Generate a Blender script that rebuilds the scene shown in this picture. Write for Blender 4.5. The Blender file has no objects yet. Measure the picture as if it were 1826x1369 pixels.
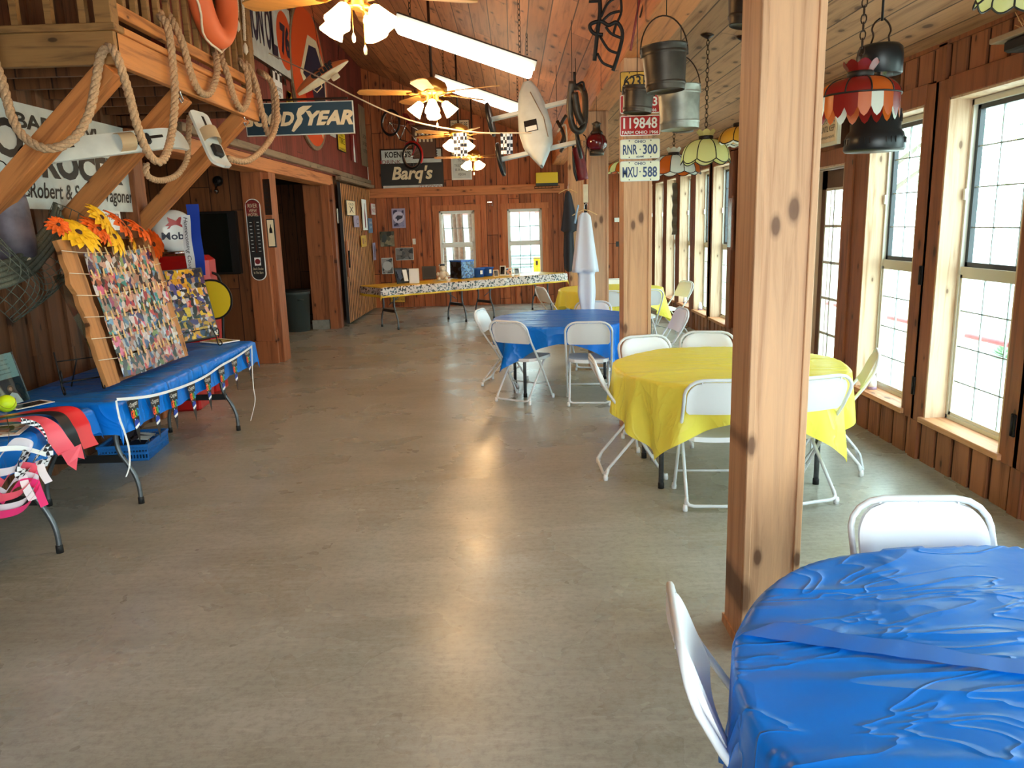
import bpy, math, random
from mathutils import Vector, Matrix, Euler
PI = math.pi
random.seed(7)
scene = bpy.context.scene
COL = scene.collection

# ------------------------------------------------------------------ camera
F, CX, CY, HC = 1370.0, 913.0, 684.5, 1.70
def _v(*a): return Vector(a)
_Y = _v(915 - CX, -(400 - CY), -F).normalized()
_Z = -_v(1109 - CX, -(7300 - CY), -F).normalized()
_Z = (_Z - _Z.dot(_Y) * _Y).normalized()
_X = _Y.cross(_Z)
RW = Matrix((_X, _Y, _Z))            # camera axes -> world
cam_data = bpy.data.cameras.new('camera')
cam_data.sensor_width = 36.0
cam_data.lens = 36.0 * F / 1826.0
cam_data.clip_start, cam_data.clip_end = 0.05, 300
cam = bpy.data.objects.new('camera', cam_data)
COL.objects.link(cam)
cam.matrix_world = Matrix.Translation((0, 0, HC)) @ RW.to_4x4()
scene.camera = cam

# ------------------------------------------------------------------ exposure, world, sky
scene.view_settings.view_transform = 'Standard'
scene.view_settings.look = 'None'
scene.view_settings.exposure = 0.62
scene.view_settings.gamma = 1.0
scene.view_settings.use_curve_mapping = False
world = bpy.data.worlds.new('overcast_sky')
scene.world = world
world.use_nodes = True
_nt = world.node_tree
_bg = _nt.nodes['Background']
_tc = _nt.nodes.new('ShaderNodeTexCoord')
_sp = _nt.nodes.new('ShaderNodeSeparateXYZ')
_rp = _nt.nodes.new('ShaderNodeValToRGB')
_rp.color_ramp.elements[0].position = 0.0
_rp.color_ramp.elements[0].color = (0.80, 0.92, 0.90, 1)
_rp.color_ramp.elements[1].position = 0.6
_rp.color_ramp.elements[1].color = (0.86, 0.95, 1.0, 1)
_nt.links.new(_tc.outputs['Generated'], _sp.inputs[0])
_nt.links.new(_sp.outputs['Z'], _rp.inputs[0])
_nt.links.new(_rp.outputs[0], _bg.inputs['Color'])
_bg.inputs['Strength'].default_value = 8.0

# pixel -> world rays, used to read places off the photograph
def ray(px, py): return RW @ _v(px - CX, -(py - CY), -F)
C0 = _v(0, 0, HC)
def onz(px, py, z=0.0):
    d = ray(px, py); return C0 + d * ((z - HC) / d.z)
def onx(px, py, x):
    d = ray(px, py); return C0 + d * (x / d.x)
def ony(px, py, y):
    d = ray(px, py); return C0 + d * (y / d.y)

# ------------------------------------------------------------------ materials
def lin(c):
    def f(u):
        u /= 255.0
        return u / 12.92 if u <= 0.04045 else ((u + 0.055) / 1.055) ** 2.4
    return (f(c[0]), f(c[1]), f(c[2]), 1.0)
class NT:
    def __init__(s, name):
        s.m = bpy.data.materials.new(name); s.m.use_nodes = True
        s.t = s.m.node_tree; s.b = s.t.nodes['Principled BSDF']; s.out = s.t.nodes['Material Output']
    def n(s, typ, ins=None, **kw):
        nd = s.t.nodes.new('ShaderNode' + typ)
        for k, v in kw.items(): setattr(nd, k, v)
        for k, v in (ins or {}).items(): s.set(nd.inputs[k], v)
        return nd
    def set(s, sock, v):
        if isinstance(v, bpy.types.NodeSocket): s.t.links.new(v, sock)
        elif isinstance(v, bpy.types.Node): s.t.links.new(v.outputs[0], sock)
        else: sock.default_value = v
    def math(s, op, a, b=0.0, c=None):
        nd = s.n('Math', operation=op); s.set(nd.inputs[0], a); s.set(nd.inputs[1], b)
        if c is not None: s.set(nd.inputs[2], c)
        return nd.outputs[0]
    def mix(s, fac, a, b, blend='MIX'):
        nd = s.n('Mix', data_type='RGBA', blend_type=blend)
        s.set(nd.inputs[0], fac); s.set(nd.inputs[6], a); s.set(nd.inputs[7], b)
        return nd.outputs[2]
    def ramp(s, fac, stops, interp='LINEAR'):
        nd = s.n('ValToRGB'); r = nd.color_ramp; r.interpolation = interp
        while len(r.elements) < len(stops): r.elements.new(0.5)
        for e, (p, c) in zip(r.elements, stops):
            e.position = p; e.color = c if len(c) == 4 else (c[0], c[1], c[2], 1)
        s.set(nd.inputs[0], fac); return nd.outputs[0]
    def bsdf(s, **kw):
        for k, v in kw.items(): s.set(s.b.inputs[k.replace('_', ' ')], v)
    def bump(s, h, dist=0.01, strength=1.0):
        nd = s.n('Bump'); s.set(nd.inputs['Height'], h); nd.inputs['Distance'].default_value = dist
        nd.inputs['Strength'].default_value = strength
        s.t.links.new(nd.outputs[0], s.b.inputs['Normal'])

def mat(name, c, rough=0.5, metal=0.0, spec=0.5, noise=0.0, scale=20.0):
    """plain procedural paint, plastic or metal with slight mottling"""
    t = NT(name); c = lin(c)
    if noise > 0:
        tc = t.n('TexCoord')
        nz = t.n('TexNoise', {'Vector': tc.outputs['Object'], 'Scale': scale, 'Detail': 5.0})
        dk = (c[0] * (1 - noise), c[1] * (1 - noise), c[2] * (1 - noise), 1)
        lt = (min(1, c[0] * (1 + noise)), min(1, c[1] * (1 + noise)), min(1, c[2] * (1 + noise)), 1)
        t.bsdf(Base_Color=t.ramp(nz.outputs[0], [(0.3, dk), (0.7, lt)]))
    else: t.bsdf(Base_Color=c)
    t.bsdf(Roughness=rough, Metallic=metal, Specular_IOR_Level=spec)
    return t.m

def wood(name, base, dark, grain='Z', across='X', bw=0.2, gap=0.012, knots=1.0, rough=0.55, var=0.3, offs=0.0, grain_s=1.0, seg=3.1, kthr=0.6):
    t = NT(name); tc = t.n('TexCoord'); sp = t.n('SeparateXYZ', {0: tc.outputs['Object']})
    g = sp.outputs[grain]; a = sp.outputs[across]
    o = sp.outputs[[q for q in 'XYZ' if q not in (grain, across)][0]]
    aw = t.math('DIVIDE', t.math('ADD', a, offs), bw)
    idn = t.math('FLOOR', aw)
    w1 = t.n('TexWhiteNoise', {'Vector': t.n('CombineXYZ', {0: idn}).outputs[0]}, noise_dimensions='3D')
    g2 = t.math('ADD', t.math('DIVIDE', g, seg), t.math('MULTIPLY', w1.outputs[0], 7.0))
    id2 = t.math('FLOOR', g2)
    w2 = t.n('TexWhiteNoise', {'Vector': t.n('CombineXYZ', {0: idn, 1: id2}).outputs[0]}, noise_dimensions='3D')
    rnd = w2.outputs[0]
    shift = t.math('MULTIPLY', rnd, 37.0)
    v = t.n('CombineXYZ', {0: t.math('MULTIPLY', a, 22.0 * grain_s), 1: t.math('MULTIPLY', o, 22.0 * grain_s), 2: t.math('ADD', t.math('MULTIPLY', g, 1.3), shift)})
    nz = t.n('TexNoise', {'Vector': v.outputs[0], 'Scale': 1.0, 'Detail': 6.0, 'Roughness': 0.6, 'Distortion': 0.6})
    # broad tonal patches along the board
    v3 = t.n('CombineXYZ', {0: t.math('MULTIPLY', a, 3.0), 1: t.math('MULTIPLY', o, 3.0), 2: t.math('ADD', t.math('MULTIPLY', g, 1.0), shift)})
    nb = t.n('TexNoise', {'Vector': v3.outputs[0], 'Scale': 1.0, 'Detail': 3.0})
    b, d = lin(base), lin(dark)
    lt = (min(1, b[0] * 1.22), min(1, b[1] * 1.2), min(1, b[2] * 1.15), 1)
    col = t.ramp(nz.outputs[0], [(0.28, d), (0.48, b), (0.75, lt)])
    bright = t.math('ADD', 1.0 - var, t.math('MULTIPLY', t.math('ADD', rnd, t.math('MULTIPLY', nb.outputs[0], 0.8)), var * 1.1))
    col = t.mix(1.0, col, t.n('CombineColor', {0: bright, 1: bright, 2: bright}).outputs[0], 'MULTIPLY')
    h = nz.outputs[0]
    if knots > 0:
        kv = t.n('CombineXYZ', {0: t.math('ADD', t.math('MULTIPLY', t.math('ADD', a, 0.031), 5.2), t.math('MULTIPLY', idn, 3.0)), 1: t.math('ADD', t.math('MULTIPLY', g, 2.4), shift), 2: 0.0})
        vo = t.n('TexVoronoi', {'Vector': kv.outputs[0], 'Scale': 1.0, 'Randomness': 1.0}, voronoi_dimensions='2D')
        dd = t.math('ADD', vo.outputs['Distance'], t.math('MULTIPLY', t.math('SUBTRACT', nz.outputs[0], 0.5), 0.05))
        vc = t.n('SeparateColor', {0: vo.outputs['Color']})
        dd = t.math('DIVIDE', dd, t.math('ADD', 0.35, t.math('MULTIPLY', vc.outputs[1], 1.0)))
        kr = t.ramp(dd, [(0.0, (0.9, 0.9, 0.9)), (0.05 * knots + 0.02, (0.85, 0.85, 0.85)), (0.075 * knots + 0.025, (0.3, 0.3, 0.3)), (0.22, (0, 0, 0))])
        kr = t.math('MULTIPLY', kr, t.math('GREATER_THAN', vc.outputs[0], kthr))
        col = t.mix(kr, col, (d[0] * 0.33, d[1] * 0.28, d[2] * 0.26, 1))
    if gap > 0:
        fr = t.math('FRACT', aw)
        e = t.math('MINIMUM', fr, t.math('SUBTRACT', 1.0, fr))
        gg = t.math('LESS_THAN', e, gap / bw / 2)
        fs = t.math('FRACT', g2); es = t.math('MULTIPLY', t.math('MINIMUM', fs, t.math('SUBTRACT', 1.0, fs)), seg)
        gg = t.math('MAXIMUM', gg, t.math('LESS_THAN', es, gap / 2.5))
        col = t.mix(t.math('MULTIPLY', gg, 0.85), col, (d[0] * 0.15, d[1] * 0.12, d[2] * 0.1, 1))
        h = t.math('SUBTRACT', t.math('MULTIPLY', h, 0.2), gg)
    t.bsdf(Base_Color=col, Roughness=rough, Specular_IOR_Level=0.35)
    t.bump(h, 0.006, 0.5)
    return t.m

# walls carry vertical boards; ceilings run down the room
M_BACK = wood('back_wall_pine', (172, 96, 56), (110, 52, 26), 'Z', 'X', 0.235, 0.014, 1.0, var=0.45, offs=0.09)
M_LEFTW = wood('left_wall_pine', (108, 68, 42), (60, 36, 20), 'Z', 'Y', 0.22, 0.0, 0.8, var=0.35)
M_RED = wood('red_barn_boards', (124, 54, 42), (74, 32, 25), 'Z', 'Y', 0.3, 0.008, 0.3, var=0.35, rough=0.7)
M_RIGHT = wood('right_wall_pine', (150, 94, 62), (98, 54, 32), 'Z', 'Y', 0.2, 0.0, 0.8, var=0.3)
M_CEIL = wood('main_ceiling_pine', (186, 124, 84), (136, 80, 48), 'Y', 'X', 0.19, 0.010, 1.1, var=0.4, seg=3.7, kthr=0.35)
M_SIDE = wood('aisle_ceiling_pine', (176, 132, 96), (132, 88, 58), 'Y', 'X', 0.19, 0.010, 1.1, var=0.3, seg=3.7, kthr=0.35)
M_POST = wood('post_pine', (192, 148, 112), (158, 112, 78), 'Z', 'X', 3.0, 0.0, 1.7, var=0.1, offs=1.5, grain_s=1.0, seg=30, kthr=0.3)
M_REVEAL = wood('reveal_pine', (208, 178, 148), (178, 138, 102), 'Z', 'X', 3.0, 0.0, 0.85, var=0.1, offs=1.5, seg=30)
M_CASE = wood('casing_pine', (134, 78, 48), (92, 50, 30), 'Z', 'Y', 3.0, 0.0, 0.7, var=0.15, offs=1.5, seg=30)
M_SILL = wood('sill_pine', (204, 146, 104), (160, 100, 62), 'Y', 'X', 3.0, 0.0, 0.7, var=0.15, offs=1.5, seg=30)
M_BEAMY = wood('beam_pine', (196, 126, 78), (140, 80, 44), 'Y', 'X', 3.0, 0.0, 0.8, var=0.15, offs=1.5, seg=30)
M_BEAMX = wood('crossbeam_pine', (190, 116, 70), (130, 70, 38), 'X', 'Z', 5.0, 0.0, 0.8, var=0.15, offs=1.5, seg=30)
M_LOFTY = wood('loft_timber_pine', (188, 122, 66), (134, 78, 38), 'Y', 'Z', 5.0, 0.0, 0.6, var=0.15, offs=1.5, seg=30)
M_LOFTX = wood('loft_front_pine', (132, 96, 56), (82, 56, 32), 'X', 'Z', 5.0, 0.0, 0.5, var=0.3, offs=1.5, seg=30)
M_BRACE = wood('brace_pine', (178, 112, 60), (124, 68, 32), 'Z', 'X', 5.0, 0.0, 0.5, var=0.15, offs=1.5, seg=30)
M_DOORP = wood('door_post_pine', (150, 88, 52), (100, 54, 30), 'Z', 'X', 5.0, 0.0, 0.6, var=0.15, offs=1.5, seg=30)
M_BARN = wood('sliding_door_strips', (196, 134, 80), (140, 86, 44), 'Z', 'Y', 0.12, 0.0, 0.6, var=0.25)
M_GREYW = wood('weathered_grey_board', (140, 120, 98), (92, 76, 60), 'Y', 'Z', 5.0, 0.0, 0.5, var=0.2, offs=1.5, seg=0.9)
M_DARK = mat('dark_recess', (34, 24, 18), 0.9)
M_GAP = mat('shadow_gap_wood', (62, 34, 22), 0.9)  # dark tone that paints the shade between boards
M_SHADOWWOOD = wood('dim_back_boards', (120, 74, 44), (72, 42, 24), 'Z', 'X', 0.26, 0.012, 0.4, var=0.3)  # darker pine with the shade of loft underside and back rooms coloured in

def concrete():
    t = NT('polished_concrete'); tc = t.n('TexCoord')
    def nz(sc, det, **k): return t.n('TexNoise', {'Vector': tc.outputs['Object'], 'Scale': sc, 'Detail': det, **k}).outputs[0]
    big, mid, fine = nz(0.45, 4.0, Distortion=0.6), nz(1.5, 5.0, Distortion=0.3, Roughness=0.5), nz(60.0, 3.0)
    mp = t.n('Mapping', {'Vector': tc.outputs['Object'], 'Scale': (1.0, 3.0, 1.0), 'Rotation': (0, 0, 0.35)})
    sweep = t.n('TexNoise', {'Vector': mp.outputs[0], 'Scale': 1.3, 'Detail': 6.0, 'Distortion': 0.6, 'Roughness': 0.55}).outputs[0]
    c = t.ramp(big, [(0.3, lin((140, 136, 122))), (0.5, lin((158, 156, 144))), (0.7, lin((172, 174, 165)))], 'EASE')
    c = t.mix(t.math('MULTIPLY', t.ramp(mid, [(0.2, (1, 1, 1)), (0.8, (0, 0, 0))], 'EASE'), 0.2), c, lin((136, 122, 104)))
    c = t.mix(t.math('MULTIPLY', t.ramp(sweep, [(0.3, (0, 0, 0)), (0.8, (1, 1, 1))], 'EASE'), 0.35), c, lin((198, 194, 184)))
    sp = t.n('TexVoronoi', {'Vector': tc.outputs['Object'], 'Scale': 1.9, 'Randomness': 1.0})
    spot = t.ramp(t.math('ADD', sp.outputs['Distance'], t.math('MULTIPLY', fine, 0.03)), [(0.030, (1, 1, 1)), (0.042, (0, 0, 0))])
    c = t.mix(t.math('MULTIPLY', spot, 0.6), c, lin((80, 66, 54)))
    grit = t.n('TexNoise', {'Vector': tc.outputs['Object'], 'Scale': 28.0, 'Detail': 5.0, 'Roughness': 0.75}).outputs[0]
    mp3 = t.n('Mapping', {'Vector': tc.outputs['Object'], 'Scale': (2.0, 14.0, 1.0), 'Rotation': (0, 0, 0.2)})
    scuff = t.n('TexNoise', {'Vector': mp3.outputs[0], 'Scale': 2.5, 'Detail': 8.0, 'Roughness': 0.8}).outputs[0]
    c = t.mix(t.math('MULTIPLY', t.ramp(grit, [(0.45, (0, 0, 0)), (0.75, (1, 1, 1))]), 0.42), c, lin((92, 82, 70)))
    c = t.mix(t.math('MULTIPLY', t.ramp(scuff, [(0.52, (0, 0, 0)), (0.72, (1, 1, 1))]), 0.34), c, lin((208, 204, 194)))
    c = t.mix(t.math('MULTIPLY', t.ramp(scuff, [(0.28, (1, 1, 1)), (0.46, (0, 0, 0))]), 0.30), c, lin((116, 104, 88)))
    r = t.math('ADD', 0.22, t.math('MULTIPLY', t.ramp(mid, [(0.2, (0, 0, 0)), (0.8, (1, 1, 1))], 'EASE'), 0.14))
    t.bsdf(Base_Color=c, Roughness=r, Specular_IOR_Level=0.4)
    t.bump(t.math('ADD', t.math('MULTIPLY', sweep, 0.6), t.math('MULTIPLY', mid, 0.4)), 0.01, 0.12)
    return t.m
M_FLOOR = concrete()

def cloth(name, c, c2, trans=0.15, rough=0.32, wr=1.0):
    t = NT(name); tc = t.n('TexCoord')
    mp = t.n('Mapping', {'Vector': tc.outputs['Object'], 'Scale': (1.0, 3.2, 1.2), 'Rotation': (0, 0, 0.5)})
    n1 = t.n('TexNoise', {'Vector': mp.outputs[0], 'Scale': 1.1, 'Detail': 1.0, 'Distortion': 0.7}).outputs[0]
    ridge = t.math('POWER', t.math('MAXIMUM', t.math('SUBTRACT', 1.0, t.math('ABSOLUTE', t.math('MULTIPLY', t.math('SUBTRACT', n1, 0.5), 9.0))), 0.0), 2.0)
    mp2 = t.n('Mapping', {'Vector': tc.outputs['Object'], 'Scale': (2.0, 5.0, 2.0), 'Rotation': (0, 0, 0.9)})
    n2 = t.n('TexNoise', {'Vector': mp2.outputs[0], 'Scale': 1.6, 'Detail': 2.0, 'Distortion': 0.9}).outputs[0]
    r2 = t.math('POWER', t.math('MAXIMUM', t.math('SUBTRACT', 1.0, t.math('ABSOLUTE', t.math('MULTIPLY', t.math('SUBTRACT', n2, 0.5), 12.0))), 0.0), 2.0)
    n3 = t.n('TexNoise', {'Vector': tc.outputs['Object'], 'Scale': 9.0, 'Detail': 3.0}).outputs[0]
    t.bsdf(Base_Color=t.mix(n2, lin(c), lin(c2)), Roughness=rough, Specular_IOR_Level=0.32)
    t.bump(t.math('ADD', t.math('ADD', ridge, t.math('MULTIPLY', r2, 0.4)), t.math('MULTIPLY', n3, 0.35)), 0.010 * wr, 0.75)
    tr = t.n('BsdfTranslucent', {'Color': lin(c)})
    mx = t.n('MixShader', {0: trans}); t.t.links.new(t.b.outputs[0], mx.inputs[1]); t.t.links.new(tr.outputs[0], mx.inputs[2])
    t.t.links.new(mx.outputs[0], t.out.inputs['Surface'])
    return t.m
M_BLUE = cloth('blue_plastic_film', (10, 126, 230), (8, 116, 220), 0.12)
M_YEL = cloth('yellow_plastic_film', (255, 242, 100), (255, 238, 92), 0.2, 0.35)
M_GOLD = cloth('gold_plastic_film', (240, 198, 46), (228, 182, 40), 0.1, 0.4)

def emis(name, c, s):
    t = NT(name); t.bsdf(Base_Color=lin(c), Emission_Color=lin(c), Emission_Strength=s, Roughness=0.4); return t.m
M_BULB = emis('glowing_frosted_glass', (255, 214, 140), 18.0)
M_TUBE = emis('glowing_fluorescent_tube', (255, 246, 228), 6.0)
def glass(name, c, mixf=0.12, rough=0.0):
    t = NT(name)
    tr = t.n('BsdfTransparent', {'Color': lin(c)}); gl = t.n('BsdfGlossy', {'Roughness': rough})
    mx = t.n('MixShader', {0: mixf}); t.t.links.new(tr.outputs[0], mx.inputs[1]); t.t.links.new(gl.outputs[0], mx.inputs[2])
    t.t.links.new(mx.outputs[0], t.out.inputs['Surface']); return t.m
M_GLASS = glass('window_glass', (240, 252, 252), 0.06)
M_ACRYL = glass('clear_acrylic', (215, 228, 228), 0.15)
M_CHIM = glass('heater_glass', (178, 186, 186), 0.2)
def stained(name, c, tr=0.5):
    t = NT(name); t.bsdf(Base_Color=lin(c), Roughness=0.25)
    tl = t.n('BsdfTranslucent', {'Color': lin(c)})
    mx = t.n('MixShader', {0: tr}); t.t.links.new(t.b.outputs[0], mx.inputs[1]); t.t.links.new(tl.outputs[0], mx.inputs[2])
    t.t.links.new(mx.outputs[0], t.out.inputs['Surface']); return t.m
S_CREAM, S_AMBER, S_RED, S_WHITE = stained('cream_stained_glass', (226, 222, 150)), stained('amber_stained_glass', (200, 96, 34)), stained('red_stained_glass', (130, 30, 24), 0.35), stained('white_stained_glass', (230, 236, 224))
S_GREEN = stained('green_stained_glass', (60, 78, 40))

M_WPL = mat('white_plastic', (240, 242, 246), 0.35)
M_CREAMPL = mat('cream_plastic', (232, 224, 214), 0.4)
M_WFR = mat('white_painted_tube', (222, 226, 230), 0.35)
M_GLEG = mat('grey_hammered_steel', (92, 96, 100), 0.38, 0.6, noise=0.15, scale=60)
M_BLK = mat('black_rubber', (16, 16, 18), 0.6)
M_BLKP = mat('black_paint', (22, 22, 24), 0.4)
M_IRON = mat('black_wrought_iron', (24, 20, 20), 0.5, 0.5)
M_BRASS = mat('antique_brass', (190, 140, 70), 0.3, 0.9)
M_BRONZE = mat('dark_bronze', (54, 36, 26), 0.4, 0.7)
M_PAIL = mat('dull_mauve_grey_metal', (96, 90, 100), 0.6, 0.3, noise=0.35, scale=12)
M_GALV = mat('galvanised_steel', (150, 150, 140), 0.45, 0.6, noise=0.35, scale=9)
M_OLDST = mat('dark_old_steel', (74, 66, 58), 0.45, 0.7, noise=0.45, scale=7)
M_CHROME = mat('chrome', (200, 200, 200), 0.18, 1.0)
M_WHITE = mat('white_paint', (236, 236, 230), 0.5)
M_PAPER = mat('white_paper', (240, 240, 238), 0.8)
M_OFFW = mat('aged_white_enamel', (206, 212, 208), 0.4, noise=0.12, scale=6)
M_BLACKT = mat('black_sign_paint', (20, 18, 18), 0.5)
M_REDP = mat('red_enamel', (176, 22, 20), 0.3)
M_DRED = mat('dark_red_enamel', (120, 24, 26), 0.4, noise=0.2)
M_ORANGE = mat('orange_enamel', (226, 84, 36), 0.4)
M_YELP = mat('yellow_enamel', (232, 200, 40), 0.45)
M_MUST = mat('mustard_plate_paint', (206, 160, 52), 0.5, noise=0.15)
M_NAVY = mat('navy_enamel', (28, 34, 62), 0.45)
M_DBLUE = mat('plate_blue_paint', (30, 60, 110), 0.45)
M_GYBLUE = mat('slate_blue_enamel', (38, 66, 84), 0.4)
M_CREAM = mat('cream_enamel', (232, 214, 178), 0.5, noise=0.06)
M_PLATEW = mat('plate_cream_white', (226, 230, 206), 0.45)
M_ROPE = mat('manila_rope', (176, 142, 108), 0.9, noise=0.3, scale=90)
M_CORD = mat('white_cord', (222, 205, 180), 0.8)
M_GREEN = mat('dark_green_plastic', (40, 52, 50), 0.5)
M_ROYAL = mat('royal_blue_satin', (20, 62, 170), 0.45)
M_WSAT = mat('white_satin', (235, 238, 242), 0.4)
M_REDSAT = mat('red_satin', (214, 30, 40), 0.35)
M_PINK = mat('coral_pink_satin', (240, 90, 110), 0.35)
M_HPINK = mat('hot_pink_satin', (236, 50, 120), 0.35)
M_SHEER = mat('sheer_white_ribbon', (226, 214, 222), 0.5)
M_BLKSAT = mat('black_satin', (18, 16, 24), 0.4)
M_NEON = mat('optic_yellow_leather', (206, 232, 20), 0.5)
M_TVBLK = mat('dark_glossy_glass', (10, 22, 22), 0.12)
M_KRAFT = wood('pale_clothespin_wood', (222, 182, 126), (190, 146, 92), 'Z', 'X', 3.0, 0.0, 0.0, var=0.05, offs=1.5)
M_PALLET = wood('dark_stained_slab', (128, 78, 44), (70, 38, 20), 'Y', 'Z', 3.0, 0.0, 0.9, var=0.2, offs=1.5)
M_LIVE = wood('live_edge_slab', (166, 112, 64), (106, 62, 30), 'Y', 'X', 3.0, 0.0, 0.5, var=0.2, offs=1.5)
M_SUNY = mat('yellow_petal', (248, 186, 20), 0.6, noise=0.15, scale=30)
M_SUNO = mat('orange_petal', (232, 96, 16), 0.6, noise=0.2, scale=30)
M_SUNC = mat('brown_flower_centre', (70, 38, 16), 0.9, noise=0.4, scale=120)
M_BLUEB = mat('bright_blue_plastic', (24, 92, 190), 0.4)
M_TEALB = mat('basket_blue_plastic', (24, 110, 190), 0.4)
M_DKFAB = mat('dark_navy_fabric', (38, 42, 54), 0.85)
M_WFAB = mat('white_fabric', (226, 228, 238), 0.8)
M_NET = mat('grey_green_fish_net', (92, 96, 84), 0.9, noise=0.3, scale=80)
M_CAN = mat('life_ring_orange', (226, 108, 60), 0.6)
M_CONC = mat('grey_concrete_block', (134, 132, 124), 0.9, noise=0.15)
M_LAV = mat('lavender_print', (158, 148, 176), 0.7)
M_FANW = wood('fan_blade_oak', (176, 124, 66), (124, 80, 38), 'X', 'Y', 3.0, 0.0, 0.0, var=0.05, offs=1.5)

def photo(name, cols, scale=15.0):
    """a printed snapshot: blotches of skin, cloth and sky colours"""
    t = NT(name); tc = t.n('TexCoord'); oi = t.n('ObjectInfo')
    off = t.n('VectorMath', {0: tc.outputs['Object']}, operation='ADD')
    cmb = t.n('CombineXYZ', {0: t.math('MULTIPLY', oi.outputs['Random'], 91.0), 1: t.math('MULTIPLY', oi.outputs['Random'], 57.0), 2: t.math('MULTIPLY', oi.outputs['Random'], 23.0)})
    t.set(off.inputs[1], cmb.outputs[0])
    nz = t.n('TexNoise', {'Vector': off.outputs[0], 'Scale': scale, 'Detail': 2.0})
    dis = t.n('VectorMath', {0: off.outputs[0]}, operation='ADD')
    t.set(dis.inputs[1], t.n('VectorMath', {0: nz.outputs['Color'], 1: (0.06, 0.06, 0.06)}, operation='MULTIPLY').outputs[0])
    vo = t.n('TexVoronoi', {'Vector': dis.outputs[0], 'Scale': scale * 1.7})
    v = t.n('SeparateColor', {0: vo.outputs['Color']}).outputs[0]
    st = [(i / len(cols), lin(c)) for i, c in enumerate(cols)]
    c = t.ramp(v, st, 'CONSTANT')
    n2 = t.n('TexNoise', {'Vector': off.outputs[0], 'Scale': scale * 6, 'Detail': 2.0})
    c = t.mix(t.math('MULTIPLY', n2.outputs[0], 0.5), c, lin((90, 70, 70)), 'MULTIPLY')
    tint = t.ramp(oi.outputs['Random'], [(0.0, lin((250, 240, 235))), (0.25, lin((120, 100, 96))), (0.45, lin((200, 215, 235))), (0.65, lin((96, 92, 100))), (0.85, lin((236, 190, 176)))], 'CONSTANT')
    c = t.mix(0.55, c, t.mix(1.0, c, tint, 'MULTIPLY'))
    t.bsdf(Base_Color=c, Roughness=0.25)
    return t.m
SK = (226, 170, 146)
PH = [photo('snapshot_print_a', [(30, 26, 36), SK, (232, 236, 240), (70, 110, 170), (200, 60, 60), SK, (40, 70, 50), (210, 210, 216)]),
      photo('snapshot_print_b', [(20, 20, 24), (190, 60, 70), SK, (236, 240, 244), (40, 60, 130), (120, 150, 90), SK, (60, 50, 50)]),
      photo('snapshot_print_c', [(60, 150, 140), SK, (20, 24, 40), (240, 240, 240), (120, 170, 210), SK, (90, 50, 40), (200, 190, 170)]),
      photo('snapshot_print_d', [(180, 90, 60), SK, (240, 236, 236), (24, 24, 30), (230, 110, 150), (70, 60, 110), SK, (220, 220, 230)])]
PHY = [photo('team_print_a', [(30, 26, 50), (240, 190, 40), SK, (90, 80, 150), (236, 236, 236), (224, 160, 30), (40, 36, 60), (120, 90, 60)]),
       photo('team_print_b', [(236, 190, 30), (24, 22, 40), SK, (220, 216, 210), (90, 60, 110), (60, 80, 130), (240, 200, 60), (100, 70, 50)])]
M_BANNERTRIM = photo('graduation_trim_print', [(240, 242, 240), (20, 20, 20), (240, 242, 240), (240, 242, 240), (60, 60, 60), (240, 242, 240)], 26.0)
M_BOXPRINT = photo('blue_leopard_print', [(40, 96, 170), (120, 170, 220), (30, 70, 140), (90, 140, 200), (20, 30, 60)], 16.0)
M_DARKPRINT = photo('dark_sketch_print', [(40, 42, 50), (90, 96, 110), (60, 64, 80), (30, 30, 36)], 10.0)
M_GRYPRINT = photo('grey_wildlife_print', [(120, 126, 130), (180, 184, 186), (84, 92, 98), (150, 150, 148)], 8.0)
M_LAVPRINT = photo('lavender_wildlife_print', [(150, 142, 176), (180, 170, 200), (56, 54, 84), (140, 132, 168)], 7.0)
M_TANPRINT = photo('tan_wildlife_print', [(176, 168, 136), (120, 124, 104), (70, 74, 64), (196, 186, 150)], 6.0)
def checker(name, a, b, s=1.0):
    t = NT(name); tc = t.n('TexCoord')
    ck = t.n('TexChecker', {'Vector': tc.outputs['Object'], 'Color1': lin(a), 'Color2': lin(b), 'Scale': s})
    t.bsdf(Base_Color=ck.outputs[0], Roughness=0.6); return t.m

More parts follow.
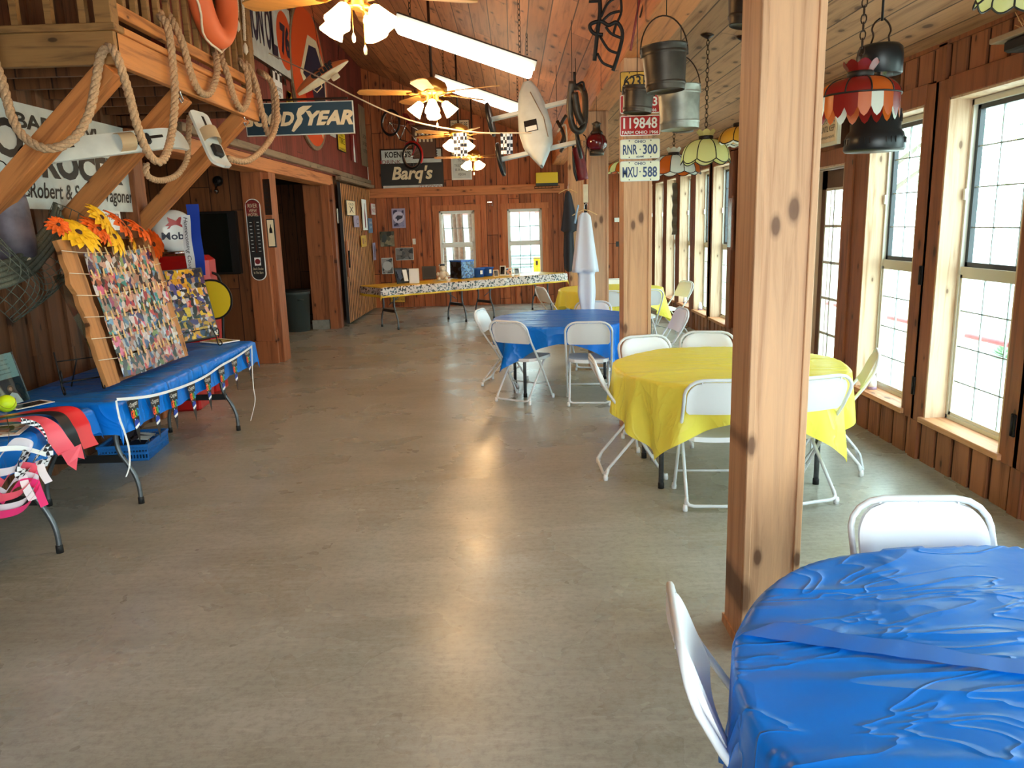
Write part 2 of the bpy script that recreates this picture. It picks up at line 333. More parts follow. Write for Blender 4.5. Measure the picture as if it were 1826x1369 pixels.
# ------------------------------------------------------------------ mesh helpers
def rot(ax, deg): return Matrix.Rotation(math.radians(deg), 3, ax)
class MB:
    def __init__(s): s.v = []; s.f = []; s.mi = []; s.sm = []; s.mats = []
    def _m(s, m):
        if m not in s.mats: s.mats.append(m)
        return s.mats.index(m)
    def add(s, vs, fs, m, smooth=False, R=None, T=None):
        o = len(s.v); mi = s._m(m)
        for p in vs:
            p = Vector(p)
            if R is not None: p = R @ p
            if T is not None: p = p + Vector(T)
            s.v.append(p)
        for f in fs:
            s.f.append([i + o for i in f]); s.mi.append(mi); s.sm.append(smooth)
        return s
    def box(s, c, d, m, R=None, T=None, bv=0.0):
        x, y, z = d[0] / 2, d[1] / 2, d[2] / 2
        c = Vector(c)
        if bv <= 0:
            vs = [c + Vector((sx * x, sy * y, sz * z)) for sz in (-1, 1) for sy in (-1, 1) for sx in (-1, 1)]
            fs = [(0, 2, 3, 1), (4, 5, 7, 6), (0, 1, 5, 4), (2, 6, 7, 3), (0, 4, 6, 2), (1, 3, 7, 5)]
        else:
            b = min(bv, x * .49, y * .49, z * .49)
            ring = lambda ex, ey, zz: [c + Vector(q) for q in ((-ex, -ey + b, zz), (-ex + b, -ey, zz), (ex - b, -ey, zz), (ex, -ey + b, zz), (ex, ey - b, zz), (ex - b, ey, zz), (-ex + b, ey, zz), (-ex, ey - b, zz))]
            vs = ring(x - b, y - b, -z) + ring(x, y, -z + b) + ring(x, y, z - b) + ring(x - b, y - b, z)
            fs = [tuple(range(7, -1, -1)), tuple(range(24, 32))]
            for k in range(3):
                for i in range(8):
                    j = (i + 1) % 8; fs.append((k * 8 + i, k * 8 + j, k * 8 + 8 + j, k * 8 + 8 + i))
        return s.add(vs, fs, m, False, R, T)
    def bb(s, x0, x1, y0, y1, z0, z1, m, bv=0.0):
        return s.box(((x0 + x1) / 2, (y0 + y1) / 2, (z0 + z1) / 2), (abs(x1 - x0), abs(y1 - y0), abs(z1 - z0)), m, bv=bv)
    def tube(s, pts, r, m, n=8, closed=False, caps=True, R=None, T=None):
        P = [Vector(p) for p in pts]; k = len(P)
        rr = r if isinstance(r, (list, tuple)) else [r] * k
        vs = []; nrm = None
        for i in range(k):
            if closed: t = (P[(i + 1) % k] - P[i - 1])
            else: t = P[min(i + 1, k - 1)] - P[max(i - 1, 0)]
            if t.length < 1e-9: t = Vector((0, 0, 1))
            t.normalize()
            if nrm is None:
                nrm = t.cross(Vector((0, 0, 1)))
                if nrm.length < 0.1: nrm = t.cross(Vector((1, 0, 0)))
                nrm.normalize()
            nrm = (nrm - nrm.dot(t) * t)
            if nrm.length < 1e-6: nrm = t.orthogonal()
            nrm.normalize(); b = t.cross(nrm)
            for j in range(n):
                a = 2 * PI * j / n
                vs.append(P[i] + (nrm * math.cos(a) + b * math.sin(a)) * rr[i])
        fs = []
        for i in range(k if closed else k - 1):
            for j in range(n):
                i2 = (i + 1) % k; j2 = (j + 1) % n
                fs.append((i * n + j, i * n + j2, i2 * n + j2, i2 * n + j))
        if caps and not closed:
            fs.append(tuple(range(n - 1, -1, -1))); fs.append(tuple((k - 1) * n + j for j in range(n)))
        return s.add(vs, fs, m, True, R, T)
    def lathe(s, prof, m, n=24, c=(0, 0, 0), R=None, caps=True, sx=1.0, sy=1.0, wob=None):
        vs = []; k = len(prof)
        for (r, z) in prof:
            for j in range(n):
                a = 2 * PI * j / n; q = r * (wob(a, z) if wob else 1.0)
                vs.append((q * math.cos(a) * sx, q * math.sin(a) * sy, z))
        fs = []
        for i in range(k - 1):
            for j in range(n):
                j2 = (j + 1) % n; fs.append((i * n + j, i * n + j2, (i + 1) * n + j2, (i + 1) * n + j))
        if caps:
            if prof[0][0] > 1e-4: fs.append(tuple(range(n - 1, -1, -1)))
            if prof[-1][0] > 1e-4: fs.append(tuple((k - 1) * n + j for j in range(n)))
        return s.add(vs, fs, m, True, R, c)
    def ext(s, poly, th, m, R=None, T=None):
        """polygon in XY extruded th along +Z (local)"""
        n = len(poly)
        vs = [(p[0], p[1], 0) for p in poly] + [(p[0], p[1], th) for p in poly]
        fs = [tuple(range(n - 1, -1, -1)), tuple(range(n, 2 * n))] + [(i, (i + 1) % n, n + (i + 1) % n, n + i) for i in range(n)]
        return s.add(vs, fs, m, False, R, T)
    def grid(s, nu, nv, fn, m, smooth=True, R=None, T=None):
        vs = [fn(i / nu, j / nv) for j in range(nv + 1) for i in range(nu + 1)]
        fs = [(j * (nu + 1) + i, j * (nu + 1) + i + 1, (j + 1) * (nu + 1) + i + 1, (j + 1) * (nu + 1) + i) for j in range(nv) for i in range(nu)]
        return s.add(vs, fs, m, smooth, R, T)
    def text(s, txt, w, h, m, c=(0, 0, 0), R=None, T=None, shear=0.0, th=0.003, bold=0.0, rot2=0.0, keep=False):
        """lettering fitted to a w x h box centred on c in the local XY plane"""
        cu = bpy.data.curves.new('t', 'FONT'); cu.body = txt; cu.size = 1; cu.shear = shear; cu.offset = bold; cu.resolution_u = 3
        cu.align_x = 'CENTER'
        ob = bpy.data.objects.new('t', cu); me = bpy.data.meshes.new_from_object(ob)
        vs = [v.co.copy() for v in me.vertices]; fs = [tuple(p.vertices) for p in me.polygons]
        bpy.data.objects.remove(ob); bpy.data.meshes.remove(me); bpy.data.curves.remove(cu)
        if not vs: return s
        x0, x1 = min(v.x for v in vs), max(v.x for v in vs); y0, y1 = min(v.y for v in vs), max(v.y for v in vs)
        kx, ky = w / max(1e-6, x1 - x0), h / max(1e-6, y1 - y0)
        if keep: kx = ky = min(kx, ky)
        cr, sr = math.cos(rot2), math.sin(rot2); out = []
        for v in vs:
            x, y = (v.x - (x0 + x1) / 2) * kx, (v.y - (y0 + y1) / 2) * ky
            out.append((c[0] + x * cr - y * sr, c[1] + x * sr + y * cr, c[2] + th))
        return s.add(out, fs, m, False, R, T)
    def build(s, name, parent=None, origin=None, props=None):
        if not s.v: return None
        me = bpy.data.meshes.new(name)
        o = Vector(origin) if origin is not None else Vector((0, 0, 0))
        me.from_pydata([p - o for p in s.v], [], s.f)
        for m in s.mats: me.materials.append(m)
        me.polygons.foreach_set('material_index', s.mi); me.polygons.foreach_set('use_smooth', s.sm)
        me.update()
        ob = bpy.data.objects.new(name, me); COL.objects.link(ob); ob.location = o
        if parent is not None:
            ob.parent = parent
        return ob
def tag(o, label=None, cat=None, group=None, kind=None):
    if label: o['label'] = label
    if cat: o['category'] = cat
    if group: o['group'] = group
    if kind: o['kind'] = kind
    return o
def thing(name, label, cat, loc=(0, 0, 0), rz=0.0, group=None, R=None):
    o = bpy.data.objects.new(name, None); COL.objects.link(o); o.empty_display_size = 0.1
    o.location = loc
    if R is not None: o.rotation_euler = R.to_euler()
    else: o.rotation_euler = (0, 0, rz)
    return tag(o, label, cat, group)
def struct(name, mb, origin=None):
    return tag(mb.build(name, None, origin), kind='structure')
def dup(root, loc, rz=None, label=None, group=None):
    def cp(o, par):
        c = o.copy(); COL.objects.link(c)
        if par is not None: c.parent = par
        for ch in list(o.children): cp(ch, c)
        return c
    r = cp(root, None); r.location = loc
    if rz is not None: r.rotation_euler = (0, 0, rz)
    if label: r['label'] = label
    if group: r['group'] = group
    return r
def spline(P, n=8, closed=False):
    P = [Vector(p) for p in P]; out = []; k = len(P)
    for i in range(k if closed else k - 1):
        if closed: a, b, c, d = P[i - 1], P[i], P[(i + 1) % k], P[(i + 2) % k]
        else: a, b, c, d = P[max(i - 1, 0)], P[i], P[i + 1], P[min(i + 2, k - 1)]
        for j in range(n):
            t = j / n
            out.append(0.5 * ((2 * b) + (c - a) * t + (2 * a - 5 * b + 4 * c - d) * t * t + (3 * b - a - 3 * c + d) * t ** 3))
    if not closed: out.append(P[-1])
    return out
def rope_mesh(mb, P, r, m, pitch=0.11, n=10):
    """three twisted strands along a smooth path"""
    pts = spline(P, n); L = [0.0]
    for a, b in zip(pts, pts[1:]): L.append(L[-1] + (b - a).length)
    step = r * 0.75; tot = L[-1]; k = max(6, int(tot / step)); res = []; j = 0
    for i in range(k + 1):
        d = tot * i / k
        while j < len(L) - 2 and L[j + 1] < d: j += 1
        f = (d - L[j]) / max(1e-9, L[j + 1] - L[j]); res.append(pts[j].lerp(pts[j + 1], min(1, f)))
    nrm = None; fr = []
    for i in range(len(res)):
        t = (res[min(i + 1, k)] - res[max(i - 1, 0)]).normalized()
        if nrm is None: nrm = t.orthogonal().normalized()
        nrm = (nrm - nrm.dot(t) * t).normalized(); fr.append((nrm.copy(), t.cross(nrm)))
    for sdx in range(3):
        sp = []
        for i, p in enumerate(res):
            a = 2 * PI * (tot * i / k) / pitch + 2 * PI * sdx / 3
            sp.append(p + (fr[i][0] * math.cos(a) + fr[i][1] * math.sin(a)) * r * 0.5)
        mb.tube(sp, r * 0.56, m, n=6)
def chain(mb, a, b, m, link=0.035, w=0.012, r=0.0025):
    a, b = Vector(a), Vector(b); d = b - a; n = max(1, int(d.length / (link * 0.78))); u = d.normalized()
    s1 = u.orthogonal().normalized(); s2 = u.cross(s1)
    for i in range(n):
        c = a + d * ((i + 0.5) / n); s = s1 if i % 2 else s2
        P = [c + u * (link / 2 * math.cos(t)) + s * (w * math.sin(t)) for t in [2 * PI * q / 10 for q in range(10)]]
        mb.tube(P, r, m, n=4, closed=True)
# plane orientations: columns = (reading right, up, normal)
def ori(right, up): 
    r, u = Vector(right), Vector(up); n = r.cross(u); return Matrix((r, u, n)).transposed()
O_L, O_B, O_R = ori((0, 1, 0), (0, 0, 1)), ori((1, 0, 0), (0, 0, 1)), ori((0, -1, 0), (0, 0, 1))
def rect_px(kind, val, tl, br):
    fn = {'L': onx, 'R': onx, 'B': ony}[kind]
    a, b = fn(tl[0], tl[1], val), fn(br[0], br[1], val)
    c = (a + b) / 2; w = abs(a.x - b.x) if kind == 'B' else abs(a.y - b.y)
    return c, w, abs(a.z - b.z)
def sign(name, label, cat, kind, c, w, h, face, texts=(), border=None, bw=0.02, th=0.012, tilt=0.0, group=None, extra=None, rounded=0.0, R=None):
    """flat sign: plate mesh with a border, lettering as a child; texts = (string, cx, cy, w, h, material[, shear, bold, rot])"""
    R0 = R if R is not None else {'L': O_L, 'B': O_B, 'R': O_R}[kind]
    if tilt: R0 = R0 @ Matrix.Rotation(math.radians(tilt), 3, 'Z')
    mb = MB()
    def rr(w_, h_, r_):
        if r_ <= 0: return [(-w_ / 2, -h_ / 2), (w_ / 2, -h_ / 2), (w_ / 2, h_ / 2), (-w_ / 2, h_ / 2)]
        out = []
        for (sx, sy, a0) in ((1, -1, -90), (1, 1, 0), (-1, 1, 90), (-1, -1, 180)):
            for k in range(7):
                a = math.radians(a0 + 15 * k); out.append((sx * (w_ / 2 - r_) + r_ * math.cos(a), sy * (h_ / 2 - r_) + r_ * math.sin(a)))
        return out
    if border:
        mb.ext(rr(w, h, rounded), th, border); mb.ext(rr(w - 2 * bw, h - 2 * bw, max(0, rounded - bw)), th + 0.004, face)
    else: mb.ext(rr(w, h, rounded), th, face)
    o = mb.build(name); o.location = c; o.rotation_euler = R0.to_euler(); tag(o, label, cat, group)
    if texts:
        tb = MB(); z = th + (0.004 if border else 0)
        for q in texts:
            q = list(q) + [0.0, 0.0, 0.0][len(q) - 6:]
            tb.text(q[0], q[3], q[4], q[5], (q[1], q[2], z), shear=q[6], bold=q[7], rot2=q[8])
        tb.build('lettering', o)
    if extra:
        eb = MB(); extra(eb, th + (0.004 if border else 0)); eb.build('emblem', o)
    return o
def disc(mb, cx, cy, z, r, m, n=32, sx=1.0, sy=1.0, th=0.002):
    mb.ext([(cx + r * sx * math.cos(2 * PI * i / n), cy + r * sy * math.sin(2 * PI * i / n)) for i in range(n)], th, m, T=(0, 0, z))

# ================================================================== THE SHELL
XR, XL, XU, YB, YF = 2.80, -3.42, -3.05, 16.8, -3.0
mb = MB(); mb.bb(-6.5, 3.0, YF - 1, 17.1, -0.12, 0.0, M_FLOOR); struct('floor', mb)
# outdoors: pale gravel yard, lawn strip, far white building, red kerb
M_GRAV = mat('pale_gravel', (214, 214, 204), 0.95, noise=0.12, scale=3)
M_LAWN = mat('bright_lawn', (120, 160, 100), 0.95, noise=0.3, scale=6)
mb = MB(); mb.bb(3.0, 60, -30, 60, -0.22, -0.14, M_GRAV); mb.bb(-40, 3.0, 17.1, 60, -0.22, -0.14, M_GRAV); mb.bb(-40, 3, -30, -4, -0.22, -0.14, M_GRAV); struct('ground', mb)

def jit(y, s): return (math.sin(y * 12.9898 + s * 78.233) * 43758.5453) % 1.0
OPEN = [(-2.6, -1.75), (-1.45, -0.6), (-0.3, 0.55), (0.85, 1.7), (2.0, 2.85), (3.15, 3.97), (4.27, 5.10), (5.40, 6.18),
        (7.85, 8.65), (8.85, 9.55), (10.12, 10.92), (11.14, 11.95), (12.26, 13.06), (13.38, 14.18), (14.5, 15.3), (15.6, 16.4)]
DOOR = (6.62, 7.45)
ZS, ZT, ZW = 0.32, 2.40, 2.78
WT = 0.17
mb = MB()
allop = sorted(OPEN + [DOOR])
# back sheathing with holes
prev = YF
for (a, b) in allop:
    mb.bb(XR + 0.05, XR + WT, prev, a, 0, ZW, M_RIGHT)
    z1 = ZS if (a, b) != DOOR else 0.0
    z2 = ZT if (a, b) != DOOR else 2.12
    if z1 > 0: mb.bb(XR + 0.05, XR + WT, a, b, 0, z1, M_RIGHT)
    mb.bb(XR + 0.05, XR + WT, a, b, z2, ZW, M_RIGHT)
    prev = b
mb.bb(XR + 0.05, XR + WT, prev, YB + 0.2, 0, ZW, M_RIGHT)
# raised boards with painted gap shade below the sills and above the heads
y = YF
while y < YB:
    y2 = min(y + 0.16, YB); ym = (y + y2) / 2
    if not (DOOR[0] - 0.12 < ym < DOOR[1] + 0.12): mb.bb(XR - 0.005, XR + 0.055, y, y2, 0.0, ZS - 0.02, M_RIGHT); mb.bb(XR + 0.01, XR + 0.05, y2 - 0.01, y2 + 0.05, 0.0, ZS - 0.02, M_GAP)
    mb.bb(XR - 0.005, XR + 0.055, y, y2, ZT + 0.14, ZW, M_RIGHT); mb.bb(XR + 0.01, XR + 0.05, y2 - 0.01, y2 + 0.05, ZT + 0.14, ZW, M_GAP)
    y += 0.20
wall_right = struct('wall_right', mb)
mb = MB()
prev = None
for (a, b) in allop:
    isd = (a, b) == DOOR
    lo, hi = (0.0 if isd else ZS - 0.04), (2.12 if isd else ZT)
    for yy in (a - 0.085, b + 0.085): mb.bb(XR - 0.035, XR + 0.06, yy - 0.085, yy + 0.085, 0.0 if isd else lo, hi + 0.12, M_CASE, 0.004)
    mb.bb(XR - 0.04, XR + 0.06, a - 0.02, b + 0.02, hi, hi + 0.13, M_CASE, 0.004)
    if prev is not None and a - prev < 0.5:
        mb.bb(XR - 0.02, XR + 0.06, prev + 0.1, a - 0.1, 0.0, ZW - 0.03, M_CASE)
    prev = b
struct('trim_1', mb)
# jamb linings and sills (window light painted into the pale jamb colour)
mb = MB()
for (a, b) in allop:
    isd = (a, b) == DOOR
    lo, hi = (0.0 if isd else ZS), (2.12 if isd else ZT)
    d = XR + WT
    mr = M_REVEAL
    mb.bb(XR - 0.032, d, b - 0.014, b + 0.004, lo, hi, mr); mb.bb(XR - 0.032, d, a - 0.004, a + 0.014, lo, hi, mr)
    mb.bb(XR - 0.032, d, a, b, hi - 0.014, hi + 0.004, mr)
    if not isd: mb.bb(XR - 0.06, d, a - 0.03, b + 0.03, lo - 0.03, lo + 0.008, M_SILL, 0.003)
struct('trim_2', mb)

M_SASHW = mat('cream_aluminium_sash', (206, 202, 188), 0.4)
M_SASHD = mat('dark_bronze_sash', (38, 42, 48), 0.4)
M_MUNT = mat('grey_muntin', (150, 158, 158), 0.4)
def window_unit(idx, kind, val, a, b, z0, z1, cols=3, rows=4, mats=None):
    """double hung window in an opening; kind R: plane x=val, spans y; kind B: plane y=val, spans x"""
    fr = mats or (M_SASHW, M_SASHD); mw = 0.004 if kind == 'R' else 0.008
    def bbx(m_, u0, u1, d0, d1, za, zb, m):
        if kind == 'R': m_.bb(val + d0, val + d1, u0, u1, za, zb, m)
        else: m_.bb(u0, u1, val + d0, val + d1, za, zb, m)
    zm = z0 + (z1 - z0) * 0.485; f = 0.035
    m1 = MB()
    for (u0, u1, za, zb) in ((a, a + f, z0, z1), (b - f, b, z0, z1), (a, b, z0, z0 + f), (a, b, z1 - f, z1)): bbx(m1, u0, u1, -0.04, 0.03, za, zb, fr[0])
    bbx(m1, a + f, b - f, -0.035, 0.0, zm - 0.025, zm + 0.025, fr[0])
    root = struct('window_%d' % idx, m1)
    for (za, zb, m, nm, dd) in ((z0 + f, zm - 0.025, fr[0], 'lower_sash', -0.02), (zm + 0.025, z1 - f, fr[1], 'upper_sash', 0.0)):
        s_ = MB(); g = 0.022 if nm == 'lower_sash' else 0.03
        u0, u1 = a + f, b - f
        for (p, q, r_, t_) in ((u0, u0 + g, za, zb), (u1 - g, u1, za, zb), (u0, u1, za, za + g), (u0, u1, zb - g, zb)): bbx(s_, p, q, dd - 0.012, dd + 0.02, r_, t_, m)
        for c in range(1, cols):
            uc = u0 + (u1 - u0) * c / cols; bbx(s_, uc - mw, uc + mw, dd - 0.004, dd + 0.008, za, zb, M_MUNT)
        for r_ in range(1, rows):
            zc = za + (zb - za) * r_ / rows; bbx(s_, u0, u1, dd - 0.004, dd + 0.008, zc - mw, zc + mw, M_MUNT)
        s_.build(nm, root)
    gl = MB(); bbx(gl, a + f, b - f, 0.008, 0.012, z0 + f, z1 - f, M_GLASS); gl.build('pane', root)
    lt = MB(); bbx(lt, a + f - 0.012, a + f + 0.012, -0.055, -0.035, zm + 0.45, zm + 0.52, M_WHITE); bbx(lt, b - f - 0.012, b - f + 0.012, -0.055, -0.035, zm + 0.45, zm + 0.52, M_WHITE); lt.build('latch', root)
wi = 1
for (a, b) in OPEN:
    window_unit(wi, 'R', XR + 0.145, a, b, ZS, ZT - 0.018); wi += 1
# glazed door
a, b = DOOR
dx = XR + 0.11
mb = MB()
M_DOORW = mat('brown_painted_door', (92, 60, 44), 0.5)
mb.bb(dx, dx + 0.045, a, a + 0.13, 0.02, 2.1, M_DOORW); mb.bb(dx, dx + 0.045, b - 0.13, b, 0.02, 2.1, M_DOORW)
mb.bb(dx, dx + 0.045, a, b, 1.93, 2.1, M_DOORW); mb.bb(dx, dx + 0.045, a, b, 0.02, 0.28, M_DOORW)
dr = struct('door_1', mb)
mb = MB()
for c in range(0, 4): yy = a + 0.13 + (b - a - 0.26) * c / 3; mb.bb(dx - 0.006, dx + 0.03, yy - 0.012, yy + 0.012, 0.28, 1.93, M_SASHW)
for r in range(0, 6): zz = 0.28 + 1.65 * r / 5; mb.bb(dx - 0.006, dx + 0.03, a + 0.13, b - 0.13, zz - 0.012, zz + 0.012, M_SASHW)
mb.build('glazing_grid', dr)
mb = MB(); mb.bb(dx + 0.02, dx + 0.024, a + 0.13, b - 0.13, 0.28, 1.93, M_GLASS); mb.build('pane', dr)
mb = MB(); mb.tube([(dx - 0.02, a + 0.07, 0.98), (dx - 0.05, a + 0.07, 0.98), (dx - 0.06, a + 0.09, 0.98)], 0.014, M_BRASS); mb.build('door_handle', dr)

M_BCASE = wood('back_casing_pine', (184, 108, 64), (130, 68, 36), 'Z', 'X', 3.0, 0.0, 0.0, var=0.1, offs=1.5, seg=30)
# ---------------- back wall with two windows
BW = [(-1.58, -0.82), (-0.12, 0.62)]
mb = MB(); px = -4.2
for (a, b) in BW + [(9, 9)]:
    e = a if a < 9 else XR + 0.17
    mb.bb(px, e, YB, YB + 0.16, 0, 3.0, M_BACK)
    if a < 9:
        mb.bb(a, b, YB, YB + 0.16, 0, 0.62, M_BACK); mb.bb(a, b, YB, YB + 0.16, 2.02, 3.0, M_BACK)
    px = b
mb.bb(-4.2, XR + 0.17, YB, YB + 0.16, 3.0, 5.6, M_BACK)
x = -3.0; k = 0
while x < XR:      # battens over the board joints
    hit = any(a - 0.13 < x < b + 0.13 for a, b in BW)
    w = 0.045 if k % 3 else 0.1
    if not hit: mb.bb(x - w / 2, x + w / 2, YB - 0.028, YB, 0, 2.33, M_BACK)
    else: mb.bb(x - w / 2, x + w / 2, YB - 0.028, YB, 0, 0.5, M_BACK); mb.bb(x - w / 2, x + w / 2, YB - 0.028, YB, 2.14, 2.33, M_BACK)
    mb.bb(x - 0.02 + 0.06, x + 0.02 + 0.06, YB - 0.028, YB, 2.52, 5.4, M_BACK)
    x += 0.235; k += 1
struct('wall_back', mb)
mb = MB(); mb.bb(-3.05, 1.1, YB - 0.12, YB, 2.33, 2.52, M_BEAMX, 0.006); struct('trim_3', mb)
mb = MB()
for (a, b) in BW:
    for (u0, u1, za, zb) in ((a - 0.12, a, 0.62, 2.02), (b, b + 0.12, 0.62, 2.02), (a - 0.14, b + 0.14, 2.02, 2.14), (a - 0.14, b + 0.14, 0.52, 0.62)): mb.bb(u0, u1, YB - 0.035, YB + 0.01, za, zb, M_BCASE)
struct('trim_4', mb)
M_SASHG = mat('white_vinyl_sash', (220, 222, 216), 0.4)
for (a, b) in BW:
    window_unit(wi, 'B', YB + 0.06, a, b, 0.62, 2.02, 3, 2, (M_SASHG, M_SASHG)); wi += 1

# ---------------- left walls
mb = MB()
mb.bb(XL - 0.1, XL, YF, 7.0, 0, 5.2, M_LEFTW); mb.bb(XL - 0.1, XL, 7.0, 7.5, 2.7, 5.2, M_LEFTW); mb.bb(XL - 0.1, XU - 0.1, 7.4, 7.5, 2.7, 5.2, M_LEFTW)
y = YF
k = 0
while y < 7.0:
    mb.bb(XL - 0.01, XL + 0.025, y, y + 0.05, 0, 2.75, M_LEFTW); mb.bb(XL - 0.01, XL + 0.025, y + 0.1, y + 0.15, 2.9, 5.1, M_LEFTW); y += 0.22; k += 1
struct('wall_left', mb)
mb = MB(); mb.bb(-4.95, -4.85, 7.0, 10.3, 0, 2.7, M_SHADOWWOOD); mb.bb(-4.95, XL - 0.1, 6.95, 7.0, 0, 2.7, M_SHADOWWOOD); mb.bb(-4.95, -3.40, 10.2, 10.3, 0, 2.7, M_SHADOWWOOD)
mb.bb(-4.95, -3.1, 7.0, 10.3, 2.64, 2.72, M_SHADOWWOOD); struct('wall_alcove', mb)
mb = MB(); mb.bb(XL - 0.14, XL + 0.09, 7.0, 7.2, 0, 2.62, M_DOORP, 0.008); struct('trim_5', mb)
# upper red wall, ledge and beam over the openings
mb = MB(); mb.bb(XU - 0.12, XU, 7.3, YB, 2.60, 5.15, M_RED); struct('wall_left_upper', mb)
mb = MB(); mb.bb(XU - 0.05, XU + 0.07, 7.3, YB, 2.62, 2.70, M_GREYW, 0.004); struct('trim_6', mb)
mb = MB(); mb.bb(XU - 0.32, XU - 0.02, 7.2, 13.6, 2.44, 2.62, M_BEAMY, 0.006); struct('trim_7', mb)
# doorway: near post with base block, far jambs
mb = MB(); mb.bb(-3.41, -3.15, 9.97, 10.22, 0, 2.46, M_DOORP, 0.006); mb.bb(-3.43, -3.13, 9.95, 10.0, 0, 0.3, M_DOORP, 0.004)
mb.bb(-3.16, -3.08, 10.05, 10.34, 0, 2.44, M_DOORP, 0.004); struct('trim_8', mb)
mb = MB(); mb.bb(-3.6, -1.3, YF - 0.12, YF, 0, 5.2, M_LEFTW); mb.bb(-1.3, 2.97, YF - 0.12, YF, 3.1, 5.0, M_LEFTW); struct('wall_rear_light_block', mb)  # unseen wall, added and sized to cut light reaching the left side
mb = MB(); mb.bb(-3.55, -3.24, 13.42, 13.56, 0.16, 2.46, M_DOORP); mb.bb(-3.24, -3.11, 13.36, 13.6, 0.0, 2.46, M_DOORP); mb.bb(-3.11, -3.06, 13.42, 13.62, 0, 2.46, M_CASE); mb.bb(-3.56, -3.26, 13.38, 13.56, 0, 0.16, M_CONC); struct('trim_9', mb)
# dim store room behind the doorway
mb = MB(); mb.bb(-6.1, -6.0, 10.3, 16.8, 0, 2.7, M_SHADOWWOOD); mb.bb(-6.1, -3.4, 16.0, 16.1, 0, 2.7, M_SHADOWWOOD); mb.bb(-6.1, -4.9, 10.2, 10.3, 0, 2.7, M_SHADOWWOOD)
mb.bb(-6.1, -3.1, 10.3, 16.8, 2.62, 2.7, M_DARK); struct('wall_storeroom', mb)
mb = MB(); mb.bb(-3.4, XU - 0.06, 13.6, YB, 0, 2.62, M_LEFTW); struct('wall_left_far', mb)

# ---------------- ceilings
def zc(x): return 3.30 + 0.42 * (0.86 - x)
mb = MB()
mb.add([(0.86, YF, zc(0.86)), (-3.6, YF, zc(-3.6)), (-3.6, YB + .1, zc(-3.6)), (0.86, YB + .1, zc(0.86)), (0.86, YF, zc(0.86) + .1), (-3.6, YF, zc(-3.6) + .1), (-3.6, YB + .1, zc(-3.6) + .1), (0.86, YB + .1, zc(0.86) + .1)],
       [(0, 1, 2, 3), (7, 6, 5, 4), (0, 4, 5, 1), (3, 2, 6, 7), (1, 5, 6, 2), (0, 3, 7, 4)], M_CEIL)
struct('ceiling', mb)
def zs(x): return 3.08 - 0.19 * (x - 1.1)
mb = MB()
mb.add([(1.1, YF, zs(1.1)), (3.0, YF, zs(3.0)), (3.0, YB + .1, zs(3.0)), (1.1, YB + .1, zs(1.1)), (1.1, YF, zs(1.1) + .1), (3.0, YF, zs(3.0) + .1), (3.0, YB + .1, zs(3.0) + .1), (1.1, YB + .1, zs(1.1) + .1)],
       [(0, 3, 2, 1), (4, 5, 6, 7), (0, 1, 5, 4), (3, 7, 6, 2), (1, 2, 6, 5), (0, 4, 7, 3)], M_SIDE)
struct('ceiling_aisle', mb)
mb = MB(); mb.bb(0.852, 1.105, YF, YB, 2.90, 3.45, M_BEAMY, 0.01); struct('trim_10', mb)
mb = MB(); mb.bb(XR - 0.02, XR + 0.03, YF, YB, 2.735, 2.78, M_CASE); struct('trim_11', mb)

# ---------------- timber posts
post_lab = ['large knotty pine timber post nearest the viewer, beside the near blue table',
            'knotty pine timber post carrying the column of licence plates',
            'pine timber post behind the blue table with white gowns hanging against it',
            'pine timber post farthest back with a dark robe hanging by it']
for i, (y, l) in enumerate(zip((2.80, 6.13, 8.9, 11.97), post_lab)):
    mb = MB(); mb.box((0, 0, 1.45), (0.22, 0.235, 2.90), M_POST, bv=0.008)
    t = mb.build('timber_post'); t.location = (0.97, y + 0.118, 0); tag(t, l, 'post', 'timber posts down the middle of the hall')
    for sx, sy in ((-1, -1), (1, -1)):
        e = MB(); e.box((sx * 0.097, sy * 0.122, 1.448), (0.026, 0.012, 2.896), M_POST, bv=0.003); e.build('corner_strip', t)
    if i == 0:
        bs = MB(); bs.box((0, 0, 0.02), (0.235, 0.25, 0.04), M_POST); bs.build('base_strip', t)

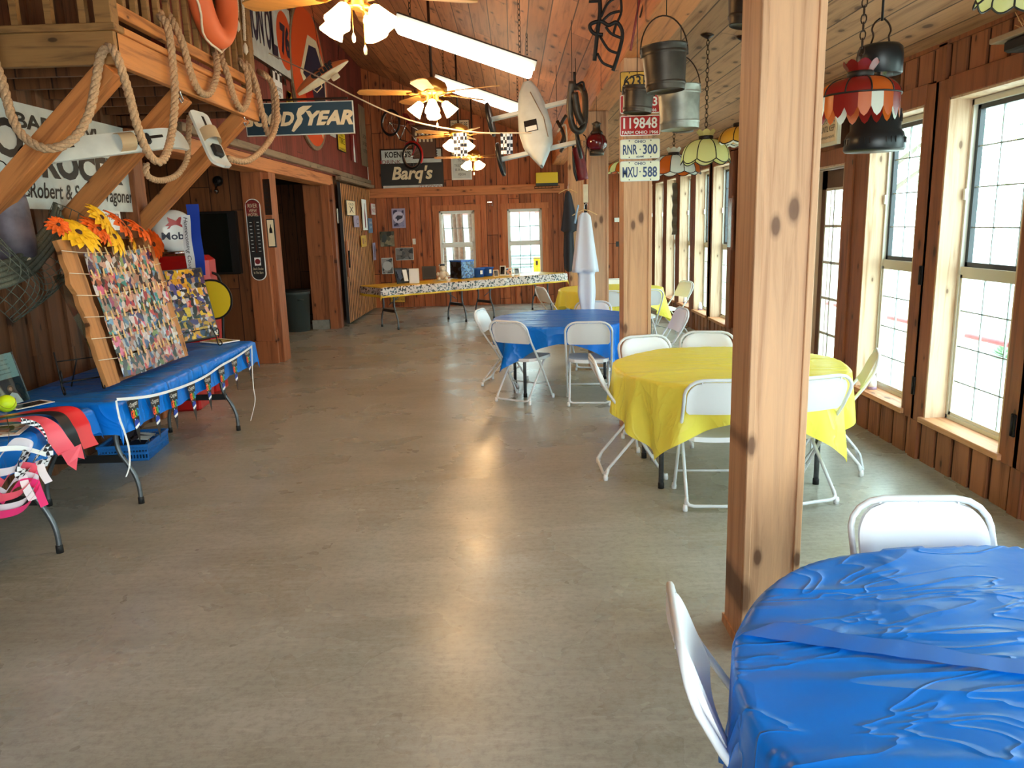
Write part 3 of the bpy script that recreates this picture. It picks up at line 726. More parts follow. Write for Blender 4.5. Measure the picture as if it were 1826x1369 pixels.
# ================================================================== CHAIRS AND TABLES
def chair():
    t = thing('folding_chair', 'white plastic folding chair', 'chair')
    W, H = 0.215, 0.805
    # long front-leg tube that loops over the back
    side = [(0.40, 0.012), (0.385, 0.03), (0.16, 0.40), (0.02, 0.60), (-0.03, 0.69), (-0.042, 0.72)]
    P = [(-W, y, z) for y, z in side] + [(-W + 0.008, -0.052, 0.748), (-W + 0.03, -0.059, 0.776), (-W + 0.062, -0.063, 0.796), (-W + 0.105, -0.065, H)]
    P = P + [(-p[0], p[1], p[2]) for p in reversed(P)]
    m = MB(); m.tube(P, 0.0105, M_WFR, 8); m.build('back_frame', t)
    W2 = 0.185
    R1 = [(-W2, 0.30, 0.41), (-W2, 0.24, 0.34), (-W2, 0.03, 0.09), (-W2, 0.005, 0.055), (-W2 + 0.012, -0.006, 0.04), (-W2 + 0.04, -0.01, 0.034)]
    P = R1 + [(-p[0], p[1], p[2]) for p in reversed(R1)]
    m = MB(); m.tube(P, 0.0105, M_WFR, 8)
    for s in (-1, 1): m.tube([(s * W2, 0.02, 0.08), (s * (W2 + 0.008), 0.0, 0.02)], 0.0115, M_WFR, 8)
    m.build('rear_leg_frame', t)
    m = MB(); m.tube([(-W, 0.315, 0.15), (W, 0.315, 0.15)], 0.008, M_WFR, 8); m.build('crossbar', t)
    for s in (-1, 1):
        m = MB(); m.lathe([(0.015, 0), (0.016, 0.02), (0.013, 0.04)], M_WPL, 10, (s * (W2 + 0.01), 0.0, 0)); m.build('foot_cap', t)
        m = MB(); m.lathe([(0.015, 0), (0.016, 0.02), (0.013, 0.04)], M_WPL, 10, (s * W, 0.40, 0)); m.build('foot_cap', t)
    # backrest: curved panel with rounded corners and a rim
    def bk(off):
        def fn(u, v):
            z = 0.585 + 0.208 * v
            hw = 0.198
            if v > 0.5: q = (v - 0.5) / 0.5; hw = 0.198 - 0.095 * (1 - math.sqrt(max(0, 1 - q * q)))
            if v < 0.12: hw -= 0.02 * (1 - v / 0.12) ** 2
            x = (u * 2 - 1) * hw
            y = 0.030 - 0.088 * ((z - 0.585) / 0.208) ** 0.85 - 0.022 * math.cos(x / 0.2 * PI / 2) + 0.012
            edge = max(0, abs(u * 2 - 1) - 0.86) / 0.14
            if v > 0.9 or edge > 0: y += -0.008 * max(edge, (v - 0.9) * 8 if v > 0.9 else 0)
            return (x, y + off, z)
        return fn
    m = MB(); m.grid(24, 12, bk(-0.008), M_WPL); m.grid(24, 12, lambda u, v: bk(0.008)(1 - u, v), M_WPL)
    def strip(a, b_, n=24):
        m.grid(n, 1, lambda u, v: a(u) if v < 0.5 else b_(u), M_WPL)
    strip(lambda u: bk(0.008)(u, 1), lambda u: bk(-0.008)(u, 1)); strip(lambda u: bk(-0.008)(u, 0), lambda u: bk(0.008)(u, 0))
    strip(lambda v: bk(-0.008)(0, v), lambda v: bk(0.008)(0, v)); strip(lambda v: bk(0.008)(1, v), lambda v: bk(-0.008)(1, v))
    for x in (-0.12, 0.0, 0.12): m.box((x, -0.068, 0.788), (0.006, 0.012, 0.012), M_WPL)
    m.build('backrest', t)
    def st(z0):
        def fn(u, v):
            y = 0.10 + 0.37 * v; hw = 0.195
            if v > 0.7: q = (v - 0.7) / 0.3; hw -= 0.09 * (1 - math.sqrt(max(0, 1 - q * q)))
            if v < 0.25: q = (0.25 - v) / 0.25; hw -= 0.06 * (1 - math.sqrt(max(0, 1 - q * q)))
            x = (u * 2 - 1) * hw
            return (x, y, 0.435 + z0 - 0.012 * math.cos(x / 0.2 * PI / 2) + 0.006 * v)
        return fn
    m = MB(); m.grid(16, 14, st(0.0), M_WPL); m.grid(16, 14, lambda u, v: st(-0.03)(1 - u, v), M_WPL)
    for fa in (lambda q: (q, 0), lambda q: (1, q), lambda q: (1 - q, 1), lambda q: (0, 1 - q)):
        m.grid(14, 1, lambda u, v, fa=fa: st(0.0)(*fa(u)) if v > 0.5 else st(-0.03)(*fa(u)), M_WPL)
    m.build('seat', t)
    return t
def face(dx, dy): return math.atan2(-dx, dy)
CH = [ # x, y, facing, label, group
 (1.27, 2.27, (-0.08, -1), 'white folding chair at the far side of the near blue table, only its backrest showing', 'chairs around the near blue table'),
 (0.415, 1.64, (1, -0.12), 'white folding chair at the left end of the near blue table, seen edge-on', 'chairs around the near blue table'),
 (1.17, 4.31, (0.09, 1), 'white folding chair at the front of the near yellow table, half behind the big post', 'chairs around the near yellow table'),
 (1.71, 4.33, (-0.28, 0.96), 'white folding chair at the front of the near yellow table, right of the big post', 'chairs around the near yellow table'),
 (0.57, 5.12, (1, 0.02), 'white folding chair side-on at the left edge of the near yellow table', 'chairs around the near yellow table'),
 (1.02, 5.97, (0.2, -0.98), 'white folding chair behind the near yellow table, beside the licence plate post', 'chairs around the near yellow table'),
 (1.53, 6.10, (-0.25, -0.95), 'white folding chair behind the near yellow table, left of the big post', 'chairs around the near yellow table'),
 (2.33, 5.05, (-0.93, 0.36), 'white folding chair between the near yellow table and the windows', 'chairs around the near yellow table'),
 (-0.05, 7.27, (0.55, 0.83), 'white folding chair turned aslant at the front left of the far blue table', 'chairs around the far blue table'),
 (0.67, 7.06, (0.1, 0.99), 'white folding chair square-on at the front of the far blue table', 'chairs around the far blue table'),
 (-0.33, 8.32, (0.94, -0.25), 'white folding chair at the far left edge of the far blue table', 'chairs around the far blue table'),
 (0.88, 8.82, (-0.3, -0.95), 'white folding chair behind the far blue table, its top showing over the cloth', 'chairs around the far blue table'),
 (1.66, 7.9, (-0.95, -0.1), 'white folding chair right of the far blue table, partly behind the licence plate post', 'chairs around the far blue table'),
 (0.42, 11.1, (0.9, 0.35), 'white folding chair at the left of the farthest yellow table, its back turned', 'chairs around the far yellow table'),
 (1.22, 10.25, (0.02, 1), 'white folding chair at the front of the farthest yellow table, beside the gown post', 'chairs around the far yellow table'),
 (2.48, 11.4, (-0.95, -0.3), 'white folding chair at the window side of the farthest yellow table', 'chairs around the far yellow table'),
 (1.75, 10.25, (-0.2, 0.98), 'white folding chair at the farthest yellow table, a sliver beside the licence plate post', 'chairs around the far yellow table'),
 (1.55, 12.2, (0.0, -1), 'white folding chair behind the farthest yellow table', 'chairs around the far yellow table')]
c0 = chair()
src = None
for i, (x, y, d, l, g) in enumerate(CH):
    if i == 0:
        c0.location = (x, y, 0); c0.rotation_euler = (0, 0, face(*d)); c0['label'] = l; c0['group'] = g
    else: dup(c0, (x, y, 0), face(*d), l, g)

def round_table(cx, cy, lab, legs_rot=0.0, R=0.745):
    t = thing('round_table', lab, 'table', (cx, cy, 0), legs_rot, 'round folding tables')
    m = MB(); m.lathe([(0, 0.70), (R - 0.02, 0.70), (R, 0.705), (R, 0.735), (0, 0.735)], M_CREAMPL, 64); m.build('tabletop', t)
    for sx in (-1, 1):
        for sy in (-1, 1):
            m = MB(); m.tube([(sx * 0.5, sy * 0.33, 0.70), (sx * 0.5, sy * 0.33, 0.0)], 0.0165, M_GLEG, 12)
            lg = m.build('leg', t)
            m = MB(); m.lathe([(0.02, 0), (0.02, 0.035), (0.018, 0.04)], M_BLK, 12, (sx * 0.5, sy * 0.33, 0)); m.build('leg_cap', lg)
        m = MB(); m.tube([(sx * 0.5, -0.33, 0.66), (sx * 0.5, 0.33, 0.66)], 0.012, M_GLEG, 8); m.build('crossbar', t)
    return t
def round_cloth(cx, cy, m_, lab, a=1.05, rz=0.0, R=0.75, z0=0.742, seed=0, nf=7, cat='tablecloth', sy=1.0, N=132, seam=None):
    rnd = random.Random(seed); ph = [rnd.uniform(0, 6.28) for _ in range(5)]
    def fn(u, v):
        x, y = (u * 2 - 1) * a, (v * 2 - 1) * a * sy
        r = math.hypot(x, y); th = math.atan2(y, x)
        if r <= R:
            wr = 0.0022 * math.sin(9 * x + 5 * y + ph[0]) * math.sin(4 * x - 7 * y + ph[1])
            z = z0 + max(0, wr) * 1.5
            if seam is not None:
                d = (y - seam[0] - seam[1] * x); z += 0.004 * math.exp(-(d / 0.012) ** 2) + (0.0015 if d < 0 else 0)
            return (x, y, z)
        h = 0.75 * math.tanh((r - R) / 0.75); ch = math.cos(th); sh = math.sin(th)
        rip = math.sin(nf * 2 * th + ph[2] + 2.5 * h) * 0.6 + math.sin(nf * 3.3 * th + ph[3]) * 0.4
        out = R + 0.004 + min(h, 0.02) * 0.6 + h * (0.05 + 0.02 * math.sin(3 * th + ph[4])) + rip * min(0.055, 0.12 * h)
        cyc = math.cos(2 * th) ** 2     # 0 at the corners (45 deg)
        out += (1 - cyc) * min(h, 0.5) * 0.16 * math.sin(10 * th + ph[1])
        return (ch * out, sh * out, z0 - 0.004 - max(0, h - 0.01) * 0.99 + 0.008 * math.sin(7 * th))
    mb = MB(); mb.grid(N, N, fn, m_, True)
    o = mb.build('tablecloth'); o.location = (cx, cy, 0); o.rotation_euler = (0, 0, rz)
    return tag(o, lab, cat, 'plastic covers on the round tables')
TB = [(1.20, 1.36), (1.41, 5.07), (0.52, 7.93), (1.40, 11.35)]
round_table(*TB[0], 'round folding table in the near corner hidden under a blue plastic cover', 0.4)
round_table(*TB[1], 'round folding table on grey legs under the near yellow cover', 0.0)
round_table(*TB[2], 'round folding table under the far blue cover', 0.15)
round_table(*TB[3], 'round folding table under the farthest yellow cover', 0.2)
nearcloth = round_cloth(*TB[0], M_BLUE, 'crinkled bright blue plastic tablecloth on the nearest table', a=1.0, rz=0.12, seed=3, seam=(-0.18, -0.18), sy=0.93)
round_cloth(*TB[1], M_YEL, 'yellow plastic tablecloth with long drooping corners, on the near yellow table', a=1.02, rz=-0.06, seed=5, sy=0.95)
round_cloth(*TB[2], M_BLUE, 'blue plastic tablecloth on the far table beside the licence plate post', a=0.93, rz=-0.12, seed=8)
round_cloth(*TB[3], M_YEL, 'yellow plastic tablecloth on the farthest round table', a=0.98, rz=0.5, seed=11)

# doubled strip where the plastic overlaps on the near table
up_, lo_ = (onz(1385, 1108, 0.75), onz(1840, 1180, 0.75)), (onz(1322, 1131, 0.75), onz(1840, 1204, 0.75))
mb = MB(); mb.grid(40, 4, lambda u, v: lo_[0].lerp(lo_[1], u).lerp(up_[0].lerp(up_[1], u), v) + Vector((0, 0.006 * math.sin(u * 14) * v, 0.0008 * math.sin(u * 40))), mat('doubled_blue_film', (12, 106, 206), 0.32), True)
sm_ = mb.build('overlap_strip', nearcloth); sm_.matrix_parent_inverse = Matrix.LocRotScale(nearcloth.location, nearcloth.rotation_euler, None).inverted()
# ---------------- rectangular folding tables
def wishbone(parent, y, z=0.70, half=0.30, x0=0.0):
    """one end of a folding table: two bowed tubes joined by a flat bar; length runs along local Y"""
    for s in (-1, 1):
        P = [(x0 + s * 0.20, y, z), (x0 + s * 0.195, y, 0.52), (x0 + s * 0.19, y, 0.42), (x0 + s * 0.205, y, 0.34), (x0 + s * 0.25, y, 0.26), (x0 + s * 0.285, y, 0.18), (x0 + s * 0.30, y, 0.10), (x0 + s * half, y, 0.0)]
        m = MB(); m.tube(spline(P, 4), 0.015, M_GLEG, 10); lg = m.build('leg', parent)
        m = MB(); m.lathe([(0.019, 0), (0.019, 0.04), (0.017, 0.045)], M_BLK, 12, (x0 + s * half, y, 0)); m.build('leg_cap', lg)
    m = MB(); m.box((x0, y, 0.305), (0.46, 0.016, 0.05), M_BLKP); m.build('crossbar', parent)
def rect_table(lab, cx, cy, L, rz, W=0.76, grp='folding tables'):
    t = thing('folding_table', lab, 'table', (cx, cy, 0), rz, grp)
    m = MB(); m.box((0, 0, 0.72), (W, L, 0.04), M_CREAMPL, bv=0.015); m.build('tabletop', t)
    for s in (-1, 1):
        wishbone(t, s * (L / 2 - 0.3))
        m = MB(); m.tube([(0, s * (L / 2 - 0.3), 0.4), (0, s * (L / 2 - 0.75), 0.69)], 0.008, M_GLEG, 6); m.build('brace', t)
    return t
def rect_cloth(name, lab, cx, cy, L, rz, W, drop, m_, m_side=None, z0=0.745, seed=0, grp=None, tip=0.0):
    rnd = random.Random(seed); p = [rnd.uniform(0, 6) for _ in range(4)]
    A, B = W / 2 + 0.006, L / 2 + 0.006
    def fn(u, v):
        x, y = (u * 2 - 1) * (A + drop), (v * 2 - 1) * (B + drop)
        hx, hy = max(0, abs(x) - A), max(0, abs(y) - B)
        h = max(hx, hy) if not (hx > 0 and hy > 0) else max(hx, hy) + 0.35 * min(hx, hy)
        X = math.copysign(min(abs(x), A), x); Y = math.copysign(min(abs(y), B), y)
        w = 0.012 * math.sin(9 * y + p[0]) + 0.007 * math.sin(21 * y + p[1]); w2 = 0.012 * math.sin(10 * x + p[2])
        if hx > 0: X += math.copysign(0.012 + hx * 0.12 + w * hx / drop, x)
        if hy > 0: Y += math.copysign(0.012 + hy * 0.12 + w2 * hy / drop, y)
        z = z0 - h + (0.0 if h > 0 else 0.0015 * math.sin(8 * x + 5 * y + p[3]))
        return (X, Y, z)
    mb = MB()
    if m_side is None: mb.grid(40, 110, fn, m_, True)
    else:
        mb.grid(40, 110, fn, m_, True); mi = mb._m(m_side)
        for k, f in enumerate(mb.f):
            zc_ = sum(mb.v[i].z for i in f) / 4
            if zc_ < z0 - 0.012 and zc_ > z0 - 0.012 - 0.12: mb.mi[k] = mi
    o = mb.build(name); o.location = (cx, cy, 0); o.rotation_euler = (0, 0, rz)
    return tag(o, lab, 'tablecloth', grp)
T2 = (-2.76, 5.62); T1 = (-2.85, 3.06)
rect_table('long folding table by the left wall holding the photo boards, on bowed grey legs', *T2, 2.40, 0.0)
rect_table('long folding table at the left edge of the view, its near end cut off', *T1, 2.40, 0.0)
rect_cloth('tablecloth', 'blue plastic cover on the table with the photo boards, hung with pennants', *T2, 2.44, 0.0, 0.77, 0.19, M_BLUE, seed=2, grp='blue covers on the long tables')
rect_cloth('tablecloth', 'blue plastic cover on the table with the red sash, at the left edge', *T1, 2.44, 0.0, 0.77, 0.15, M_BLUE, z0=0.743, seed=4, grp='blue covers on the long tables')
# far yellow tables, running aslant to the back wall
pA, pB = Vector((-2.20, 12.75, 0)), Vector((1.0, 15.15, 0))
dv = (pB - pA); ang = math.atan2(dv.y, dv.x); u = dv.normalized(); nrm = Vector((-u.y, u.x, 0))
Lt = dv.length / 2
for k, l in enumerate(('far folding table under the gold cover, its near half with picture frames', 'far folding table under the gold cover, its farther half with the blue bins')):
    c = pA + u * (Lt * (k + 0.5)) + nrm * 0.38
    rect_table(l, c.x, c.y, Lt - 0.02, ang - PI / 2)
c = pA + u * Lt + nrm * 0.38
rect_cloth('tablecloth', 'gold plastic cover with a black and white printed edge on the far tables', c.x, c.y, 2 * Lt, ang - PI / 2, 0.77, 0.17, M_GOLD, M_BANNERTRIM, seed=6)
FT = lambda s, w, z=0.75: pA + u * s + nrm * w + Vector((0, 0, z))     # point on the far table
FA = ang

# ================================================================== LEFT SIDE: LOFT
def beam(mb, A, B, w, h, m, up=(0, 0, 1)):
    """timber from A to B; returns through the builder in world space"""
    A, B = Vector(A), Vector(B); d = B - A; L = d.length; z = d.normalized(); x = Vector(up).cross(z)
    if x.length < 1e-3: x = Vector((1, 0, 0))
    x.normalize(); y = z.cross(x); R = Matrix((x, y, z)).transposed()
    mb.box((0, 0, L / 2), (w, h, L), m, R, A, bv=0.005)
def timber(name, A, B, w, h, m, parent, up=(0, 0, 1)):
    """timber as an object whose own Z runs along the grain"""
    A, B = Vector(A), Vector(B); d = B - A; L = d.length; z = d.normalized(); x = Vector(up).cross(z); x.normalize(); y = z.cross(x)
    mb = MB(); mb.box((0, 0, L / 2), (w, h, L), m, bv=0.005)
    o = mb.build(name, parent); o.location = A; o.rotation_euler = Matrix((x, y, z)).transposed().to_euler(); return o
LX, LY0, LY1, LZ = -2.30, 4.80, 7.40, 2.69
loft = thing('loft_balcony', 'small pine loft with a railing jutting from the left wall on slanted braces', 'balcony', (0, 0, 0))
mb = MB(); mb.bb(LX - 0.05, LX, LY0 + 0.03, LY1, LZ, LZ + 0.185, M_LOFTY, 0.004); mb.build('fascia', loft)
mb = MB(); mb.bb(XL, LX, LY0, LY0 + 0.05, LZ, LZ + 0.185, M_LOFTX, 0.004); mb.build('fascia', loft)
mb = MB(); mb.bb(XL, LX + 0.02, LY0 - 0.02, LY0 + 0.1, LZ + 0.185, LZ + 0.225, M_LOFTX, 0.004); mb.bb(LX - 0.1, LX + 0.02, LY0 + 0.1, LY1 + 0.02, LZ + 0.185, LZ + 0.225, M_LOFTY, 0.004); mb.build('edge_board', loft)
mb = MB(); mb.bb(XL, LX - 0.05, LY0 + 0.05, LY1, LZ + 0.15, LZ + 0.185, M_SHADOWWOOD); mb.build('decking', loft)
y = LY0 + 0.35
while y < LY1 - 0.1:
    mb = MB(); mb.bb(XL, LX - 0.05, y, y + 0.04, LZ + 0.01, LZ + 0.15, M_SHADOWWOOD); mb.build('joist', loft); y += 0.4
mb = MB(); mb.bb(LX - 0.1, LX, LY0, LY0 + 0.09, LZ + 0.225, LZ + 1.25, M_LOFTX, 0.004); mb.build('corner_post', loft)
mb = MB(); mb.bb(LX - 0.1, LX, LY1 - 0.12, LY1, LZ + 0.225, LZ + 1.5, M_LOFTX, 0.004); mb.build('corner_post', loft)
mb = MB(); mb.bb(LX - 0.07, LX - 0.02, LY0 + 0.09, LY1 - 0.12, 2.985, 3.06, M_LOFTY, 0.004); mb.build('rail', loft)
mb = MB(); mb.bb(LX - 0.09, LX, LY0 + 0.09, LY1 - 0.12, 3.88, 3.93, M_LOFTY, 0.004); mb.build('rail', loft)
mb = MB(); mb.bb(XL, LX - 0.1, LY0 + 0.02, LY0 + 0.06, 3.10, 3.2, M_LOFTX, 0.004); mb.build('rail', loft)
y = LY0 + 0.22
while y < LY1 - 0.2:
    mb = MB(); mb.bb(LX - 0.065, LX - 0.025, y, y + 0.04, 3.06, 3.88, M_LOFTX, 0.003); mb.build('baluster', loft); y += 0.165
for k in range(5):
    x = XL + 0.12 + k * 0.2
    mb = MB(); mb.bb(x, x + 0.04, LY0 + 0.02, LY0 + 0.06, LZ + 0.225, 3.10, M_LOFTX); mb.build('baluster', loft)
for (yy, xt, zt) in ((4.87, -2.36, 2.68), (5.95, -2.40, 2.70), (7.1, -2.36, 2.70)):
    k = 0.91; xb = XL + 0.02; timber('brace', (xb, yy, zt - (xt - xb) * k), (xt, yy, zt), 0.12, 0.15, M_BRACE, loft, up=(0, 1, 0))
# small spindles standing behind the rail
for (px_, py_) in ((428, 70), (445, 62)):
    b_ = onx(px_, py_, LX - 0.16)
    mb = MB(); mb.lathe([(0.02, 3.08), (0.022, 3.3), (0.012, 3.33), (0.024, 3.4), (0.012, 3.46), (0.02, 3.55), (0.022, 3.9)], M_LOFTX, 12, (LX - 0.16, b_.y, 0)); mb.build('turned_spindle', loft)
# crate of blue things on the deck
mb = MB(); mb.bb(LX - 0.3, LX - 0.12, 5.2, 5.9, LZ + 0.186, LZ + 0.27, mat('pale_blue_paper', (150, 180, 200), 0.7), 0.01)
tag(mb.build('paper_bundle', None, (LX - .2, 5.5, LZ + .19)), 'pale blue bundle of papers lying on the loft deck behind the rail', 'papers')
# life ring hanging inside the rail
c = Vector((LX + 0.06, 6.33, 3.52))
t = thing('life_ring', 'orange ring buoy with a white grab line hanging on the loft railing', 'life ring', c)
mb = MB(); P = [Vector((0.0, 0.30 * math.sin(a), 0.34 * math.cos(a))) for a in [2 * PI * i / 40 for i in range(40)]]
mb.tube(P, 0.085, M_CAN, 14, closed=True); mb.build('ring', t)
mb = MB(); mb.tube([p * 1.31 + Vector((0.02 * math.sin(i), 0, 0)) for i, p in enumerate(P)], 0.009, M_CORD, 6, closed=True); mb.build('grab_line', t)
for nm, yy, zz in (('short', 6.95, 3.35), ('long', 7.1, 3.2)):
    mb = MB(); rope_mesh(mb, [(LX + 0.03, yy, 3.95), (LX + 0.035, yy + 0.01, 3.6), (LX + 0.03, yy - 0.01, zz + 0.12)], 0.014, M_CORD, 0.05)
    mb.lathe([(0.0, 0), (0.022, 0.03), (0.02, 0.07), (0.008, 0.1)], M_CORD, 10, (LX + 0.03, yy - 0.01, zz)); tag(mb.build('dock_line', None, (LX + .03, yy, 3.9)), '%s knotted line dangling from the loft rail beside the orange ring' % nm, 'rope')
# heavy rope looped round the corner and over the rail
fx = lambda x, y, d=LX + 0.04: onx(x, y, d)
fy = lambda x, y, d=LY0 - 0.06: ony(x, y, d)
P = [fy(-30, 60, 4.6), fy(2, 140, 4.6), fy(22, 210, 4.6), fy(45, 246, 4.6), fy(85, 265, 4.6), fy(128, 250, 4.65), fy(158, 205, 4.7), fy(172, 140), fy(180, 98), fy(197, 84), fx(212, 110, LX + 0.05), fx(232, 175), fx(248, 235), fx(268, 278), fx(290, 286, LX + 0.08), fx(306, 240), fx(312, 170), fx(307, 100), fx(298, 45), fx(285, 28, LX - 0.03),
     fx(292, 22, LX - 0.12), fx(305, 34, LX - 0.02), fx(325, 75), fx(340, 130), fx(356, 163), fx(375, 165), fx(387, 130), fx(385, 100, LX), fx(380, 92, LX - 0.12), fx(392, 100, LX - 0.02), fx(405, 130), fx(418, 175), fx(432, 195), fx(444, 170), fx(440, 128), fx(430, 112, LX), fx(425, 107, LX - 0.12), fx(440, 115, LX), fx(455, 145), fx(466, 195), fx(479, 240), fx(489, 205), fx(484, 150), fx(470, 133, LX), fx(462, 128, LX - 0.12)]
P += [fx(478, 138, LX + 0.02), fx(492, 170, LX + 0.1), fx(492, 225, LX + 0.12), fx(472, 262, LX + 0.12), fx(440, 287, LX + 0.1), fx(405, 282, LX + 0.05)]
mb = MB(); rope_mesh(mb, P, 0.027, M_ROPE, 0.13, 7)
tag(mb.build('mooring_rope', None, (LX, LY0, LZ)), 'thick manila rope looped in swags along the loft edge and rail', 'rope')
P = [fx(262, 292, -2.45), fx(262, 312, -2.45), fx(285, 322, -2.45), fx(315, 312, -2.45), fx(333, 285, -2.45), fx(336, 250, -2.45), fx(338, 205, -2.45)]
mb = MB(); rope_mesh(mb, P, 0.022, M_ROPE, 0.11, 7); tag(mb.build('mooring_rope', None, P[0]), 'shorter darker loop of rope hanging under the loft behind the water skis', 'rope')
for (px_, py_) in ((322, 168), (436, 212)):
    h_ = onx(px_, py_, LX - 0.03); mb = MB(); mb.tube(spline([h_ + Vector(q) for q in ((0, 0, 0.05), (0, 0, 0.0), (0, 0.03, -0.03), (0, 0.0, -0.055), (0, -0.03, -0.03))], 4), 0.006, M_CHROME, 6)
    mb.build('screw_hook', loft)

# ---------------- water skis slung under the loft
def ski(name, lab, A, B, w, tipz, roll, boots):
    A, B = Vector(A), Vector(B); d = B - A; L = d.length; x = d.normalized(); n = Vector((0.75, -0.45, roll)); n = (n - n.dot(x) * x).normalized(); yv = n.cross(x)
    R = Matrix((x, yv, n)).transposed()
    t = thing(name, lab, 'water ski', A, R=R, group='water skis slung below the loft')
    def fn(u, v, dz):
        s = u * L; hw = w / 2
        if u > 0.9: q = (u - 0.9) / 0.1; hw *= math.sqrt(max(0, 1 - q * q)) * 0.98 + 0.02
        if u < 0.07: q = (0.07 - u) / 0.07; hw *= 0.55 + 0.45 * math.sqrt(max(0, 1 - q * q))
        z = tipz * max(0, (u - 0.75) / 0.25) ** 2
        return (s, (v * 2 - 1) * hw, z + dz)
    mb = MB(); mb.grid(40, 4, lambda u, v: fn(u, v, 0.012), M_OFFW); mb.grid(40, 4, lambda u, v: fn(u, 1 - v, -0.012), M_OFFW)
    mb.grid(40, 1, lambda u, v: fn(u, 0, -0.012 + 0.024 * v), M_OFFW); mb.grid(40, 1, lambda u, v: fn(1 - u, 1, -0.012 + 0.024 * v), M_OFFW); mb.grid(1, 1, lambda u, v: fn(0, 1 - u, -0.012 + 0.024 * v), M_OFFW)
    mb.build('ski_body', t)
    for bx in boots:
        m = MB(); P = [(bx * L, -w * 0.42, 0.012), (bx * L, -w * 0.4, 0.06), (bx * L + 0.01, 0, 0.085), (bx * L, w * 0.4, 0.06), (bx * L, w * 0.42, 0.012)]
        m.grid(10, 4, lambda u, v, bx=bx: (bx * L - 0.05 + 0.11 * v, w * 0.42 * math.cos(PI * (1 - u)), 0.012 + 0.075 * math.sin(PI * u)), mat('tan_rubber', (186, 160, 124), 0.6))
        m.build('binding', t)
        m = MB(); m.box((bx * L + 0.14, 0, 0.03), (0.1, w * 0.5, 0.04), M_BLK, bv=0.01); m.build('heel_cup', t)
    m = MB(); 
    for s in (0.2, 0.72): m = MB(); m.box((s * L, w * 0.1, 0.0135), (0.12, 0.02, 0.002), M_BLKP); m.build('stripe', t)
    return t
ski('water_ski', 'long worn white water ski slung level under the loft', ony(46, 275, 4.95), ony(352, 240, 5.95), 0.15, -0.16, 0.35, (0.52,))
ski('water_ski', 'white water ski with rubber bindings hanging nose down under the loft', ony(352, 200, 6.05), ony(397, 302, 5.85), 0.16, 0.03, 0.0, (0.45,))

# ---------------- wall signs on the left
c, w, h = rect_px('L', XL + 0.03, (0, 185), (237, 375))
y1 = onx(237, 375, XL + 0.03).y; y0 = 4.35; z0 = 1.905; z1 = 2.62
sw, sh = y1 - y0, z1 - z0
def zx(px, py): q = onx(px, py, XL + 0.04); return (q.y - (y0 + y1) / 2, q.z - (z0 + z1) / 2)
sign('grocery_sign', 'large white grocery sign with black lettering on the wall under the loft', 'sign', 'L', (XL + 0.03, (y0 + y1) / 2, (z0 + z1) / 2), sw, sh, M_OFFW,
     [("O", *zx(12, 245), 0.34, 0.26, M_BLACKT, 0, 0.03), ("BARLOW's", zx(112, 232)[0], zx(140, 236)[1], 1.15, 0.11, M_BLACKT, 0, 0.03),
      ('GROCER', zx(215, 300)[0] - 0.72, zx(130, 297)[1], 1.44, 0.215, M_BLACKT, 0, 0.05),
      ("owner's", *zx(30, 336), 0.28, 0.085, M_BLACKT, 0.2, 0.01),
      ("Robert & Sandy Wagoner", (zx(52, 340)[0] + zx(236, 355)[0]) / 2, zx(140, 348)[1], zx(236, 355)[0] - zx(52, 340)[0], 0.15, M_BLACKT, 0.2, 0.015)],
     extra=lambda eb, z: eb.box((*zx(30, 348), z), (0.28, 0.01, 0.003), M_BLACKT))
c, w, h = rect_px('L', XL + 0.03, (178, 379), (215, 406))
sign('small_notice', 'small white notice with red lettering below the grocery sign', 'sign', 'L', c, w, h + 0.04, M_PAPER, [('OYSTER', 0, 0.03, w * .8, 0.05, M_DRED)], M_WHITE, 0.01)
# drooping fishing net with a grey float bucket
mb = MB()
def net(u, v):
    x = XL + 0.16 + 0.06 * math.sin(u * 9) * v + 0.22 * math.sin(PI * v)
    y = 4.6 + u * 1.0; top = 1.95 - 0.35 * math.sin(PI * u); return (x, y, top - v * (0.55 - 0.25 * u) )
for k in range(16): mb.tube([net(k / 15, j / 12) for j in range(13)], 0.003, M_NET, 4)
for k in range(12): mb.tube([net(j / 24, k / 11) for j in range(25)], 0.003, M_NET, 4)
P = [fx(-40, 488, -3.1), fx(0, 480, -3.1), fx(40, 462, -3.12), fx(70, 430, -3.15), fx(92, 400, -3.2), fx(100, 372, -3.3)]
for k in range(5): mb.tube(spline([p + Vector((0.01 * k, 0, -0.03 * k + 0.03)) for p in P], 6), 0.018, M_NET, 6)
tag(mb.build('fishing_net', None, (XL + .1, 5, 1.9)), 'grey green fishing net draped across the dark left wall', 'net')
b_ = onx(22, 420, -3.2)
mb = MB(); mb.lathe([(0.10, 0.30), (0.115, 0.2), (0.125, 0.05), (0.13, -0.05), (0.12, -0.13), (0.07, -0.17), (0.0, -0.18)], M_PAIL, 24, (0, 0, 0))
t = mb.build('hanging_pail'); t.location = b_; tag(t, 'dull grey metal pail hanging in the fishing net at the left edge', 'pail')
mb = MB(); mb.tube([(0, 0.10 * math.cos(a), 0.30 + 0.16 * math.sin(a)) for a in [PI * i / 12 for i in range(13)]], 0.004, M_IRON, 6); mb.build('handle', t)
b_ = onx(38, 465, -3.15); mb = MB(); mb.lathe([(0, -0.02), (0.05, -0.01), (0.06, 0.01), (0.05, 0.03), (0, 0.04)], M_CREAM, 16); t = mb.build('net_float'); t.location = b_; tag(t, 'cream cork float resting on the hem of the fishing net', 'float')

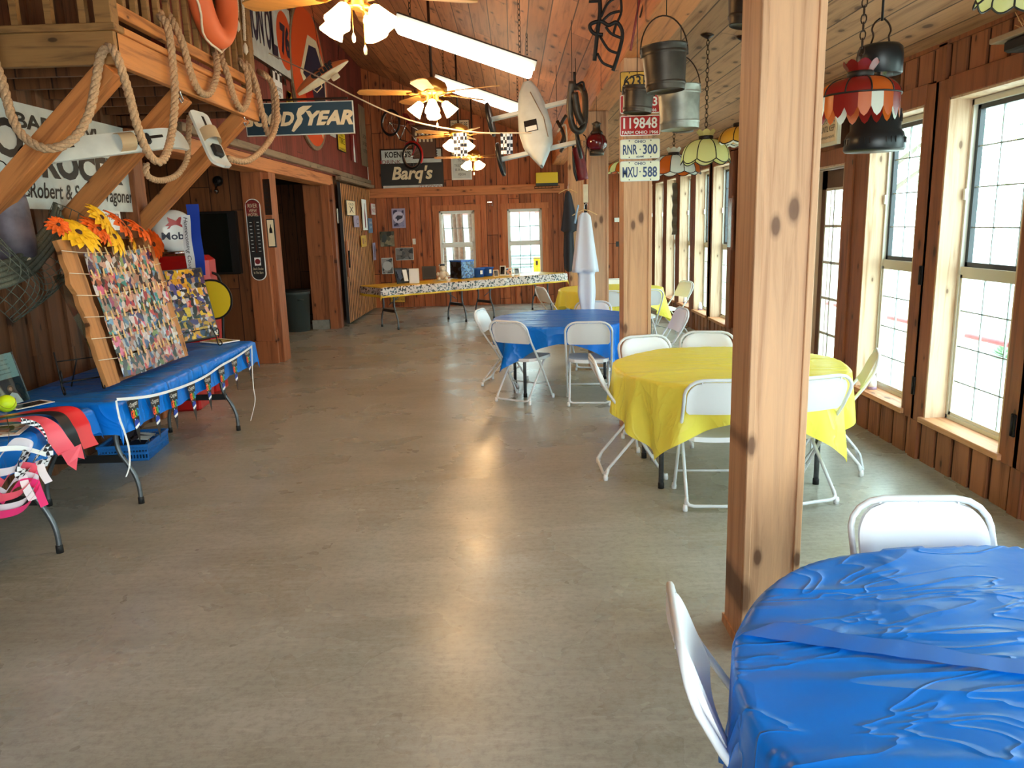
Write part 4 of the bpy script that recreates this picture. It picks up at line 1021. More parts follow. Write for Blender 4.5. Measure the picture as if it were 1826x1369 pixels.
# ---------------- photo boards
def panel_frame(P1, P2, lean):
    P1, P2 = Vector(P1), Vector(P2); uu = (P2 - P1); L = uu.length; uu.normalize(); n = uu.cross(Vector((0, 0, 1))).normalized()
    if n.dot(C0 - P1) < 0: n = -n
    up = Vector((0, 0, 1)) * math.cos(lean) - n * math.sin(lean); nn = uu.cross(up)
    return P1, Matrix((uu, up, nn)).transposed(), L
def on_table(px_, py_, z=0.757): q = onz(px_, py_, z); return q
P1, R, L = panel_frame(on_table(198, 690), on_table(324, 640), math.radians(11)); P1 = P1 + Vector((0, 0, 0.012))
W_, H_ = 1.08, 0.93
pb = thing('photo_board', 'dark stained slab board strung with rows of pegged snapshots on the blue table', 'photo display', P1, R=R)
mb = MB(); mb.box((W_ / 2, H_ / 2, -0.02), (W_, H_, 0.035), M_PALLET, bv=0.004); mb.build('backing', pb)
rnd = random.Random(5)
mb = MB(); poly = [(-0.02, 0)]; 
for k in range(15): poly.append((-0.05 - 0.035 * rnd.random() - (0.03 if k > 9 else 0), H_ * k / 14))
poly += [(0.09, H_ + 0.02)] + [(0.07 + 0.02 * rnd.random(), H_ * (14 - k) / 14) for k in range(15)]
mb.ext(poly, 0.03, M_LIVE, T=(0, 0, -0.005)); mb.build('live_edge', pb)
mb = MB(); poly = [(W_ - 0.06, 0), (W_ + 0.03, 0)] + [(W_ + 0.02 + 0.025 * rnd.random(), H_ * k / 8) for k in range(1, 9)] + [(W_ - 0.06, H_)]
mb.ext(poly, 0.03, M_LIVE, T=(0, 0, -0.005)); mb.build('live_edge', pb)
npins = 0; nph = 0; rows = 6
for r in range(rows):
    ty = H_ - 0.075 - r * 0.138
    mb = MB(); mb.tube([(-0.09, ty + 0.01, 0.03), (0.1, ty - 0.01, 0.035), (W_ * 0.45, ty - 0.025, 0.035), (W_ * 0.8, ty - 0.01, 0.035), (W_ + 0.04, ty + 0.01, 0.03)], 0.0025, M_CORD, 5); mb.build('twine', pb)
    x = 0.10 + 0.02 * rnd.random()
    while x < W_ - 0.09:
        w_ = rnd.choice((0.085, 0.1, 0.12)); h_ = 0.14 if w_ < 0.1 else rnd.choice((0.125, 0.135, 0.14))
        if x + w_ > W_ - 0.01: break
        m = MB(); a = rnd.uniform(-0.09, 0.09); Rz = rot('Z', math.degrees(a))
        m.box((0, 0, 0), (w_, h_, 0.0015), rnd.choice(PH)); o = m.build('snapshot', pb); nph += 1
        o.location = (x + w_ / 2, ty - 0.02 - h_ / 2 + 0.005 * rnd.random(), 0.036 + 0.002 * rnd.random()); o.rotation_euler = (0, 0, a)
        for q in ((0.22, 0.8) if w_ > 0.11 else (0.5,)):
            if npins >= 88: continue
            m = MB()
            for s in (-1, 1): m.box((s * 0.003, 0, 0.0), (0.004, 0.055, 0.006), M_KRAFT, R=rot('Z', s * 3.5))
            o = m.build('clothespin', pb); o.location = (x + w_ * q, ty - 0.012, 0.044); o.rotation_euler = (0, 0, rnd.uniform(-0.2, 0.2)); npins += 1
        x += w_ - rnd.uniform(-0.004, 0.01)
# sunflowers along the top of the board
def sunflower(cx_, cy_, r, mp, lab, tiltv, cz=0.05):
    r *= 1.15
    t = thing('artificial_sunflower', lab, 'flower', P1 + R @ Vector((cx_, cy_, cz)), R=R @ rot('X', tiltv[0]) @ rot('Y', tiltv[1]), group='artificial sunflowers along the top of the photo board')
    k = 0
    for ring, (n, rr, lift) in enumerate(((14, 1.0, 0.0), (12, 0.78, 0.012))):
        for i in range(n):
            a = 2 * PI * (i + 0.5 * ring) / n + rnd.uniform(-0.1, 0.1); l = r * rr * rnd.uniform(0.88, 1.06)
            Rz = Matrix.Rotation(a, 3, 'Z')
            m = MB(); m.grid(6, 2, lambda u, v, l=l: (0.012 + u * l, (v - 0.5) * 0.42 * r * math.sin(PI * min(1, u * 0.93 + 0.07)) ** 0.7, lift + 0.25 * l * u * (1 - u) * 1.6 - 0.12 * l * u * u + 0.01 * abs(v - 0.5)), mp, True, Rz)
            m.build('petal', t)
    m = MB(); m.lathe([(r * 0.16, 0.0), (r * 0.18, 0.012), (r * 0.13, 0.024), (0, 0.026)], M_SUNC, 16); m.build('flower_centre', t)
for (cx_, cy_, r, mp, lab, tv) in ((0.10, H_ + 0.03, 0.13, M_SUNY, 'large yellow sunflower at the left end of the photo board top', (-35, -10)), (-0.08, H_ + 0.08, 0.055, M_SUNO, 'small orange sunflower poking out at the far left of the photo board', (-30, -30)),
     (0.34, H_ + 0.05, 0.10, M_SUNO, 'orange red sunflower between the two yellow ones on the photo board', (-25, 0)), (0.42, H_ + 0.13, 0.10, M_SUNY, 'yellow sunflower set highest and behind on the photo board top', (-20, 5)),
     (0.50, H_ + 0.00, 0.12, M_SUNY, 'yellow sunflower with dark centre drooping at the middle of the board top', (-15, 5)), (0.66, H_ + 0.08, 0.12, M_SUNO, 'deep orange sunflower right of the drooping yellow one', (-25, 15)),
     (0.72, H_ + 0.0, 0.10, M_SUNY, 'yellow orange sunflower hanging low right of the board middle', (-10, 25)), (0.90, H_ + 0.04, 0.11, M_SUNO, 'orange sunflower near the right end of the board top', (-30, 10)), (1.06, H_ - 0.06, 0.10, M_SUNO, 'red orange sunflower turned sideways at the right end of the photo board', (-10, 60))):
    sunflower(cx_, cy_, r, mp, lab, tv)
def easel(lab, A, B, hgt, back, grp='black wire easels'):
    """scrolled wire easel; A, B front feet"""
    A, B = Vector(A), Vector(B); uu = (B - A); L = uu.length; uu.normalize(); n = uu.cross(Vector((0, 0, 1))).normalized()
    if n.dot(C0 - A) < 0: n = -n
    R_ = Matrix((uu, -n, Vector((0, 0, 1)))).transposed()      # local: x across, y away from viewer, z up
    t = thing('wire_easel', lab, 'easel', A, R=R_, group=grp)
    for x in (0, L):
        m = MB(); m.tube(spline([(x, -0.035, 0.05), (x, -0.06, 0.025), (x, -0.05, 0.006), (x, -0.02, 0.01), (x, 0.0, 0.08), (x, 0.05, hgt * 0.6), (x, 0.06, hgt * 0.62)], 5), 0.005, M_IRON, 6)
        m.tube(spline([(x, -0.03, 0.07), (x, -0.04, 0.12), (x, -0.025, 0.15), (x, -0.01, 0.13), (x, -0.02, 0.115)], 5), 0.004, M_IRON, 6); m.build('upright', t)
    m = MB(); m.tube([(0, -0.01, 0.075), (L, -0.01, 0.075)], 0.005, M_IRON, 6); m.tube([(0, 0.03, hgt * 0.5), (L, 0.03, hgt * 0.5)], 0.004, M_IRON, 6); m.build('crossbar', t)
    m = MB(); m.tube([(L / 2, 0.03, hgt * 0.5), (L / 2, back, 0.005)], 0.005, M_IRON, 6); m.build('rear_strut', t)
easel('black scrolled wire easel at the near end of the photo board, holding a clear sheet', on_table(112, 703), on_table(182, 692), 0.4, 0.22)
a_, b_ = on_table(108, 695), on_table(184, 690)
q1, q2 = on_table(184, 686) + Vector((0, 0, 0.08)), onx(94, 493, -2.98)
mb = MB(); d_ = Vector((-0.62, -0.08, 0))
mb.add([q1, q2, q2 + Vector((-0.16, 0.42, 0)), q1 + Vector((-0.16, 0.42, 0)), q1 + Vector((0.006, 0, 0.004)), q2 + Vector((0.006, 0, 0.004)), q2 + Vector((-0.154, 0.42, 0.004)), q1 + Vector((-0.154, 0.42, 0.004))], [(0, 1, 2, 3), (7, 6, 5, 4), (0, 4, 5, 1), (1, 5, 6, 2), (2, 6, 7, 3), (3, 7, 4, 0)], M_ACRYL)
tag(mb.build('acrylic_sheet', None, q1), 'clear acrylic sheet leaning back beside the photo board', 'sheet')
# second collage of team pictures
P1c, Rc, Lc = panel_frame(on_table(311, 614, 0.83), on_table(392, 598, 0.83), math.radians(12))
Wc, Hc_ = Lc * 1.0, 0.60
cb = thing('collage_board', 'black edged collage of yellow and purple team snapshots, on the far end of the table', 'photo display', P1c, R=Rc)
mb = MB(); mb.box((Wc / 2, Hc_ / 2, -0.008), (Wc, Hc_, 0.014), M_BLKP); mb.build('backing', cb)
rnd = random.Random(9); y = 0.01
while y < Hc_ - 0.05:
    h_ = rnd.choice((0.075, 0.09, 0.105)); h_ = min(h_, Hc_ - 0.008 - y); x = 0.01
    while x < Wc - 0.04:
        w_ = min(rnd.choice((0.10, 0.13, 0.09, 0.15)), Wc - 0.008 - x)
        m = MB(); m.box((0, 0, 0), (w_, h_, 0.0012), rnd.choice(PHY + PHY + PH[:1])); o = m.build('snapshot', cb); o.location = (x + w_ / 2, y + h_ / 2, 0.001 + 0.001 * rnd.random()); o.rotation_euler = (0, 0, rnd.uniform(-0.03, 0.03)); x += w_
    y += h_
qa, qb = P1c + Rc @ Vector((0.04, 0, 0.03)), P1c + Rc @ Vector((Wc - 0.08, 0, 0.03)); qa.z = qb.z = 0.757
easel('black scrolled wire easel under the team collage', qa, qb, 0.3, 0.2)
# things lying on the blue tables
def flat(name, lab, cat, px_, py_, w, l, m, rz, z=0.752, th=0.003, grp=None, extra=None):
    q = on_table(px_, py_, z); mb = MB(); mb.box((0, 0, th / 2), (w, l, th), m); o = mb.build(name); o.location = (q.x, q.y, z); o.rotation_euler = (0, 0, rz); tag(o, lab, cat, grp)
    if extra: e = MB(); extra(e, th); e.build('print', o)
    return o
flat('magazine', 'open picture page lying under the team collage', 'magazine', 392, 609, 0.21, 0.28, M_PAPER, 1.0, extra=lambda e, z: e.box((0, 0, z + .0005), (0.17, 0.24, 0.001), M_GRYPRINT), th=0.008)
flat('photo_sheet', 'printed photo sheet lying beside the softball', 'photo', 52, 722, 0.14, 0.22, M_PAPER, -0.5, extra=lambda e, z: e.box((0, 0, z + .0005), (0.10, 0.18, 0.001), M_DARKPRINT))
flat('photo_sheet', 'blue and white photo page lying at the near edge of the table', 'photo', 8, 768, 0.2, 0.26, M_PAPER, 0.3, extra=lambda e, z: e.box((0, 0, z + .0005), (0.15, 0.2, 0.001), PH[2]))
q = on_table(14, 734); t = thing('softball', 'fluorescent yellow softball resting on the blue cloth', 'ball', (q.x, q.y, 0.75 + 0.054))
mb = MB(); mb.lathe([(0.0485 * math.sin(a), -0.0485 * math.cos(a)) for a in [PI * i / 16 for i in range(17)]], M_NEON, 24); mb.build('cover', t)
mb = MB(); mb.tube([Vector((0.049 * math.cos(a) * math.cos(0.5 * math.sin(2 * a)), 0.049 * math.sin(a) * math.cos(0.5 * math.sin(2 * a)), 0.049 * math.sin(0.5 * math.sin(2 * a)))) for a in [2 * PI * i / 40 for i in range(40)]], 0.0012, M_DRED, 4, closed=True); mb.build('stitching', t)
P1a, Ra, La = panel_frame(on_table(-30, 738), on_table(54, 712), math.radians(14))
mb = MB(); mb.box((La / 2, 0.15, 0), (La, 0.30, 0.005), M_ACRYL); t = mb.build('sign_holder'); t.location = P1a; t.rotation_euler = Ra.to_euler(); tag(t, 'clear upright holder with a printed note and a portrait beside the softball', 'sign holder')
mb = MB(); mb.box((La / 2, 0.225, -0.004), (La - 0.01, 0.145, 0.001), M_PAPER)
for k in range(4): mb.text(('thank you for coming to', 'celebrate with us please sign', 'the book and leave a note of', 'advice for the graduate')[k], La * 0.7, 0.011, M_BLACKT, (La / 2, 0.262 - 0.026 * k, -0.0033), th=0)
mb.build('note', t)
mb = MB(); mb.box((La / 2, 0.075, -0.004), (La - 0.01, 0.15, 0.001), mat('dim_photo_backdrop', (70, 78, 92), 0.4)); mb.lathe([(0.03, -0.002), (0.0, 0.0005)], mat('portrait_skin', SK, 0.5), 16, (La * 0.7, 0.09, -0.002)); mb.ext([(La * .58, 0.0), (La * .86, 0.0), (La * .8, 0.055), (La * .7, 0.07), (La * .62, 0.055)], 0.001, M_WSAT, T=(0, 0, -0.0033)); mb.build('portrait', t)
# red sash with black edge and pink tail draped over the corner
def ribbon(mb, P, w, m, dirv, n=8, taper=None):
    pts = spline(P, n); k = len(pts) - 1
    def fn(u, v):
        i = min(k, int(round(u * k))); d = Vector(dirv) if not callable(dirv) else dirv(u); q = w * (taper(u) if taper else 1); return pts[i] + d * ((v - 0.5) * q)
    mb.grid(k, 1, fn, m, True)
E_ = Vector((-2.345, 0, 0))
t = thing('satin_sash', 'red satin sash with a black edge and pink tails hanging over the blue table corner', 'sash', (-2.5, 4.05, 0.76))
def W(*p): return [Vector((q[0] - 0.10, q[1] - 0.22, q[2] if q[2] > 0.74 else 0.74 - (0.74 - q[2]) * 0.58)) - Vector((-2.5, 4.05, 0.76)) for q in p]
mb = MB(); ribbon(mb, W((-3.1, 3.75, 0.765), (-2.8, 4.02, 0.775), (-2.55, 4.2, 0.79), (-2.38, 4.28, 0.785), (-2.31, 4.28, 0.68), (-2.29, 4.27, 0.55), (-2.27, 4.28, 0.44)), 0.15, M_REDSAT, (0.3, 0.93, 0)); mb.build('red_band', t)
mb = MB(); ribbon(mb, W((-3.1, 3.66, 0.768), (-2.8, 3.93, 0.78), (-2.55, 4.1, 0.797), (-2.37, 4.18, 0.79), (-2.30, 4.18, 0.68), (-2.285, 4.2, 0.5), (-2.28, 4.22, 0.36)), 0.07, M_BLKSAT, (0.3, 0.93, 0)); mb.build('black_band', t)
mb = MB()
ribbon(mb, W((-2.6, 3.98, 0.79), (-2.42, 4.03, 0.80), (-2.32, 4.03, 0.76), (-2.28, 4.05, 0.62), (-2.265, 4.08, 0.50)), 0.12, M_PINK, (0.25, 0.95, 0)); 
a = W((-2.262, 4.02, 0.52), (-2.258, 4.20, 0.52), (-2.25, 4.20, 0.37), (-2.25, 4.14, 0.42), (-2.25, 4.11, 0.31), (-2.255, 4.05, 0.40))
mb.add(a, [(0, 1, 2, 3, 4, 5)], M_PINK); mb.build('pink_tail', t)
mb = MB(); mb.text('2019 - 2020', 0.4, 0.05, M_BRASS, th=0.004, R=ori((0.93, 0.36, 0), (-0.36, 0.93, 0)), T=W((-2.72, 4.08, 0.787))[0]); mb.build('lettering', t)
# hair bows hanging at the near corner
t = thing('hair_bow', 'pink, white and zebra ribbon hair bow dangling from the corner of the near blue cloth', 'bow', (-2.4, 3.53, 0.66))
OF = Vector((-2.3, 3.7, 0.6))
def loopb(mb, P, w, m, d): ribbon(mb, [Vector(p) - OF for p in P], w, m, d, 6)
mb = MB(); loopb(mb, [(-2.36, 3.85, 0.76), (-2.31, 3.9, 0.72), (-2.29, 3.92, 0.64), (-2.28, 3.9, 0.58)], 0.03, checker('dotted_ribbon', (16, 16, 24), (236, 236, 240), 90), (0.1, 0, 1)); loopb(mb, [(-2.36, 3.75, 0.80), (-2.31, 3.68, 0.76), (-2.29, 3.62, 0.68)], 0.03, M_BLKSAT, (0.1, 0, 1)); mb.build('dotted_tail', t)
mb = MB(); loopb(mb, [(-2.28, 3.74, 0.60), (-2.26, 3.66, 0.64), (-2.25, 3.6, 0.58), (-2.26, 3.68, 0.54), (-2.27, 3.76, 0.58), (-2.25, 3.84, 0.62), (-2.25, 3.86, 0.55), (-2.27, 3.78, 0.55)], 0.06, checker('zebra_ribbon', (240, 240, 244), (40, 40, 48), 40), (0.5, 0, 0.8)); mb.build('knot', t)
for (yy, m_, l_) in ((3.74, M_HPINK, 0.22), (3.66, M_SHEER, 0.16), (3.8, M_SHEER, 0.12)):
    mb = MB(); loopb(mb, [(-2.27, yy, 0.57), (-2.255, yy - 0.01, 0.57 - l_ * 0.5), (-2.245, yy + 0.01, 0.57 - l_)], 0.05, m_, (0.2, 0.95, 0)); mb.build('ribbon_tail', t)
t = thing('hair_bow', 'pink and white looped hair bow hanging lowest at the left edge of the view', 'bow', (-2.42, 3.34, 0.66)); OF = Vector((-2.3, 3.5, 0.45))
for k, (m_, zz) in enumerate(((M_SHEER, 0.50), (M_PINK, 0.38), (M_SHEER, 0.33), (M_HPINK, 0.30))):
    mb = MB(); loopb(mb, [(-2.28, 3.55, zz), (-2.25, 3.62, zz + 0.06), (-2.23, 3.72, zz + 0.01), (-2.24, 3.62, zz - 0.06), (-2.27, 3.5, zz - 0.05), (-2.25, 3.4, zz), (-2.26, 3.46, zz + 0.05), (-2.28, 3.55, zz)], 0.045, m_, (0.5, 0.1, 0.85)); mb.build('loop', t)
mb = MB(); loopb(mb, [(-2.26, 3.5, 0.56), (-2.24, 3.66, 0.52), (-2.23, 3.82, 0.44)], 0.025, M_WSAT, (0, 0, 1)); mb.build('white_band', t)

# ---------------- pennant banner
bn = thing('pennant_banner', 'string of black graduation pennants pinned along the blue cloth edge', 'banner', (-2.32, 5.4, 0.75))
OB = Vector((-2.32, 5.4, 0.75))
top = [(207, 712), (235, 710), (272, 705), (308, 695), (343, 682), (370, 668), (393, 652), (420, 637), (449, 617)]
XS = -2.335
TP = [onx(x, y, XS + 0.012) for x, y in top]
mb = MB(); k_ = spline(TP, 6); mb.grid(len(k_) - 1, 1, lambda u, v: k_[int(round(u * (len(k_) - 1)))] - OB + Vector((0.004, 0, (v - 0.5) * 0.018)), M_WSAT, True); mb.build('ribbon', bn)
for P in ([(207, 714), (213, 745), (222, 770), (230, 800), (231, 830), (225, 850)], [(449, 617), (450, 655), (452, 690), (455, 715), (447, 750)]):
    mb = MB(); pp = spline([onx(x, y, XS + 0.03) for x, y in P], 5); mb.grid(len(pp) - 1, 1, lambda u, v: pp[int(round(u * (len(pp) - 1)))] - OB + Vector((0, (v - 0.5) * 0.022, 0)), M_WSAT, True); mb.build('ribbon_end', bn)
M_DOT = NT('black_dotted_pennant'); _tc = M_DOT.n('TexCoord'); _vo = M_DOT.n('TexVoronoi', {'Vector': _tc.outputs['Object'], 'Scale': 42.0, 'Randomness': 0.8})
M_DOT.bsdf(Base_Color=M_DOT.ramp(_vo.outputs['Distance'], [(0.0, (0.8, 0.8, 0.85)), (0.17, (0.8, 0.8, 0.85)), (0.2, (0.01, 0.01, 0.012))]), Roughness=0.35); M_DOT = M_DOT.m
LC = [mat('letter_red', (236, 60, 60), 0.4), mat('letter_orange', (244, 140, 30), 0.4), mat('letter_green', (90, 190, 60), 0.4), mat('letter_blue', (40, 140, 220), 0.4)]
for k, (px_, py_) in enumerate([(236, 711), (275, 706), (308, 696), (340, 684), (369, 669), (394, 654), (417, 639), (440, 622)]):
    q = onx(px_, py_, XS + 0.014)
    m = MB(); m.ext([(-0.068, 0), (0.068, 0), (0.02, -0.21), (0, -0.275), (-0.02, -0.21)], 0.001, M_DOT); o = m.build('pennant', bn)
    o.location = q - OB; o.rotation_euler = (O_L @ rot('X', -2) @ rot('Z', rnd.uniform(-3, 3))).to_euler()
    m = MB(); m.text('Congrats', 0.09, 0.035, M_PAPER, (0, -0.035, 0.002), th=0, shear=0.3)
    for i, ch in enumerate('GRAD'): m.text(ch, 0.026, 0.05, LC[i], (-0.036 + 0.024 * i, -0.09, 0.002), th=0, bold=0.04)
    m.build('lettering', o)
    m = MB(); disc(m, 0.0, -0.155, 0.0015, 0.028, M_ROYAL, th=0.0006); m.ext([(-0.03, -0.17), (-0.02, -0.185), (0.026, -0.17), (0.026, -0.155)], 0.001, M_PAPER, T=(0, 0, 0.0018)); m.build('badge', o)

# ---------------- basket and red box below the table
q0, q1_, q2_ = onz(210, 820), onz(266, 822), onz(303, 792)
bx = thing('plastic_basket', 'blue slotted plastic basket on the floor under the long table', 'basket', (-3.07, 5.9, 0.0), 0.12)
mb = MB(); w2, l2, hh = 0.18, 0.24, 0.13
mb.bb(-w2, w2, -l2, l2, 0.0, 0.006, M_TEALB)
mb.bb(-w2 - .01, w2 + .01, -l2 - .01, -l2 + 0.004, hh - 0.02, hh, M_TEALB); mb.bb(-w2 - .01, w2 + .01, l2 - 0.004, l2 + .01, hh - 0.02, hh, M_TEALB); mb.bb(-w2 - .01, -w2 + .004, -l2, l2, hh - 0.02, hh, M_TEALB); mb.bb(w2 - .004, w2 + .01, -l2, l2, hh - 0.02, hh, M_TEALB)
for zz in (0.0, 0.05, 0.085): mb.bb(-w2, w2, -l2, -l2 + 0.004, zz, zz + 0.02, M_TEALB); mb.bb(-w2, w2, l2 - .004, l2, zz, zz + 0.02, M_TEALB); mb.bb(-w2, -w2 + .004, -l2, l2, zz, zz + 0.02, M_TEALB); mb.bb(w2 - .004, w2, -l2, l2, zz, zz + 0.02, M_TEALB)
for i in range(17): x = -w2 + 2 * w2 * i / 16; mb.bb(x - .004, x + .004, -l2, -l2 + 0.004, 0, hh, M_TEALB); mb.bb(x - .004, x + .004, l2 - .004, l2, 0, hh, M_TEALB)
for i in range(22): y = -l2 + 2 * l2 * i / 21; mb.bb(-w2, -w2 + .004, y - .004, y + .004, 0, hh, M_TEALB); mb.bb(w2 - .004, w2, y - .004, y + .004, 0, hh, M_TEALB)
mb.build('basket_body', bx)
bl = bx.location
for (lab, dx, dy, dz, w_, l_, m_, ra, rb) in (('navy blue folder lying in the basket', 0.0, -0.05, 0.11, 0.22, 0.3, M_NAVY, 8, 12), ('white envelope showing at the far side of the basket', 0.0, 0.08, 0.12, 0.2, 0.26, M_PAPER, -4, 8), ('printed programme propped up in the basket, leaning on the folder', -0.02, -0.02, 0.17, 0.16, 0.24, M_DARKPRINT, 25, -20)):
    m = MB(); m.box((0, 0, 0), (w_, l_, 0.006), m_); o = m.build('folder' if 'folder' in lab else ('envelope' if 'envelope' in lab else 'programme')); o.location = (bl.x + dx, bl.y + dy, dz); o.rotation_euler = (math.radians(ra), math.radians(rb), 0.2); tag(o, lab, 'paper')
t = thing('storage_box', 'red plastic box under the far end of the photo board table', 'box', (-3.3, 7.55, 0.0), 0.1)
mb = MB(); mb.box((0, 0, 0.15), (0.34, 0.5, 0.3), M_REDP, bv=0.02); mb.build('box_body', t); mb = MB(); mb.box((0, 0, 0.31), (0.36, 0.52, 0.03), M_REDP, bv=0.01); mb.build('lid', t)

# ================================================================== ALCOVE: pump, globe, ribbon, cabinet, lamp
PX = onx(318, 452, -3.58)      # globe foot
gy = 8.05
t = thing('gas_pump', 'red vintage petrol pump in the alcove behind the collage', 'gas pump', (-3.46, gy + 0.1, 0.0), 0.12)
mb = MB(); mb.box((0, 0, 0.74), (0.56, 0.36, 1.48), M_REDP, bv=0.05); mb.build('pump_body', t)
mb = MB(); mb.box((0.0, -0.19, 1.2), (0.4, 0.02, 0.22), M_CREAM, bv=0.005); mb.build('dial', t)
mb = MB(); mb.tube(spline([(0.27, -0.05, 1.3), (0.36, -0.06, 1.2), (0.34, -0.08, 0.7), (0.3, -0.08, 0.3)], 6), 0.014, M_BLK, 8); mb.build('hose', t)
gc = Vector((-3.52, gy + 0.08, 1.50))
t = thing('pump_globe', 'white milk glass pump globe with a red winged horse, on top of the red pump', 'globe', gc, math.radians(28))
mb = MB(); mb.lathe([(0.12, 0), (0.12, 0.02), (0.10, 0.035)], M_CHROME, 24); mb.build('collar', t)
mb = MB(); RG = rot('X', 90)
mb.lathe([(0.0, -0.085), (0.10, -0.085), (0.165, -0.075), (0.205, -0.05), (0.215, 0.0), (0.205, 0.05), (0.165, 0.075), (0.10, 0.085), (0, 0.085)], mat('milk_glass', (236, 238, 238), 0.2), 36, (0, 0, 0.235), RG); mb.build('globe_glass', t)
mb = MB(); Rt = ori((1, 0, 0), (0, 0, 1)); mb.text('Mobil', 0.26, 0.075, M_NAVY, (0, -0.05, 0), Rt, (0, -0.0865, 0.235), bold=0.02, th=0.002); mb.build('lettering', t)
mb = MB(); horse = [(-0.09, 0.0), (-0.05, 0.035), (-0.06, 0.09), (-0.02, 0.07), (0.02, 0.05), (0.05, 0.085), (0.085, 0.095), (0.07, 0.06), (0.06, 0.02), (0.09, -0.005), (0.08, -0.02), (0.045, 0.0), (0.02, 0.01), (0.0, 0.01), (-0.03, 0.0), (-0.05, -0.025), (-0.075, -0.03), (-0.05, 0.0)]
mb.ext(horse, 0.002, M_REDP, Rt, Vector((0, -0.087, 0.235)) + Rt @ Vector((0, 0.05, 0))); mb.build('winged_horse', t)
t = thing('ribbon_streamer', 'royal blue and white ribbon with vertical lettering hanging in front of the globe', 'ribbon', (-3.16, 7.6, 1.4))
a0, a1 = ony(324, 352, 7.6), ony(345, 468, 7.6)
for nm, dx, w_, m_, dy, ztop in (('white_band', 0.0, 0.085, M_WSAT, -0.02, 1.88), ('blue_band', 0.07, 0.12, M_ROYAL, 0.0, 1.98)):
    m = MB(); m.grid(3, 16, lambda u, v: ((u - 0.5) * w_ + dx + 0.0 * v, dy + 0.012 * math.sin(v * 9 + u), (ztop - 1.4) + v * (1.30 - ztop)), m_, True); m.build(nm, t)
m = MB(); m.text('Homecoming Court', 0.52, 0.05, M_NAVY, (0, 0, 0), ori((0, 0, -1), (1, 0, 0)), (0.0, -0.038, 0.2), shear=0.25, th=0); m.build('lettering', t)
t = sign('round_sign', 'yellow round sign with a black rim behind the team collage', 'sign', 'B', (-3.13, 7.95, 1.03), 0.42, 0.42, M_YELP, (), M_BLKP, 0.02, rounded=0.2)
q, w, h = rect_px('B', 10.16, (347, 378), (430, 488))
t = thing('display_cabinet', 'dark glazed display cabinet hung in the shadowed alcove', 'cabinet', (q.x, 10.19, q.z))
mb = MB(); mb.box((0, -0.05, 0), (w + 0.04, 0.1, h), M_BLKP, bv=0.008); mb.build('case', t)
mb = MB(); mb.box((-0.03, -0.104, 0), (w - 0.1, 0.006, h - 0.06), M_TVBLK); mb.build('glass_front', t)
q = ony(384, 322, 10.1)
t = thing('wall_lamp', 'round black wall lamp with a clear bulb above the dark cabinet', 'lamp', (q.x, 10.19, q.z))
mb = MB(); mb.lathe([(0.065, 0), (0.06, 0.03), (0.045, 0.045), (0, 0.05)], M_IRON, 20, (0, 0, 0), rot('X', 90)); mb.build('backplate', t)
mb = MB(); mb.tube([(0, -0.05, 0.0), (0, -0.09, -0.03), (0, -0.09, -0.08)], 0.015, M_IRON, 8); mb.build('arm', t)
mb = MB(); mb.lathe([(0.0, -0.09), (0.025, -0.07), (0.03, -0.045), (0.015, -0.015), (0.012, 0)], M_CHIM, 14, (0, -0.09, -0.08)); mb.build('bulb', t)

# thermometer sign on the door post, plaque, framed picture
q, w, h = rect_px('B', 9.95, (452, 357), (484, 497))
def th_extra(eb, z):
    eb.ext([(-0.085, .30), (0.085, .30), (0.085, .455), (0.04, .49), (-0.04, .49), (-0.085, .455)], 0.001, M_DRED, T=(0, 0, z))
    for i in range(9):
        for s in (-1, 1): eb.box((s * 0.045, 0.22 - i * 0.045, z + .001), (0.03, 0.006, 0.001), M_PAPER)
    eb.box((0, 0.04, z + .001), (0.012, 0.40, 0.002), M_CHROME); eb.box((0, -0.27, z + .001), (0.08, 0.10, 0.001), M_PAPER); disc(eb, 0, -0.27, z + .0015, 0.034, M_DRED)
sign('thermometer_sign', 'black hotel thermometer sign with rounded ends on the doorway post', 'thermometer', 'B', (-3.275, 9.94, 1.60), 0.19, 1.02, M_BLACKT,
     [('RIVER', 0, 0.425, 0.12, 0.05, M_CREAM), ('VIEW', 0, 0.365, 0.10, 0.04, M_CREAM), ('HOTEL', 0, 0.315, 0.13, 0.04, M_CREAM), ('Don\'t Smoke', 0, -0.36, 0.13, 0.03, M_CREAM), ('In The Barn', 0, -0.41, 0.12, 0.03, M_CREAM)], M_WHITE, 0.01, rounded=0.09, extra=th_extra)
sign('carved_plaque', 'dark brown carved wooden plaque above the small framed picture at the doorway', 'plaque', 'B', (-3.115, 10.03, 2.13), 0.10, 0.44, M_BRONZE, (), None, extra=lambda e, z: [e.box((0, 0.15 - 0.05 * i, z), (0.05, 0.02, 0.004), M_DARK) for i in range(7)])
sign('framed_picture', 'small narrow framed picture on the doorway jamb below the plaque', 'picture', 'B', (-3.10, 10.03, 1.68), 0.11, 0.36, M_CREAM, (), M_BLKP, 0.015, extra=lambda e, z: e.lathe([(0.02, 0), (0.018, 0.05), (0.006, 0.08), (0.006, 0.11)], M_BLKP, 8, (0, 0.0, z), rot('X', -90), sy=0.05))

